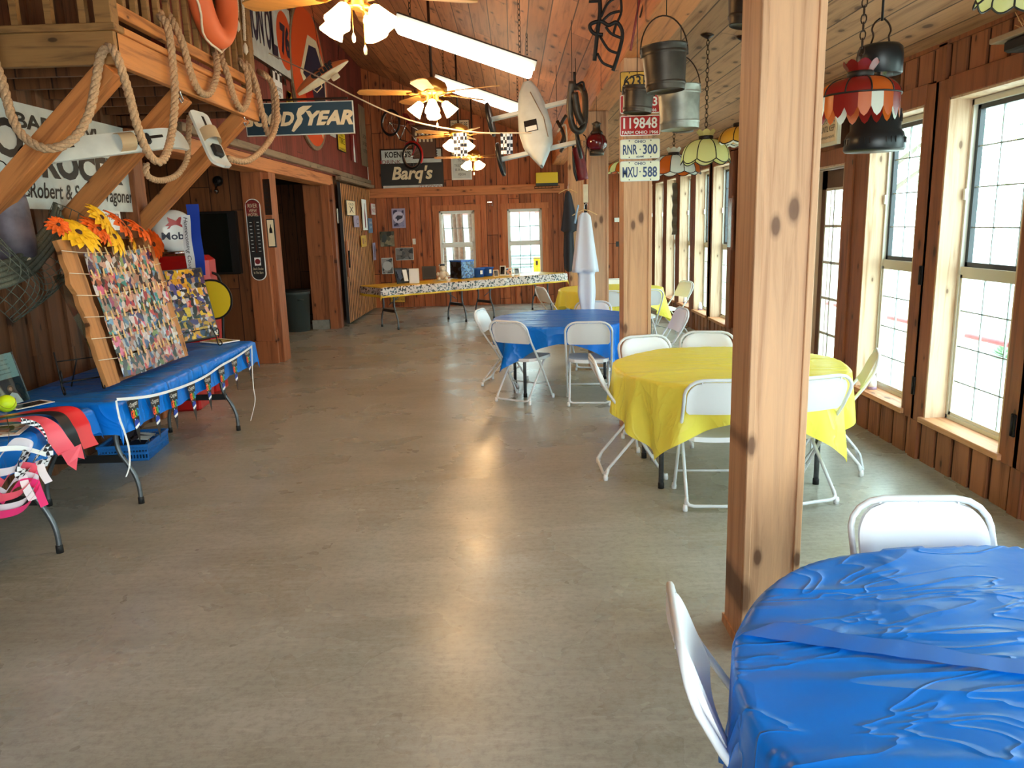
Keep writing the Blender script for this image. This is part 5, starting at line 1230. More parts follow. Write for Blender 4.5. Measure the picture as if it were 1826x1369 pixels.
# bin in the doorway
M_BIN = mat('charcoal_green_bin_plastic', (52, 62, 62), 0.5)
t = thing('trash_can', 'round dark ribbed trash can standing in the dim doorway', 'bin', (-3.78, 13.25, 0))
mb = MB(); mb.lathe([(0.19, 0.0), (0.20, 0.01), (0.235, 0.62), (0.25, 0.63), (0.25, 0.69), (0.235, 0.69), (0.19, 0.03)], M_BIN, 36, wob=lambda a, z: 1 + (0.025 if (z < 0.6 and math.sin(a * 9) > 0.3) else 0)); mb.build('bin_body', t)
mb = MB(); mb.lathe([(0.255, 0.685), (0.262, 0.70), (0.24, 0.715), (0.22, 0.705)], M_BLK, 30, wob=lambda a, z: 1 + 0.02 * math.sin(a * 11)); mb.build('bin_liner', t)
mb = MB(); mb.tube([(0.10, -0.225, 0.55), (0.14, -0.27, 0.56), (0.19, -0.20, 0.55)], 0.012, M_BIN, 6); mb.build('handle', t)

# sliding door with narrow strips
y0, y1 = 13.72, 16.45
t = thing('sliding_barn_door', 'tall sliding barn door faced with narrow upright pine strips', 'sliding door', (-3.0, y0, 0.05))
mb = MB(); mb.box((0, (y1 - y0) / 2, 1.22), (0.03, y1 - y0, 2.44), M_GAP);  # dark panel paints the shade seen between the strips
k = 0; y = 0.02
while y < y1 - y0: mb.box((0.018, y + 0.03, 1.22), (0.008, 0.062, 2.44), M_BARN); y += 0.15
mb.build('door_panel', t)
mb = MB(); mb.bb(-0.02, 0.03, -0.04, 0.0, 0, 2.46, M_BLKP); mb.build('edge_channel', t)
mb = MB(); mb.bb(0.035, 0.06, 0.04, 0.14, 0.82, 1.45, M_DOORP, 0.01); mb.build('grip_board', t)
mb = MB(); mb.tube([(0.07, 0.09, 0.98), (0.075, 0.09, 1.28)], 0.012, M_IRON); mb.build('door_handle', t)
mb = MB(); mb.bb(-2.995, -2.90, 13.5, YB - 0.1, 2.53, 2.59, M_GREYW); tag(mb.build('door_track', None, (-2.95, 15, 2.56)), 'weathered grey track board above the sliding strip door', 'rail')
XD = -2.945
def dpx(x0, y0_, x1, y1_): return rect_px('L', XD, (x0, y0_), (x1, y1_))
SG = 'small signs on the sliding door'
def small(name, lab, box, face_, texts=(), border=None, bw=0.012, extra=None, cat='sign', **k):
    c, w, h = dpx(*box); h = max(h, 0.05); return sign(name, lab, cat, 'L', c, w, h, face_, [(s, x * w, y * h, ww * w, hh * h, m) for (s, x, y, ww, hh, m) in texts], border, bw, group=SG, extra=extra, **k)
small('tin_sign', 'cream tin sign with a green arc, leftmost on the strip door', (616, 356, 633, 385), M_CREAM, [('OLD', 0, .25, .6, .15, M_GREEN), ('X', 0, -.1, .5, .4, M_BLACKT)], M_GREEN)
small('tin_sign', 'small lilac grey sign hanging just below the cream one', (630, 384, 640, 405), M_LAV, [('C', .1, 0, .4, .5, M_NAVY)])
small('tin_sign', 'tall narrow white sign with a red bottle and red foot', (644, 355, 655, 410), M_PAPER, [], None, extra=lambda e, z: (e.box((0, -0.36, z), (0.1, 0.07, 0.002), M_REDP), e.ext([(-.05, -.25), (.05, -.25), (.05, 0), (.02, .12), (.02, .22), (-.02, .22), (-.02, .12), (-.05, 0)], 0.002, M_DRED, T=(0, 0, z))))
small('tin_sign', 'slate blue small sign at the right foot of the tall bottle sign', (656, 389, 664, 415), mat('dusty_blue_tin', (96, 126, 160), 0.5), [('CHEWING', 0, .2, .7, .12, M_PAPER), ('GUM', 0, -.1, .5, .15, M_PAPER)])
small('tin_sign', 'white sign with red lettering nearest the corner on the strip door', (660, 362, 672, 384), M_PAPER, [('OLDE', 0, .28, .5, .16, M_REDP), ('NICE', 0, -.1, .8, .35, M_REDP)], M_REDP)
small('tin_sign', 'mustard yellow small sign in the middle of the strip door', (643, 420, 653, 439), M_MUST, [('1', -.2, 0, .2, .5, M_DRED), ('A', .2, 0, .25, .5, M_DRED)])
small('tin_sign', 'narrow lilac strip sign lowest on the strip door', (664, 433, 670, 463), M_LAV, [('I', 0, 0, .3, .7, M_NAVY)])
XD = -3.055
small('tin_sign', 'pale sign on the jamb at the hinge edge of the strip door', (600, 372, 604, 398), M_PAPER)

# upper left wall signs
XW = XU + 0.012
def usign(name, lab, box, face_, texts=(), border=None, bw=0.02, extra=None, **k):
    c, w, h = rect_px('L', XW, (box[0], box[1]), (box[2], box[3])); return sign(name, lab, 'sign', 'L', c, w, h, face_, [(s, x * w, y * h, ww * w, hh * h, m) for (s, x, y, ww, hh, m) in texts], border, bw, extra=extra, **k)
c76, w76, h76 = Vector((XW, 10.35, 4.22)), 2.3, 0.98
sign('oil_company_sign', 'white oil sign with navy letters and an orange numbered disc, high on the red wall', 'sign', 'L', c76, w76, h76, M_OFFW, [('UNION OI', -0.42, 0, 1.25, 0.55, M_NAVY, 0, 0.04), ('L', 0.28, 0, 0.26, 0.62, M_NAVY, 0, 0.06)], M_BRONZE, 0.03,
     extra=lambda e, z: (disc(e, 0.78, 0, z, 0.37, M_ORANGE, th=0.003), e.text('76', 0.42, 0.42, M_NAVY, (0.78, 0, z + .004), bold=0.05)))
cg = onx(592, 150, XW); cg = Vector((XW, 12.35, 3.97))
def gulf(e, z):
    disc(e, 0, 0, z, 1.0, M_ORANGE, 48, th=0.004)
    e.ext([(-0.02, 0.60), (-0.60, -0.02), (0.50, -0.84), (0.92, -0.30), (0.92, 0.32), (0.5, 0.62)], 0.003, M_CREAM, T=(0, 0, z + .004))
    e.ext([(0.0, 0.46), (-0.46, -0.02), (-0.1, -0.10), (0.46, -0.72), (0.84, -0.25), (0.84, 0.2), (0.42, 0.50)], 0.003, M_NAVY, T=(0, 0, z + .008))
    e.ext([(-0.42, -0.12), (-0.05, -0.12), (0.3, -0.68), (0.15, -0.8), (-0.3, -0.7)], 0.003, M_REDP, T=(0, 0, z + .012))
mb = MB(); disc(mb, 0, 0, 0, 1.06, M_GREYW, 64, th=0.03); t = mb.build('round_station_sign'); t.location = cg; t.rotation_euler = O_L.to_euler(); tag(t, 'huge round orange and navy station sign on the red upper wall', 'sign')
e = MB(); gulf(e, 0.03); e.build('emblem', t)
usign('checkered_poster', 'black and white checkered poster at the edge of the loft post', (484, 122, 504, 180), M_PAPER, [('ROUTE', 0.0, -.15, .8, .14, M_BLACKT), ('66', 0, -.38, .4, .14, M_BLACKT)], extra=lambda e, z: [e.box((-0.35 + 0.1 * i, 0.1 + 0.09 * j, z), (0.1, 0.09, 0.002), M_BLACKT) for i in range(8) for j in range(5) if (i + j) % 2])
usign('oval_sign', 'yellow oval sign mostly hidden behind the tyre sign', (508, 160, 528, 242), M_YELP, [('LUBE', 0, -.38, .5, .1, M_DRED), ('OIL', 0, .3, .4, .1, M_DRED)], extra=None, rounded=0.28)
usign('tin_notice', 'small yellow notice with black panel below the tyre sign', (600, 232, 616, 273), M_YELP, [('No', 0, .36, .35, .16, M_BLACKT), ('TIRE', 0, .05, .75, .3, M_BLACKT), ('CHAINS', 0, -.38, .8, .12, M_BLACKT)], M_BLACKT, 0.015)
usign('tin_notice', 'small pale grey notice left of the yellow one', (588, 230, 598, 246), M_OFFW)
usign('bottle_sign', 'scuffed red and white sign with a bottle beside the long grey board', (623, 233, 637, 290), M_DRED, (), None, extra=lambda e, z: e.ext([(-.07, -.28), (.07, -.28), (.07, -.05), (.03, .05), (.03, .22), (-.03, .22), (-.03, .05), (-.07, -.05)], 0.002, M_PAPER, T=(0, 0, z)))
usign('long_board_sign', 'tall weathered grey board with faded lettering near the far corner', (638, 185, 660, 300), M_GREYW, [('GROCERIES', 0, 0.0, .5, .06, M_DARK), ('DRY GOODS', 0, -.12, .6, .06, M_DARK), ('NOTIONS', 0, -.24, .5, .06, M_DARK)])
usign('narrow_red_sign', 'small dark red and white sign standing on the grey ledge at the corner', (655, 298, 662, 322), M_DRED, [('S', 0, 0, .3, .5, M_PAPER)], M_PAPER, 0.03)
# tyre company sign held out on a bracket
gl_, gr_ = ony(436, 178, 8.6), ony(630, 184, 8.6); gb = ony(630, 234, 8.6)
gw, gh = gr_.x - gl_.x, 0.335
gc_ = Vector(((gr_.x + gl_.x) / 2, 8.6, (gr_.z + gb.z) / 2))
def foot(e, z):
    ox, oy = 0.02, 0.0; s = 0.30
    e.ext([(ox + x * s, oy + y * s) for x, y in ((-.38, -.42), (-.30, -.45), (-.02, -.18), (0.06, -.02), (0.0, .1), (.1, .16), (.2, .26), (.42, .42), (.1, .42), (-.08, .34), (-.16, .14), (-.14, .0), (-.28, -.22))], 0.003, M_CREAM, T=(0, 0, z))
t = sign('tyre_company_sign', 'slate blue hanging tyre sign with cream italic letters and a winged foot', 'sign', 'B', gc_, gw, gh, M_GYBLUE,
     [('GOOD', -0.335, 0, 0.56, 0.15, M_CREAM, 0.3, 0.05), ('YEAR', 0.32, 0, 0.50, 0.15, M_CREAM, 0.3, 0.05)], M_OFFW, 0.01, th=0.03, extra=foot)
mb = MB(); mb.box((0, gh / 2 + 0.03, 0.0), (gw * 0.9, 0.02, 0.03), M_BRONZE); mb.box((-gw * 0.3, gh / 2 + 0.015, 0), (0.01, 0.04, 0.01), M_IRON); mb.box((gw * 0.3, gh / 2 + 0.015, 0), (0.01, 0.04, 0.01), M_IRON); mb.box((-gw / 2 - 0.15, gh / 2 + 0.03, 0.0), (0.6, 0.02, 0.03), M_BRONZE); mb.build('bracket', t)
# small torpedo shaped advertising boat in front of the round sign
A, B = ony(532, 168, 9.6), ony(621, 108, 9.6); d = (B - A); L = d.length
Rb = Matrix((d.normalized(), Vector((0, 1, 0)), -(d.normalized().cross(Vector((0, 1, 0)))) * -1)).transposed()
xv = d.normalized(); yv = Vector((0, 1, 0)); zv = xv.cross(yv)
t = thing('advertising_boat', 'model speedboat painted orange over cream, hung in front of the round station sign', 'model boat', A, R=Matrix((xv, yv, zv)).transposed())
def hull(top):
    def fn(u, v):
        w = 0.10 * math.sin(PI * min(1, 0.05 + u * 0.95)) ** 0.6; hh = (0.11 if top else -0.05) * math.sin(PI * min(1, 0.08 + 0.9 * u)) ** 0.7
        a = PI * v; return (u * L, -w * math.cos(a), hh * math.sin(a))
    return fn
mb = MB(); mb.grid(24, 8, hull(True), mat('faded_orange', (206, 116, 66), 0.5)); mb.build('deck', t)
mb = MB(); mb.grid(24, 8, hull(False), M_CREAM); mb.build('hull', t)
mb = MB(); mb.text('Gulf', 0.30, 0.085, M_BLACKT, (L * 0.56, 0.055, 0), ori((1, 0, 0), (0, 0, 1)), (0, -0.102, -0.01), bold=0.05, th=0.006); mb.build('lettering', t)
mb = MB(); mb.box((L * 0.68, -0.03, -0.08), (0.1, 0.06, 0.05), M_CREAM, bv=0.008); mb.build('outboard', t)
mb = MB(); mb.tube([(L * .25, 0, -0.03), (L * .28, 0, -0.1), (L * .4, 0, -0.08), (L * .42, 0, -0.03)], 0.006, M_CREAM, 6); mb.build('stand_loop', t)
mb = MB(); mb.tube([A + Vector((0.3, 0, 0.3)), (A.x + 0.2, 9.6, zc(A.x + .2))], 0.003, M_IRON, 5); mb.tube([B + Vector((-0.12, 0, 0.02)), (B.x, 9.6, zc(B.x))], 0.003, M_IRON, 5); o = mb.build('hanging_wire', t); o.matrix_parent_inverse = Matrix.LocRotScale(A, Matrix((xv, yv, zv)).transposed(), None).inverted()

# ---------------- back wall items
def bsign(name, lab, box, face_, texts=(), border=None, bw=0.015, extra=None, y=YB - 0.045, cat='sign', **k):
    c, w, h = rect_px('B', y, (box[0], box[1]), (box[2], box[3])); return sign(name, lab, cat, 'B', c, w, h, face_, [(q[0], q[1] * w, q[2] * h, q[3] * w, q[4] * h) + tuple(q[5:]) for q in texts], border, bw, extra=extra, **k)
bsign('garage_sign', 'white framed garage and root beer sign with a big black script panel', (677, 266, 792, 337), M_OFFW,
      [('KOENIG\'S  GARAGE', 0, .36, .84, .15, M_BLACKT, 0, .03), ('DRINK', -.32, .185, .3, .09, M_DRED), ("Barq's", 0.0, -.13, .66, .42, M_CREAM, .25, .03), ("IT'S GOOD", .28, -.43, .36, .08, M_DRED)], M_BRONZE, 0.03,
      extra=lambda e, z: (e.box((0, -.1, z - .001), (1.32, .45, 0.003), M_BLACKT), e.box((-.3, .145, z - .002), (.72, .09, 0.003), M_REDP), e.box((.3, -.36, z - .002), (.6, .08, 0.003), mat('faded_red', (170, 70, 50), .5))))
bsign('crate_front', 'brown poster of bottles hanging behind the bicycle', (733, 224, 779, 282), mat('brown_lacquer', (98, 62, 44), .5), (), M_BRONZE, 0.02,
      extra=lambda e, z: [e.ext([(x - .02, y), (x + .02, y), (x + .02, y + .05), (x + .008, y + .08), (x + .008, y + .1), (x - .008, y + .1), (x - .008, y + .08), (x - .02, y + .05)], .002, M_CREAM, T=(0, 0, z)) for x in [-.16, -.08, 0, .08, .16] for y in (0.0, .13)], y=YB - 0.10, cat='poster')
bsign('motto_poster', 'cream motto poster in black capitals above the checkered flag', (802, 214, 839, 276), M_CREAM, [("DON'T BE", 0, .36, .8, .13, M_BLACKT), ('DOLEFUL', 0, .18, .8, .13, M_BLACKT), ('BE A MAN', 0, -.05, .8, .1, M_BLACKT), ('MAGNET', 0, -.25, .7, .1, M_BLACKT)], M_BRONZE, 0.012, cat='poster')
bsign('motto_poster', 'aged white motto poster hanging under the upper one', (804, 278, 842, 320), M_OFFW, [('TO BE', 0, .3, .35, .1, M_BLACKT), ('TRULY HAPPY', 0, .1, .7, .1, M_BLACKT), ('IS A RARE', 0, -.08, .6, .1, M_BLACKT), ('VISION', 0, -.27, .35, .1, M_BLACKT)], M_WHITE, 0.03, cat='poster')
WL = 'wildlife prints on the back wall'
bsign('wildlife_print', 'lavender print of dark fish in a circle, highest of the wall prints', (698, 372, 724, 406), M_LAVPRINT, (), M_LAV, 0.03, extra=lambda e, z: (disc(e, 0, 0.02, z, 0.12, mat('pale_lilac', (196, 190, 214), .6)), e.ext([(-.08, .0), (-.02, .06), (.08, .05), (.1, .09), (.08, .0), (.02, -.02), (-.03, -.06), (-.04, -.01)], .003, M_NAVY, T=(0, 0, z + .002))), cat='print', group=WL)
bsign('wildlife_print', 'tan and green animal print nearest the corner', (677, 413, 704, 439), M_TANPRINT, (), None, cat='print', group=WL, extra=lambda e, z: e.ext([(-.12, -.06), (-.1, .08), (-.02, .1), (.0, 0), (-.05, -.08)], .002, M_GREEN, T=(0, 0, z)))
bsign('wildlife_print', 'grey landscape print of geese beside the light switch', (705, 442, 738, 463), M_GRYPRINT, (), M_OFFW, 0.01, cat='print', group=WL)
bsign('wildlife_print', 'square grey print of an owl above the end of the gold table', (680, 460, 702, 488), M_GRYPRINT, (), M_OFFW, 0.012, cat='print', group=WL, extra=lambda e, z: disc(e, 0, 0, z, 0.1, mat('pale_grey', (186, 190, 192), .6)))
bsign('wildlife_print', 'grey print half hidden behind the picture frames on the gold table', (712, 479, 745, 500), M_GRYPRINT, (), None, cat='print', group=WL)
bsign('tin_plate', 'mustard tin plate with black lettering low on the wall under the gold table', (696, 529, 723, 539), M_MUST, [('CLIMAX', -.15, .1, .55, .5, M_BLACKT), ('PLUG', .33, 0, .25, .3, M_BLACKT)], M_BRONZE, 0.008)
c, w, h = rect_px('B', YB - 0.01, (736, 426), (741, 435)); mb = MB(); mb.box((0, 0, 0), (0.07, 0.012, 0.12), M_CREAMPL, bv=0.004); t = mb.build('light_switch'); t.location = (c.x, YB - 0.008, c.z); tag(t, 'cream light switch plate on the back wall left of the windows', 'switch'); mb = MB(); mb.box((0, -0.01, 0), (0.01, 0.01, 0.025), M_WHITE); mb.build('toggle', t)
q = ony(975, 318, YB - 0.2); t = thing('yellow_crate', 'yellow and green box on a wire shelf high on the back wall', 'box', (q.x, YB - 0.15, q.z))
mb = MB(); mb.box((0, 0, -0.01), (0.46, 0.22, 0.26), M_YELP, bv=0.01); mb.box((0, -0.002, -0.12), (0.462, 0.22, 0.05), M_GREEN); mb.build('box_body', t)
mb = MB()
for dz in (-0.16, -0.20): mb.tube([(-0.26, -0.13, dz), (0.26, -0.13, dz)], 0.006, M_IRON, 6)
for i in range(8): mb.tube([(-0.26 + 0.52 * i / 7, -0.13, -0.16), (-0.26 + 0.52 * i / 7, -0.13, -0.2), (-0.26 + 0.52 * i / 7, 0.1, -0.2)], 0.004, M_IRON, 5)
tag(mb.build('wire_shelf'), 'black wire shelf holding the yellow box on the back wall', 'shelf').location = (q.x, YB - 0.15, q.z + 0.0)
mb = MB(); 
for s in (-1, 1): mb.tube(spline([(s * 0.04, 0, 0.06), (s * 0.05, -0.03, 0.0), (s * 0.02, -0.04, -0.04), (s * 0.045, -0.02, -0.06)], 4), 0.006, M_CHROME, 6)
mb.box((0, 0.005, 0.02), (0.14, 0.01, 0.02), M_CHROME); t = mb.build('coat_hook'); t.location = ony(875, 362, YB - 0.02); tag(t, 'pair of bright metal coat hooks on the back wall between the windows', 'hook')

# bicycle hung in front of the back wall
bo = ony(718, 245, 15.6)
t = thing('bicycle', "child's chrome and red bicycle hung nose down from the ceiling", 'bicycle', bo, math.radians(-35))
R_ = rot('Y', 52)
def wheel(cx_, cz_):
    m = MB(); c = Vector((cx_, 0, cz_)); m.tube([c + Vector((0.235 * math.cos(a), 0, 0.235 * math.sin(a))) for a in [2 * PI * i / 32 for i in range(32)]], 0.022, M_BLK, 8, closed=True, R=R_)
    o = m.build('wheel', t); m = MB(); m.tube([c + Vector((0.208 * math.cos(a), 0, 0.208 * math.sin(a))) for a in [2 * PI * i / 32 for i in range(32)]], 0.010, M_CHROME, 6, closed=True, R=R_); m.tube([c + Vector((0, -0.04, 0)), c + Vector((0, 0.04, 0))], 0.02, M_CHROME, 8, R=R_)
    for i in range(12): a = 2 * PI * i / 12; m.tube([c, c + Vector((0.2 * math.cos(a), 0, 0.2 * math.sin(a)))], 0.0018, M_CHROME, 4, R=R_)
    m.build('rim', o)
wheel(0.42, -0.05); wheel(-0.42, -0.05)
m = MB()
for P, mm in (([(0.42, 0, -0.05), (0.30, 0, 0.25), (0.27, 0, 0.34)], M_REDP), ([(0.31, 0, 0.22), (-0.12, 0, 0.18)], M_CHROME), ([(0.33, 0, 0.16), (-0.02, 0, -0.08)], M_CHROME), ([(-0.02, 0, -0.08), (-0.14, 0, 0.30)], M_CHROME), ([(-0.02, 0, -0.08), (-0.42, 0, -0.05), (-0.12, 0, 0.18)], M_CHROME)): m.tube(P, 0.014, mm, 8, R=R_)
m.build('bike_frame', t)
m = MB(); m.tube(spline([(0.12, -0.24, 0.42), (0.2, -0.22, 0.46), (0.27, -0.12, 0.46), (0.27, 0, 0.38), (0.27, 0.12, 0.46), (0.2, 0.22, 0.46), (0.12, 0.24, 0.42)], 5), 0.011, M_CHROME, 8, R=R_); m.build('handlebar', t)
m = MB(); m.box((-0.16, 0, 0.33), (0.26, 0.13, 0.04), M_DRED, R_, bv=0.015); m.build('saddle', t)
m = MB(); m.tube([Vector((0.42 + 0.265 * math.cos(a), 0, -0.05 + 0.265 * math.sin(a))) for a in [PI * (0.1 + 0.9 * i / 12) for i in range(13)]], 0.02, M_REDP, 6, R=R_); m.build('mudguard', t)
m = MB(); m.tube([(0, 0, 0.2), (0, 0, zc(bo.x) - bo.z)], 0.004, M_IRON, 5); m.build('hanging_wire', t)

# ---------------- things on the far gold table
def ft(px_, py_): q = onz(px_, py_, 0.755); return q
def frame(lab, px_, py_, w, h, face_, rim, rz, name='picture_frame', lean=15, grp='picture frames on the gold table'):
    q = ft(px_, py_); Rz = Matrix.Rotation(rz, 3, 'Z') @ O_B @ rot('X', -lean)
    m = MB(); m.box((0, h / 2, 0), (w, h, 0.015), rim, bv=0.003); o = m.build(name); o.location = (q.x, q.y, 0.752); o.rotation_euler = Rz.to_euler(); tag(o, lab, 'picture frame', grp)
    m = MB(); m.box((0, h / 2, 0.0085), (w * 0.74, h * 0.78, 0.002), face_); m.build('picture', o)
frame('black framed striped picture leaning second from the left on the gold table', 723, 504, 0.16, 0.27, M_PAPER, M_BLKP, 0.5, lean=22)
frame('black framed portrait leftmost on the gold table', 715, 505, 0.16, 0.28, M_DARKPRINT, M_BLKP, 0.7, lean=18)
frame('white card standing right of the black frames', 739, 505, 0.17, 0.26, M_PAPER, M_WHITE, 0.1, 'white_card')
frame('black laptop style folder standing open behind the bear', 766, 497, 0.26, 0.24, M_BLACKT, M_BLKP, 0.15, 'black_folder')
frame('small cream frame left of the far window sill', 885, 493, 0.10, 0.13, M_GRYPRINT, M_CREAM, 0.3)
frame('white framed photograph tallest under the far window', 896, 491, 0.11, 0.19, M_DARKPRINT, M_WHITE, -0.2)
frame('square white framed photograph right of the tallest one', 907, 491, 0.13, 0.15, PH[0], M_WHITE, -0.1)
frame('small pale frame at the right end of the row on the gold table', 922, 489, 0.12, 0.13, M_GRYPRINT, M_WHITE, 0.5)
q = ft(790, 499); t = thing('teddy_bear', 'small cream teddy bear wearing a black graduation cap on the gold table', 'teddy bear', (q.x, q.y, 0.752))
M_FUR = mat('cream_plush', (214, 204, 186), 0.95, noise=0.15, scale=90)
def ball(m, c, r, mm, sx=1, sy=1, sz=1): m.lathe([(r * math.sin(a), -r * math.cos(a) * sz) for a in [PI * i / 10 for i in range(11)]], mm, 14, c, sx=sx, sy=sy)
m = MB(); ball(m, (0, 0, 0.09), 0.075, M_FUR, 1, .85, 1.15); m.build('body', t); m = MB(); ball(m, (0, -0.01, 0.21), 0.06, M_FUR); ball(m, (0, -0.06, 0.20), 0.025, M_FUR); m.build('head', t)
for s in (-1, 1):
    m = MB(); ball(m, (s * 0.05, 0, 0.26), 0.02, M_FUR); m.build('ear', t); m = MB(); ball(m, (s * 0.085, -0.03, 0.11), 0.03, M_FUR, .9, 1.2, 1.3); m.build('arm', t); m = MB(); ball(m, (s * 0.065, -0.08, 0.035), 0.036, M_FUR, .9, 1.5, .95); m.build('leg', t)
m = MB(); m.box((0, 0, 0.285), (0.12, 0.12, 0.006), M_BLKP); m.lathe([(0.045, 0.25), (0.045, 0.28)], M_BLKP, 14); m.build('graduation_cap', t)
q = ft(824, 496); t = thing('card_box', 'blue leopard printed box with a dark patterned side on the gold table', 'box', (q.x, q.y + 0.1, 0.752), FA + 0.1)
m = MB(); m.box((0, 0, 0.16), (0.30, 0.34, 0.32), M_BOXPRINT, bv=0.004); m.build('box_body', t); m = MB(); m.box((-0.152, 0, 0.16), (0.004, 0.33, 0.3), M_DARKPRINT); m.build('side_panel', t); m = MB(); m.box((0, 0, 0.32), (0.31, 0.35, 0.03), M_BLUEB); m.build('lid', t)
for (px_, py_, lab) in ((850, 494, 'blue plastic bin with a white tag right of the printed box'), (866, 492, 'blue plastic bin farther along the gold table, partly behind the tagged one')):
    q = ft(px_, py_); t = thing('plastic_bin', lab, 'bin', (q.x, q.y + 0.05, 0.752), FA, 'blue bins on the gold table')
    m = MB(); m.lathe([(0.13, 0), (0.15, 0.15), (0.165, 0.155), (0.165, 0.165), (0.145, 0.16), (0.12, 0.01), (0, 0.01)], M_BLUEB, 4, (0, 0, 0), rot('Z', 45)); m.build('bin_body', t); m = MB(); m.box((0.03, -0.115, 0.09), (0.05, 0.006, 0.07), M_PAPER); m.build('tag', t)
q = onz(933, 470, 0.8); mb = MB(); mb.box((0, 0, 0), (0.16, 0.02, 0.36), M_YELP); mb.box((0, -0.012, 0.05), (0.05, 0.004, 0.1), M_BLKP); t = mb.build('yard_sign'); t.location = (0.53, 18.2, 0.75); tag(t, 'yellow sign standing outside beyond the far window', 'sign')
mb = MB(); mb.tube([(0, 0, -0.95), (0, 0, 0)], 0.012, M_IRON, 6); mb.build('stake', t)

# ================================================================== CEILING FANS AND LIGHT FITTINGS
def make_fan(lab, loc, rodtop, rz):
    t = thing('ceiling_fan', lab, 'ceiling fan', loc, rz, 'ceiling fans down the main hall')
    m = MB(); m.tube([(0, 0, 0.10), (0, 0, rodtop)], 0.013, M_BRONZE, 10); m.build('downrod', t)
    m = MB(); m.lathe([(0.02, -0.09), (0.055, -0.07), (0.075, -0.02), (0.075, 0.0)], M_BRONZE, 20, (0, 0, rodtop)); m.build('canopy', t)
    m = MB(); m.lathe([(0.03, 0.14), (0.07, 0.12), (0.125, 0.09), (0.14, 0.05), (0.14, 0.02), (0.11, -0.01), (0.06, -0.02), (0.06, -0.06)], M_BRASS, 32); m.build('motor_housing', t)
    for k in range(5):
        a = 2 * PI * k / 5; Rz = Matrix.Rotation(a, 3, 'Z') @ rot('X', 9)
        m = MB(); m.tube([(0.10, 0, 0.01), (0.15, 0, -0.005), (0.19, 0.02, 0.0), (0.23, 0, 0.0)], 0.009, M_BRASS, 6, R=Rz); m.tube([(0.10, 0, 0.01), (0.15, 0, -0.005), (0.19, -0.03, 0.0), (0.23, 0, 0.0)], 0.009, M_BRASS, 6, R=Rz); br = m.build('blade_iron', t)
        m = MB(); m.ext([(0.19, -0.05), (0.24, -0.062), (0.58, -0.075), (0.65, -0.055), (0.67, 0.0), (0.65, 0.055), (0.58, 0.075), (0.24, 0.062), (0.19, 0.05)], 0.007, M_FANW, Rz, (0, 0, 0.004)); m.build('blade', t)
    for k in range(4):
        a = 2 * PI * (k + 0.5) / 4; Rz = Matrix.Rotation(a, 3, 'Z')
        m = MB(); m.tube([Rz @ Vector(p) for p in ((0.03, 0, -0.05), (0.07, 0, -0.06), (0.10, 0, -0.075))], 0.010, M_BRASS, 8); arm = m.build('lamp_arm', t)
        m = MB(); m.lathe([(0.022, 0.0), (0.035, -0.015), (0.045, -0.05), (0.056, -0.09), (0.068, -0.125), (0.064, -0.125), (0.04, -0.05), (0.02, -0.01)], M_BULB, 20, Rz @ Vector((0.10, 0, -0.075)), Rz @ rot('Y', -38), wob=lambda a_, z: 1 + 0.05 * math.sin(a_ * 6) * (-z / 0.125)); m.build('glass_shade', arm)
    for (x, y, l) in ((0.03, -0.02, 0.19), (-0.02, 0.03, 0.12)):
        m = MB(); m.tube([(x, y, -0.06), (x, y, -0.06 - l)], 0.002, M_BRASS, 5); m.lathe([(0.003, 0.0), (0.010, -0.02), (0.008, -0.045), (0, -0.05)], M_CREAM, 10, (x, y, -0.06 - l)); m.build('pull_chain', t)
    return t
FANS = [(4.35, 2.90, 'ceiling fan with glowing tulip shades nearest the viewer, at the top of the picture'), (7.35, 2.88, 'second ceiling fan from the viewer, lit, above the hanging string'), (10.5, 2.87, 'third ceiling fan from the viewer, behind the checkered flag'), (13.7, 2.85, 'farthest ceiling fan, lit, just before the back wall')]
for i, (y, z, l) in enumerate(FANS):
    x = (-0.79, -0.70, -0.68, -0.66)[i]
    make_fan(l, (x, y, z), zc(x) - z, 0.35 + i * 0.5)
    ld = bpy.data.lights.new('fan_lamp', 'POINT'); ld.energy = 17; ld.color = (1.0, 0.68, 0.38); ld.shadow_soft_size = 0.09
    lo = bpy.data.objects.new('fan_lamp', ld); COL.objects.link(lo); lo.location = (x, y, z - 0.22)
# fluorescent fittings slung under the slope
def fluo(lab, A, B):
    A, B = Vector(A), Vector(B); d = B - A; L = d.length; xv = d.normalized(); yv = Vector((0, 1, 0)); zv = xv.cross(yv); R_ = Matrix((xv, yv, zv)).transposed()
    t = thing('fluorescent_light', lab, 'ceiling light', A, R=R_, group='fluorescent lights slung under the sloping ceiling')
    m = MB(); m.box((L / 2, 0, 0.03), (L, 0.12, 0.05), M_WHITE); m.box((L / 2, 0, 0.06), (L, 0.14, 0.01), M_BRONZE); m.build('reflector', t)
    m = MB(); m.box((L / 2, 0, -0.03), (L - 0.02, 0.2, 0.07), M_TUBE, bv=0.02); m.build('glowing_diffuser', t)
    for xx in (0.12, L - 0.12):
        p = A + xv * xx; m = MB(); chain(m, p + Vector((0, 0, 0.06)), (p.x, p.y, zc(p.x)), M_IRON, 0.05, 0.012, 0.003); o = m.build('hanging_chain', t); o.matrix_parent_inverse = Matrix.LocRotScale(A, R_, None).inverted()
    return t
fluo('long fluorescent fitting nearest the viewer under the ceiling slope', ony(706, 40, 6.5), ony(953, 125, 6.5))
fluo('fluorescent fitting farther back, its right end behind the white racer', ony(775, 142, 10.0), ony(940, 199, 10.0))

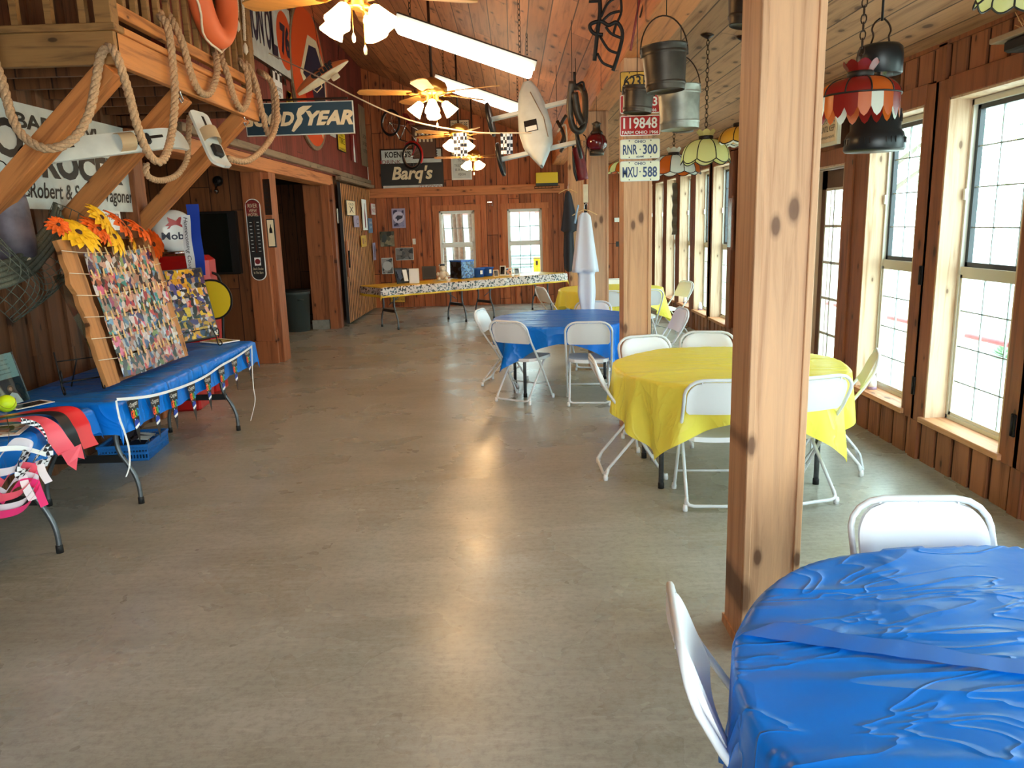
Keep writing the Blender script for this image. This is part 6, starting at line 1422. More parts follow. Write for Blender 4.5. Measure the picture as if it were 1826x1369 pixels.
# ---------------- string with checkered flags and the soapbox racer
S = [onx(480, 95, -3.0), ony(560, 133, 8.3), ony(625, 168, 8.0), ony(700, 203, 7.8), ony(760, 222, 7.6), ony(850, 236, 7.5), ony(925, 237, 7.4), ony(948, 237, 7.35)]
mb = MB(); mb.tube(spline(S, 6), 0.007, M_CORD, 6); tag(mb.build('string_line', None, S[3]), 'pale string line swooping across the hall from the left wall to the white racer', 'string')
M_CHK = checker('black_white_check', (14, 16, 34), (236, 236, 240), 32.0)
for (px_, yy, lab, w_, h_) in ((820, 7.53, 'left checkered flag pegged on the string line, in front of a fan', 0.13, 0.21), (903, 7.43, 'right checkered flag pegged on the string line beside the racer', 0.11, 0.19)):
    q = ony(px_, 237, yy); m = MB(); m.grid(8, 10, lambda u, v: ((u - 0.5) * w_, 0.008 * math.sin(u * 7 + v * 2), -v * h_), M_CHK, True); o = m.build('checkered_flag'); o.location = q; tag(o, lab, 'flag', 'checkered flags on the string')
# soapbox derby racer hung nose down
ct, cb_ = ony(941, 150, 8.3), ony(966, 297, 8.0)
t = thing('soapbox_racer', 'white wooden soapbox racer hung nose down from the ceiling beam', 'soapbox car', (ct + cb_) / 2)
d = cb_ - ct; L = d.length; xv = d.normalized(); zv = Vector((-0.12, -1, 0.0)); zv = (zv - zv.dot(xv) * xv).normalized(); yv = zv.cross(xv); RR = Matrix((xv, yv, zv)).transposed(); t.rotation_euler = RR.to_euler()
def body(u, v):
    wp = [(0, .05), (.1, .10), (.3, .145), (.55, .17), (.75, .15), (.9, .07), (1, .012)]
    for (a, wa), (b, wb) in zip(wp, wp[1:]):
        if a <= u <= b: w = wa + (wb - wa) * (u - a) / (b - a); break
    a = 2 * PI * v; n = 3.2; c, s = math.cos(a), math.sin(a); k = (abs(c) ** n + abs(s) ** n) ** (-1 / n); hh = 0.11 * (0.35 + 0.65 * math.sin(PI * min(1, u * 0.85 + 0.12)))
    return ((u - 0.5) * L, w * k * c, hh * k * s)
m = MB(); m.grid(30, 28, body, M_OFFW); m.add([body(0, i / 28) for i in range(28)], [tuple(range(28))], M_OFFW); m.build('racer_body', t)
m = MB(); m.box((0.05, -0.03, 0.108), (0.12, 0.13, 0.004), M_BLKP); m.box((0.08, -0.03, 0.111), (0.05, 0.11, 0.003), M_PAPER); m.build('number_panel', t)
m = MB(); m.tube([(-0.3, 0.02, 0.11), (0.0, 0.11, 0.115), (0.2, 0.12, 0.1)], 0.005, M_GREYW, 5); m.build('trim_line', t)
for (xx, hw, zz) in ((-0.14, 0.43, 0.05), (0.27, 0.40, -0.02)):
    m = MB(); m.box((xx, 0, zz), (0.04, 2 * hw, 0.03), M_OFFW); ax = m.build('axle', t)
    for s in (-1, 1):
        m = MB(); m.lathe([(0.0, -0.012), (0.12, -0.014), (0.15, -0.02), (0.168, -0.012), (0.168, 0.012), (0.15, 0.02), (0.12, 0.014), (0, 0.012)], M_BLKP, 28, (xx, s * hw, zz), rot('X', 90)); m.build('wheel', t)
m = MB(); p_ = ct + Vector((0, 0, 0.0)); chain(m, p_, (p_.x, p_.y, zc(p_.x)), M_IRON, 0.05, 0.012, 0.003); tag(m.build('hanging_chain', None, p_), 'rusty chain from the ceiling to the white racer', 'chain')

# ================================================================== POSTS: PLATES, BUCKETS, LANTERNS, CLOTHES
PY = 6.13 - 0.012
PG = 'licence plates on the timber post'
def plate(lab, y0_, y1_, face_, texts, border, w=0.305, px0=1105, dx=0.0):
    a, b = ony(px0, y0_, PY), ony(px0, y1_, PY); h = a.z - b.z
    o = sign('licence_plate', lab, 'licence plate', 'B', (0.985 + dx, PY, (a.z + b.z) / 2), w, h, face_, [(s, x * w, y * h, ww * w, hh * h, m, 0, 0.02) for (s, x, y, ww, hh, m) in texts], border, 0.006, rounded=0.015, group=PG, th=0.004)
    e = MB()
    for s in (-1, 1):
        for q in (-1, 1): disc(e, s * w * 0.27, q * h * 0.42, 0.008, 0.005, M_BLKP, 8)
    e.build('bolt_holes', o)
plate('mustard licence plate reading 623 H, topmost on the post', 128, 165, M_MUST, [('623', -.2, 0, .42, .6, M_BLACKT), ('H 68', .24, 0, .34, .6, M_BLACKT)], M_BRONZE)
plate('red farm licence plate ending in 3, partly behind the small bucket', 170, 203, M_REDP, [('118233', 0, .12, .84, .5, M_PAPER), ('FARM OHIO 1966', 0, -.34, .8, .18, M_PAPER)], M_PAPER)
plate('red farm licence plate reading 119848', 207, 243, M_REDP, [('119848', 0, .12, .84, .55, M_PAPER), ('FARM OHIO 1966', 0, -.34, .9, .17, M_PAPER)], M_PAPER)
plate('white licence plate with blue characters RNR 300', 249, 284, M_PLATEW, [('OHIO', 0, .37, .28, .15, M_DBLUE), ('RNR', -.25, -.03, .36, .5, M_DBLUE), ('300', .25, -.03, .36, .5, M_DBLUE), ('ADAMS', 0, -.40, .2, .1, M_DBLUE), ('.', 0.0, -.03, .03, .08, M_DBLUE)], M_OFFW)
plate('white licence plate with blue characters MXU 588, lowest on the post', 288, 324, M_PLATEW, [('OHIO', 0, .37, .28, .15, M_DBLUE), ('MXU', -.25, -.05, .38, .52, M_DBLUE), ('588', .25, -.05, .36, .52, M_DBLUE), ('.', 0.0, -.03, .03, .08, M_DBLUE)], M_OFFW)

def hz(x): return zc(x) if x < 0.85 else (2.9 if x < 1.105 else zs(x))
def bucket(lab, c, rt, rb, h, m_, bail=0.0, tilt=0.0, words=None, band=True, name='metal_bucket', hang=None):
    t = thing(name, lab, 'bucket', c, 0.2, 'metal buckets hanging from the aisle ceiling')
    t.rotation_euler = (0, math.radians(tilt), 0)
    m = MB(); m.lathe([(0, 0.012), (rb * 0.97, 0.012), (rb * 0.98, 0.0), (rb, 0.004), (rb + (rt - rb) * 0.15, h * 0.15), (rb + (rt - rb) * 0.8, h * 0.8), (rt, h - 0.006), (rt + 0.006, h), (rt - 0.003, h), (rb * 0.985, 0.016)], m_, 36); m.build('bucket_body', t)
    if band:
        for f in (0.16, 0.82): m = MB(); r = rb + (rt - rb) * f; m.lathe([(r + 0.0005, h * f - 0.008), (r + 0.004, h * f), (r + 0.0015, h * f + 0.008)], m_, 36, caps=False); m.build('band', t)
    if bail: m = MB(); m.tube([(-(rt + 0.006) * math.cos(a), 0, h - 0.03 + bail * math.sin(a)) for a in [PI * i / 20 for i in range(21)]], 0.004, M_BRONZE, 6); m.build('bail_handle', t)
    for s in (-1, 1): m = MB(); m.box((s * (rt + 0.004), 0, h - 0.03), (0.006, 0.02, 0.04), m_); m.build('ear', t)
    top = c[2] + h - 0.03 + max(bail, 0)
    if hang is not None: m = MB(); m.tube([(c[0], c[1], top), (c[0], c[1], hang)], 0.0025, M_IRON, 5); tag(m.build('hanging_wire', None, (c[0], c[1], top)), 'thin wire holding up the ' + lab[:60].split(',')[0], 'wire')
    return t
yb = 4.2
q = ony(1187, 163, yb); bucket('dark steel pail with a tall arched handle, largest and nearest', (q.x, yb, q.z), 0.115, 0.098, 0.22, M_OLDST, 0.175, -3, hang=hz(q.x))
q = ony(1136, 202, 5.0); bucket('small dark metal pail in front of the red licence plates', (q.x, 5.0, q.z), 0.095, 0.088, 0.155, M_OLDST, 0.1, 4, hang=hz(q.x))
q = ony(1212, 231, 5.3); bucket('tall galvanised pail, palest of the hanging buckets', (q.x, 5.3, q.z), 0.135, 0.125, 0.27, M_GALV, 0.22, -2, hang=hz(q.x))
q = ony(1312, 48, 3.6); bucket('dark trough shaped pail tucked behind the top of the nearest post', (q.x + 0.03, 3.6, q.z), 0.10, 0.06, 0.22, M_OLDST, 0.12, 8, hang=hz(q.x))
# railroad lantern
def lantern(lab, c, s, top):
    t = thing('barn_lantern', lab, 'lantern', c, 0.4, 'red globed lanterns hanging along the beam')
    m = MB(); m.lathe([(0.0, 0), (0.07 * s, 0), (0.075 * s, 0.03 * s), (0.062 * s, 0.05 * s)], M_OLDST, 24); m.build('lamp_base', t)
    m = MB(); m.lathe([(0.055 * s, 0.045 * s), (0.095 * s, 0.08 * s), (0.105 * s, 0.125 * s), (0.09 * s, 0.175 * s), (0.055 * s, 0.20 * s)], mat('ruby_glass', (96, 12, 22), 0.08, spec=0.8), 28); m.build('globe', t)
    m = MB(); m.lathe([(0.06 * s, 0.20 * s), (0.06 * s, 0.22 * s), (0.04 * s, 0.24 * s), (0.036 * s, 0.285 * s), (0.05 * s, 0.30 * s), (0.0, 0.325 * s)], M_OLDST, 24); m.build('chimney_cap', t)
    m = MB()
    for a in (0, PI / 2, PI, 3 * PI / 2): m.tube(spline([(0.07 * s * math.cos(a), 0.07 * s * math.sin(a), 0.02 * s), (0.118 * s * math.cos(a), 0.118 * s * math.sin(a), 0.12 * s), (0.06 * s * math.cos(a), 0.06 * s * math.sin(a), 0.215 * s)], 5), 0.0035, M_OLDST, 5)
    m.build('guard_wires', t)
    m = MB(); m.tube([(0, 0, 0.325 * s), (0, 0, top - c[2])], 0.002, M_IRON, 5); m.build('hanging_wire', t)
q = ony(1064, 277, 7.9); lantern('ruby glass railway lantern hanging left of the licence plates', (q.x, 7.9, q.z), 1.0, 2.9)
q = ony(1222, 240, 6.5); lantern('dark red lantern half hidden behind the licence plate post', (q.x - 0.02, 6.5, q.z + 0.02), 1.2, zs(q.x))
# wrought iron rack and sleigh runners along the beam
t = thing('iron_scroll_rack', 'black wrought iron scroll rack hanging from the beam at the top of the picture', 'iron rack', ony(1080, 50, 4.7))
o3 = ony(1080, 50, 4.7)
def pz(P, yy=4.7): return [ony(x, y, yy) - o3 for x, y in P]
m = MB(); m.tube(spline(pz([(1060, 108), (1065, 60), (1070, 20), (1068, -20)]), 5), 0.012, M_IRON, 8); m.tube(spline(pz([(1093, 126), (1103, 95), (1110, 60), (1100, 40), (1085, 45), (1072, 38), (1055, 42), (1052, 50), (1060, 60), (1075, 62)]), 5), 0.011, M_IRON, 8); m.build('frame', t)
for P in ([(1093, 120), (1075, 112), (1065, 95)], [(1102, 95), (1085, 88), (1070, 65)], [(1108, 68), (1090, 60), (1080, 48)], [(1105, 20), (1088, 25), (1072, 40)], [(1110, -10), (1085, 5), (1072, 30)], [(1105, -20), (1108, 20), (1098, 45), (1094, 60)], [(1050, 3), (1068, 2)]):
    m = MB(); m.tube(spline(pz(P), 5), 0.008, M_IRON, 6); m.build('scroll', t)
def relic(name, lab, cat, yy, parts):
    o_ = parts[0][1][0]; o0 = ony(o_[0], o_[1], yy); t = thing(name, lab, cat, o0)
    for (nm, P, r, mm) in parts: m = MB(); m.tube(spline([ony(x, y, yy + (dy if False else 0)) - o0 + Vector((0, 0.02 * i, 0)) for i, (x, y) in enumerate(P)], 5), r, mm, 8); m.build(nm, t)
    m = MB(); m.tube([(0, 0, 0), (0, 0, max(0.02, hz(o0.x) - o0.z))], 0.003, M_IRON, 5); m.build('hanging_wire', t)
    return t
relic('old_drum_sieve', 'dark old round sieve and hoop hanging edge-on from the beam', 'hoop', 7.2, [('hoop', [(1020, 145), (1016, 190), (1022, 225), (1035, 232), (1044, 215), (1045, 170), (1038, 152), (1026, 150)], 0.03, M_OLDST), ('strap', [(1024, 128), (1026, 150), (1040, 145), (1043, 160)], 0.01, M_IRON), ('slats', [(1024, 165), (1030, 200), (1040, 220)], 0.035, M_OLDST)])
relic('harness_tangle', 'tangle of dark harness leather and sticks hung behind the hoop', 'harness', 9.2, [('sticks', [(993, 215), (1005, 240), (998, 262)], 0.02, M_BRONZE), ('straps', [(1010, 205), (1000, 225), (1008, 250), (1000, 270)], 0.02, M_OLDST), ('rings', [(994, 235), (1008, 222), (1010, 262), (996, 250)], 0.012, M_CORD)])
relic('painted_hardware', 'red and black painted metal pieces clustered behind the lantern on the post', 'hardware', 8.5, [('red_panel', [(1028, 262), (1034, 285), (1040, 320)], 0.06, M_DRED), ('black_strap', [(1022, 255), (1024, 300), (1030, 322)], 0.015, M_BLKP), ('wire', [(1040, 240), (1046, 250), (1044, 300)], 0.006, M_IRON)])
relic('painted_rod', 'thin dark red rod hung along the beam left of the largest pail', 'rod', 5.2, [('shaft', [(1142, -10), (1132, 50), (1126, 88)], 0.008, M_DRED)])
relic('brown_rod', 'short brown rod hung on the beam beside the dark red one', 'rod', 5.2, [('shaft', [(1152, -10), (1142, 30)], 0.006, M_BRONZE)])
t = thing('horseshoe', 'pale horseshoe hung on the post under the red metal', 'horseshoe', ony(1044, 345, 8.86)); m = MB(); m.box((0, -0.01, 0), (0.055, 0.012, 0.2), M_CREAM, bv=0.004); m.build('plate', t); t.name = 'switch_plate'; t['label'] = 'cream upright cover plate on the gown post below the red metal'; t['category'] = 'plate'

# clothes hanging on the posts
def garment(name, lab, cat, top, rows, m_, n=26, seed=0, group=None):
    """rows: (dz, half width, half depth)"""
    t = thing(name, lab, cat, top, 0.0, group); rnd = random.Random(seed); ph = rnd.uniform(0, 6)
    vs = []; 
    def fn(u, v):
        k = v * (len(rows) - 1); i = min(int(k), len(rows) - 2); f = k - i; a, b = rows[i], rows[i + 1]
        z = a[0] + (b[0] - a[0]) * f; w = a[1] + (b[1] - a[1]) * f; dpt = a[2] + (b[2] - a[2]) * f; ox = a[3] + (b[3] - a[3]) * f
        an = 2 * PI * u; w *= 1 + 0.10 * math.sin(an * 5 + ph + v * 2) * min(1, v * 2)
        return (ox + w * math.cos(an), dpt * math.sin(an) * (1 + 0.3 * math.sin(an * 4 + ph)), z)
    m = MB(); m.grid(n, 26, fn, m_, True); m.build('fabric', t)
    m = MB(); m.tube(spline([(-0.14, 0, -0.03), (0, 0, 0.03), (0.14, 0, -0.03)], 4), 0.006, M_KRAFT, 6); m.tube(spline([(0, 0, 0.03), (0, 0, 0.08), (0.02, 0, 0.1), (0.03, 0, 0.08)], 4), 0.003, M_CHROME, 5); m.build('coat_hanger', t)
    return t
q = ony(1044, 372, 8.7)
garment('graduation_gown', 'long white gown hanging on the post behind the far blue table', 'gown', (q.x, 8.81, q.z - .04), [(0.0, .03, .02, .0), (-.04, .07, .03, .0), (-.2, .09, .05, .0), (-.45, .12, .06, .0), (-.66, .15, .07, .0), (-.665, .09, .05, .01), (-.9, .10, .05, .01), (-1.12, .07, .04, .02)], M_WFAB, seed=2)
q = ony(1035, 365, 8.68)
m = MB(); m.tube(spline([(0.02, 0, 0), (0, 0, -0.08), (-0.02, 0, -0.2)], 4), [0.012] * 9, mat('pale_blue_cord', (150, 180, 205), .6), 6); t = m.build('honour_cord'); t.location = (q.x - .04, 8.72, q.z); tag(t, 'pale blue tasselled honour cord hung over the white gown', 'cord')
q = ony(1014, 340, 11.75)
garment('dark_robe', 'dark navy robe hanging by the farthest post left of the white gown', 'robe', (q.x, 11.9, q.z), [(0, .02, .02, 0), (-.05, .05, .03, 0), (-.3, .09, .05, .01), (-.58, .14, .06, .02), (-.6, .07, .05, .0), (-.9, .08, .05, .0), (-1.15, .07, .04, 0), (-1.2, .03, .03, 0)], M_DKFAB, seed=4)
mb = MB(); mb.box((0, 0, 0), (0.11, 0.02, 0.09), M_WHITE, bv=0.004); t = mb.build('thermostat'); t.location = ony(1100, 392, 16.75); tag(t, 'small white thermostat on the far wall between the posts', 'thermostat')
mb = MB(); mb.box((0, 0, 0), (0.07, 0.012, 0.11), M_BLKP, bv=0.003); t = mb.build('wall_outlet'); t.location = ony(1101, 435, 16.78); tag(t, 'black switch plate below the thermostat on the far wall', 'switch')
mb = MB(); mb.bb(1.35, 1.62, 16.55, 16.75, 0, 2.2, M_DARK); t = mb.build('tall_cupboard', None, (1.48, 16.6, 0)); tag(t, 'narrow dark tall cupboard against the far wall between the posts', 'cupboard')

# ================================================================== LEADED GLASS LAMPS
M_LEAD = mat('dark_lead_came', (40, 34, 30), 0.5, 0.5)
def leaded(lab, c, top, r, h, pan, crown=True, npan=8, scal=0.0, skirt=None, name='leaded_glass_lamp', crown_m=None):
    t = thing(name, lab, 'lamp', c, 0.2, 'leaded glass lamps over the window aisle')
    prof = lambda v: (0.045 + (r - 0.045) * math.sin(v * PI / 2) ** 0.9, h * math.cos(v * PI / 2) ** 1.0)
    for k in range(npan):
        m = MB()
        def fn(u, v, k=k):
            a = 2 * PI * (k + u) / npan; rr, z = prof(v); bulge = 1 + 0.03 * math.sin(PI * u) * v; dz = -scal * (math.sin(PI * u)) * max(0, v - 0.6) / 0.4
            return (rr * bulge * math.cos(a), rr * bulge * math.sin(a), z + dz)
        m.grid(6, 10, fn, pan[k % len(pan)], True); m.build('glass_panel', t)
    m = MB()
    for k in range(npan):
        a = 2 * PI * k / npan; m.tube([(prof(v)[0] * math.cos(a), prof(v)[0] * math.sin(a), prof(v)[1]) for v in [i / 8 for i in range(9)]], 0.004, M_LEAD, 5)
    m.tube([(prof(1)[0] * math.cos(a) * (1 + 0.03 * abs(math.sin(npan * a / 2))), prof(1)[0] * math.sin(a) * (1 + 0.03 * abs(math.sin(npan * a / 2))), -scal * abs(math.sin(npan * a / 2))) for a in [2 * PI * i / 96 for i in range(96)]], 0.004, M_LEAD, 5, closed=True)
    m.build('leading', t)
    if skirt:
        for k in range(npan * 2):
            m = MB(); a0_, a1_ = 2 * PI * k / (npan * 2), 2 * PI * (k + 1) / (npan * 2)
            m.grid(4, 4, lambda u, v: ((r * (1 + 0.01 * v)) * math.cos(a0_ + (a1_ - a0_) * u), (r * (1 + 0.01 * v)) * math.sin(a0_ + (a1_ - a0_) * u), -v * (skirt[0] * (0.6 + 0.4 * math.sin(PI * u)))), skirt[1][k % len(skirt[1])], True); m.build('skirt_panel', t)
    m = MB(); m.lathe([(0.05, h - 0.01), (0.055, h + 0.02), (0.05, h + 0.03)], M_LEAD, 20); m.build('collar', t)
    if crown:
        for k in range(8):
            m = MB(); a = 2 * PI * (k + .5) / 8
            m.grid(4, 3, lambda u, v: ((0.05 + 0.022 * v) * math.cos(a + (u - .5) * PI / 4), (0.05 + 0.022 * v) * math.sin(a + (u - .5) * PI / 4), h + 0.025 + v * (0.03 + 0.018 * math.sin(PI * u))), crown_m or pan[0], True); m.build('crown_panel', t)
    m = MB(); chain(m, (0, 0, h + 0.03), (0, 0, top - c[2] - 0.01), M_BRONZE, 0.04, 0.011, 0.003); m.build('hanging_chain', t)
    m = MB(); m.lathe([(0.01, -0.03), (0.04, -0.012), (0.055, 0)], M_BRONZE, 16, (0, 0, top - c[2])); m.build('ceiling_canopy', t)
    return t
q = ony(1258, 285, 6.0); leaded('cream and pale green leaded lamp with dark outlined petals, beyond the buckets', (q.x, 6.0, q.z), zs(q.x), 0.178, 0.145, [S_CREAM], scal=0.03, skirt=None)
q = ony(1201, 308, 7.6); leaded('smaller amber and clear leaded lamp behind the post, beyond the cream one', (q.x, 7.6, q.z), zs(q.x), 0.25, 0.16, [S_WHITE, S_AMBER, S_WHITE], npan=12, scal=0.02)
q = ony(1532, 172, 3.55); leaded('large red and amber leaded lamp hanging right of the nearest post', (q.x, 3.55, q.z), zs(q.x), 0.165, 0.075, [S_RED, S_AMBER, S_RED], npan=10, skirt=(0.10, [S_AMBER, S_RED, S_RED, S_AMBER, S_WHITE]), crown_m=S_RED)
q = ony(1320, 252, 5.9); leaded('yellow lettered glass lamp peeking out left of the nearest post', (q.x, 5.9, q.z), zs(q.x), 0.16, 0.10, [mat('yellow_lamp_glass', (214, 160, 50), .3)], npan=8, scal=0.02, crown=False, skirt=(0.03, [S_WHITE]))
q = ony(1830, 2, 3.0); leaded('cream scalloped glass lamp at the top right corner of the picture', (q.x, 3.0, q.z + .02), zs(q.x), 0.16, 0.10, [S_CREAM], npan=12, scal=0.02, crown=False)
q = ony(1112, 306, 13.0); leaded('tiny far leaded lamp with a zigzag edge between the posts', (q.x, 13.0, q.z), zs(q.x), 0.3, 0.16, [S_AMBER, S_CREAM], npan=16, scal=0.02)

# kerosene heater hung from the aisle ceiling
q = ony(1558, 270, 3.95)
M_HEAT = mat('black_stove_enamel', (30, 32, 34), 0.35, 0.3)
t = thing('kerosene_heater', 'black kerosene heater with a glass chimney hung from the aisle ceiling', 'heater', (q.x, 3.95, q.z), 0.3)
m = MB(); m.lathe([(0, 0), (0.135, 0), (0.142, 0.01), (0.138, 0.06), (0.128, 0.085), (0.115, 0.10), (0.115, 0.19), (0.10, 0.20)], M_HEAT, 36); m.build('heater_base', t)
m = MB()
for (rr, zz, hh) in ((0.1395, 0.045, 0.028), (0.116, 0.15, 0.035)):
    for k in range(36):
        if k % 5 in (0, 1, 2): a = 2 * PI * k / 36; m.box((rr * math.cos(a), rr * math.sin(a), zz), (0.002, 0.006, hh), M_DARK, R=None)
m.build('vent_slots', t)
m = MB(); m.lathe([(0.098, 0.20), (0.098, 0.36)], M_CHIM, 32, caps=False); m.build('glass_chimney', t)
m = MB(); m.lathe([(0.10, 0.355), (0.105, 0.36), (0.105, 0.44), (0.10, 0.475), (0.085, 0.49), (0, 0.492)], M_HEAT, 32); m.build('heater_top', t)
m = MB()
for s in (-1, 1): m.tube(spline([(s * 0.06, 0, 0.485), (s * 0.045, 0, 0.53), (s * 0.055, 0, 0.56), (s * 0.04, 0, 0.59), (s * 0.012, 0, 0.61)], 5), 0.0045, M_BRONZE, 6)
m.tube([(0, 0, 0.60), (0, 0, zs(q.x) - q.z)], 0.006, M_IRON, 6); m.box((0, 0, zs(q.x) - q.z - 0.01), (0.06, 0.02, 0.02), M_IRON); m.build('wire_handle', t)

# yellow framed enamel sign over the door, mirror, hinges, shelf, fresheners
c, w, h = rect_px('R', XR - 0.04, (1467, 205), (1511, 283))
sign('enamel_sign', 'cream enamel sign in a yellowed frame above the glazed door', 'sign', 'R', (XR - 0.05, 6.9, 2.46), 0.42, 0.36, M_CREAM, [('FREE PARK', 0.02, 0.10, 0.28, 0.05, M_BLACKT), ('POPS COBB', 0.02, 0.03, 0.28, 0.05, M_BLACKT), ('UNTIL KEEP', 0.02, -0.04, 0.28, 0.05, M_BLACKT), ('REFRESHMENTS', 0.02, -0.11, 0.28, 0.02, M_BLACKT)], M_PLATEW, 0.03, R=O_R, th=0.03)
t = sign('framed_mirror', 'small brown framed mirror standing out from the window wall left of the post', 'mirror', 'R', (XR - 0.06, 9.86, 1.64), 0.2, 0.66, M_CHROME, (), M_CASE, 0.03, th=0.02)
for i, (y, z, lab) in enumerate(((5.27, 1.28, 'upper black hinge on the casing between the two nearest windows'), (5.25, 0.52, 'lower black hinge on the casing between the two nearest windows'), (4.16, 0.52, 'black hinge on the casing at the right edge of the picture'))):
    mb = MB(); mb.box((0, 0, 0), (0.012, 0.04, 0.13), M_IRON, bv=0.003); t = mb.build('strap_hinge'); t.location = (XR - 0.04, y, z); tag(t, lab, 'hinge'); mb = MB(); mb.tube([(-0.008, 0, -0.06), (-0.008, 0, 0.06)], 0.006, M_IRON, 6); mb.build('pin', t)
mb = MB(); mb.box((0, 0, 0), (0.16, 0.9, 0.03), M_GREYW, bv=0.004); t = mb.build('wall_shelf'); t.location = (XR - 0.09, 4.05, 2.60); tag(t, 'dark plank shelf above the nearest window at the right edge', 'shelf')
mb = MB()
rnd = random.Random(3)
for k in range(30):
    a = Vector((rnd.uniform(-.04, .04), rnd.uniform(-.3, .25), 0)); mb.tube([a, a + Vector((rnd.uniform(-.06, .03), rnd.uniform(-.06, .1), rnd.uniform(.03, .1)))], 0.0025, M_KRAFT, 4)
t = mb.build('dried_grass_bundle'); t.location = (XR - 0.09, 4.1, 2.618); tag(t, 'bundle of dried grass stems on the dark plank shelf', 'dried grass', kind='stuff')
mb = MB(); mb.box((0, 0, 0), (0.12, 0.7, 0.06), M_DARK, bv=0.01); t = mb.build('wooden_block'); t.location = (XR - 0.09, 4.05, 2.55); tag(t, 'dark wooden block fixed under the plank shelf', 'block')
def fresh(y, lab):
    t = thing('air_freshener', lab, 'air freshener', (XR + 0.035, y, ZS), 0, 'air fresheners on the window sills')
    m = MB(); m.lathe([(0, 0), (0.034, 0), (0.036, 0.01), (0.034, 0.03)], mat('mauve_plastic', (150, 120, 140), .4), 20); m.build('holder', t)
    m = MB(); m.lathe([(0.034, 0.03), (0.03, 0.07), (0.018, 0.12), (0.012, 0.13), (0, 0.132)], M_WPL, 20); m.build('cone_top', t)
fresh(6.02, 'white cone air freshener on the sill beside the near yellow table'); fresh(11.8, 'white cone air freshener on the third lit sill beyond the post'); fresh(12.85, 'white cone air freshener on the farthest visible sill')
mb = MB(); mb.grid(3, 30, lambda u, v: ((u - .5) * 0.12, 0.03 * math.sin(v * 26), -v * 0.85), mat('dried_grey_hide', (112, 108, 96), .8), True); t = mb.build('hide_strip'); t.location = (XR - 0.06, 13.25, 2.30); tag(t, 'grey wavy strip of hide hanging between the far windows', 'strip')

# ================================================================== OUTDOORS
def tree(lab, x, y, h, spread, seed, col):
    rnd = random.Random(seed); t = thing('leafy_tree', lab, 'tree', (x, y, -0.15))
    m = MB(); m.tube(spline([(0, 0, 0), (0.15, 0.1, h * .25), (-0.1, 0.3, h * .5), (0.2, 0.5, h * .75)], 5), [0.22 - 0.009 * i for i in range(16)], mat('bark_' + str(seed), (120, 108, 96), .9, noise=.3), 10)
    for k in range(5): a = rnd.uniform(0, 6.28); m.tube([(0, 0.2, h * (.3 + .1 * k)), (spread * .6 * math.cos(a), spread * .6 * math.sin(a), h * (.5 + .1 * k))], [0.09, 0.03], mat('branch_' + str(seed) + str(k), (120, 108, 96), .9), 7)
    m.build('trunk', t)
    m = MB(); cm = col
    for k in range(1500):
        a, rr, zz = rnd.uniform(0, 6.28), spread * rnd.random() ** .5, rnd.gauss(h * .72, h * .16); c = Vector((rr * math.cos(a), rr * math.sin(a), zz)); s = rnd.uniform(.08, .2)
        d1 = Vector((rnd.gauss(0, 1), rnd.gauss(0, 1), rnd.gauss(0, 1))).normalized(); d2 = d1.orthogonal().normalized()
        m.add([c - d1 * s, c - d2 * s * .5, c + d1 * s, c + d2 * s * .5], [(0, 1, 2, 3)], cm)
    m.build('foliage', t)
LEAF = mat('washed_out_leaf_green', (176, 204, 172), .8, noise=.3, scale=3)  # leaves paled to paint in the outdoor overexposure
tree('leafy tree arching outside the nearest window', 9.0, 11.5, 5.5, 2.2, 1, LEAF)
tree('leafy tree seen through the second window', 9.5, 21.0, 6.5, 2.6, 2, LEAF)
tree('green tree outside beyond the yard, through the right windows', 17.0, 12.0, 7.0, 3.0, 3, LEAF)
a_, b_ = onz(1570, 562, 0.45), onz(1840, 624, 0.45)
mb = MB(); mb.tube([a_ + (a_ - b_) * 1.5, b_ + (b_ - a_) * 0.8], 0.03, mat('washed_out_red_rail', (176, 96, 100), .6), 8)  # red paled towards pink, the outdoor glare put into its colour
o = mb.build('red_rail', None, a_); tag(o, 'low red rail running across the yard outside the right windows', 'rail')
mb = MB(); m1 = mat('rail_post', (200, 196, 190), .7)
for f in (-1.0, -0.2, 0.6, 1.4): p = a_.lerp(b_, f); mb.tube([(p.x, p.y, -0.15), (p.x, p.y, 0.45)], 0.035, m1, 8)
mb.build('rail_posts', o, a_).location = (0, 0, 0)
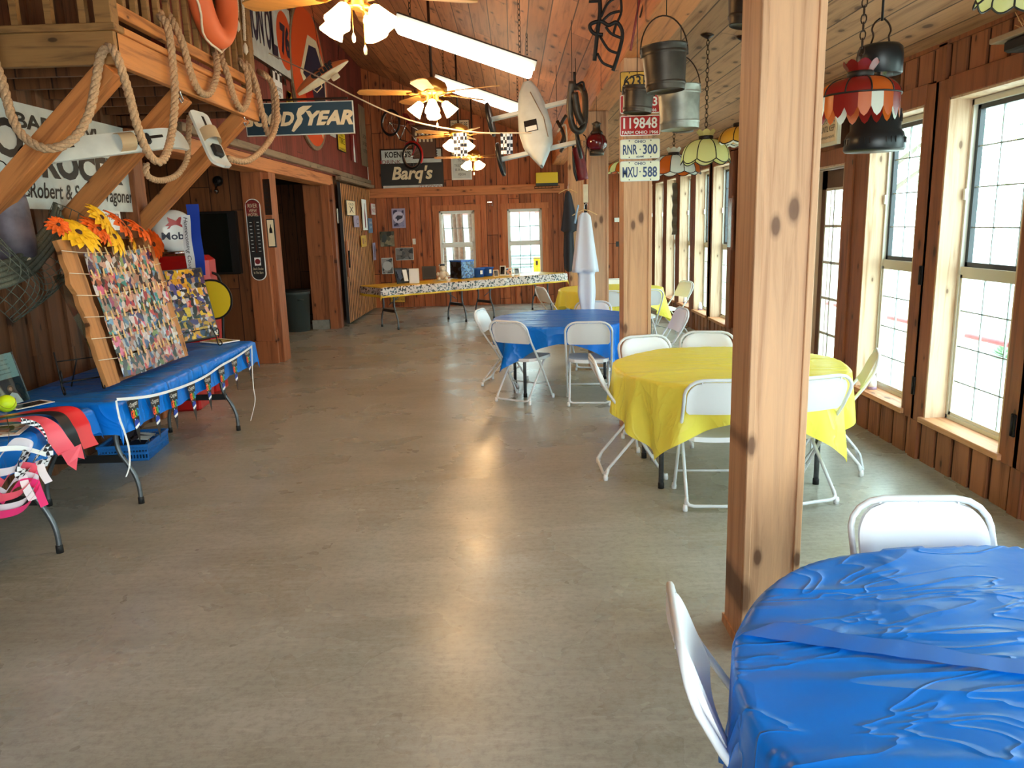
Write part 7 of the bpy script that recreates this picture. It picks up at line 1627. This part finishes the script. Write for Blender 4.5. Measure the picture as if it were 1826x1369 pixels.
def shrub(lab, x, y, s, seed):
    rnd = random.Random(seed); m = MB()
    for k in range(160):
        a = rnd.uniform(0, 6.28); e = rnd.uniform(.15, 1.3); l = s * rnd.uniform(.5, 1); d = Vector((math.cos(a) * math.cos(e), math.sin(a) * math.cos(e), math.sin(e))); w = d.cross(Vector((0, 0, 1))).normalized() * l * .09
        m.add([(0, 0, 0), d * l * .5 + w, d * l, d * l * .5 - w], [(0, 1, 2, 3)], LEAF)
    o = m.build('garden_shrub'); o.location = (x, y, -0.14); tag(o, lab, 'shrub')
shrub('small leafy shrub outside below the nearest window', 6.2, 9.6, .4, 1); shrub('taller shrub outside at the right edge of the nearest window', 5.6, 8.0, .5, 2)
# neighbouring white shed with a red roof edge, picnic table and tree trunks beyond the back windows
t = thing('white_shed', 'long white shed with a red roof edge far beyond the back windows', 'building', (2.5, 29, -.14))
m = MB(); m.box((0, 0, 1.1), (12, 4, 2.2), mat('white_siding', (170, 186, 182), .7)); m.build('wall', t); m = MB(); m.box((0, 0, 2.35), (12.6, 4.6, 0.3), mat('red_metal_roof', (190, 90, 84), .5)); m.build('roof', t)
t = thing('picnic_table', 'weathered grey picnic table outside the far window', 'picnic table', (0.5, 24.0, 0.0), 0.15)
MG = mat('weathered_grey_timber', (100, 106, 104), .9, noise=.2)
for k in range(5): m = MB(); m.box((0, -.34 + .17 * k, .76), (1.8, .15, .04), MG); m.build('top_plank', t)
for s in (-1, 1):
    for k in range(2): m = MB(); m.box((0, s * (.72 + .16 * k), .45), (1.8, .14, .04), MG); m.build('bench_plank', t)
    for xx in (-.65, .65): m = MB(); beam(m, (xx, s * .75, 0), (xx, s * .22, .74), .04, .1, MG); m.build('leg', t)
for xx in (-.65, .65): m = MB(); m.box((xx, 0, .42), (.04, 1.7, .1), MG); m.build('crosspiece', t)
TR = mat('shaggy_pale_bark', (104, 86, 72), .95, noise=.35, scale=12)
for k, (x, y, r) in enumerate(((-1.75, 18.6, .13), (-1.45, 19.4, .10), (-1.25, 18.4, .09), (-1.0, 19.2, .12), (-0.85, 18.7, .07))):
    m = MB(); m.tube([(0, 0, 0), (.03, 0, 1.2), (-.02, .02, 2.4), (.05, 0, 3.6)], [r, r * .9, r * .85, r * .7], TR, 12); o = m.build('cedar_trunk'); o.location = (x, y, -.14); tag(o, ('leftmost', 'second', 'middle', 'fourth', 'thin rightmost')[k] + ' pale trunk outside the left back window', 'tree trunk', 'cedar trunks outside the left back window')
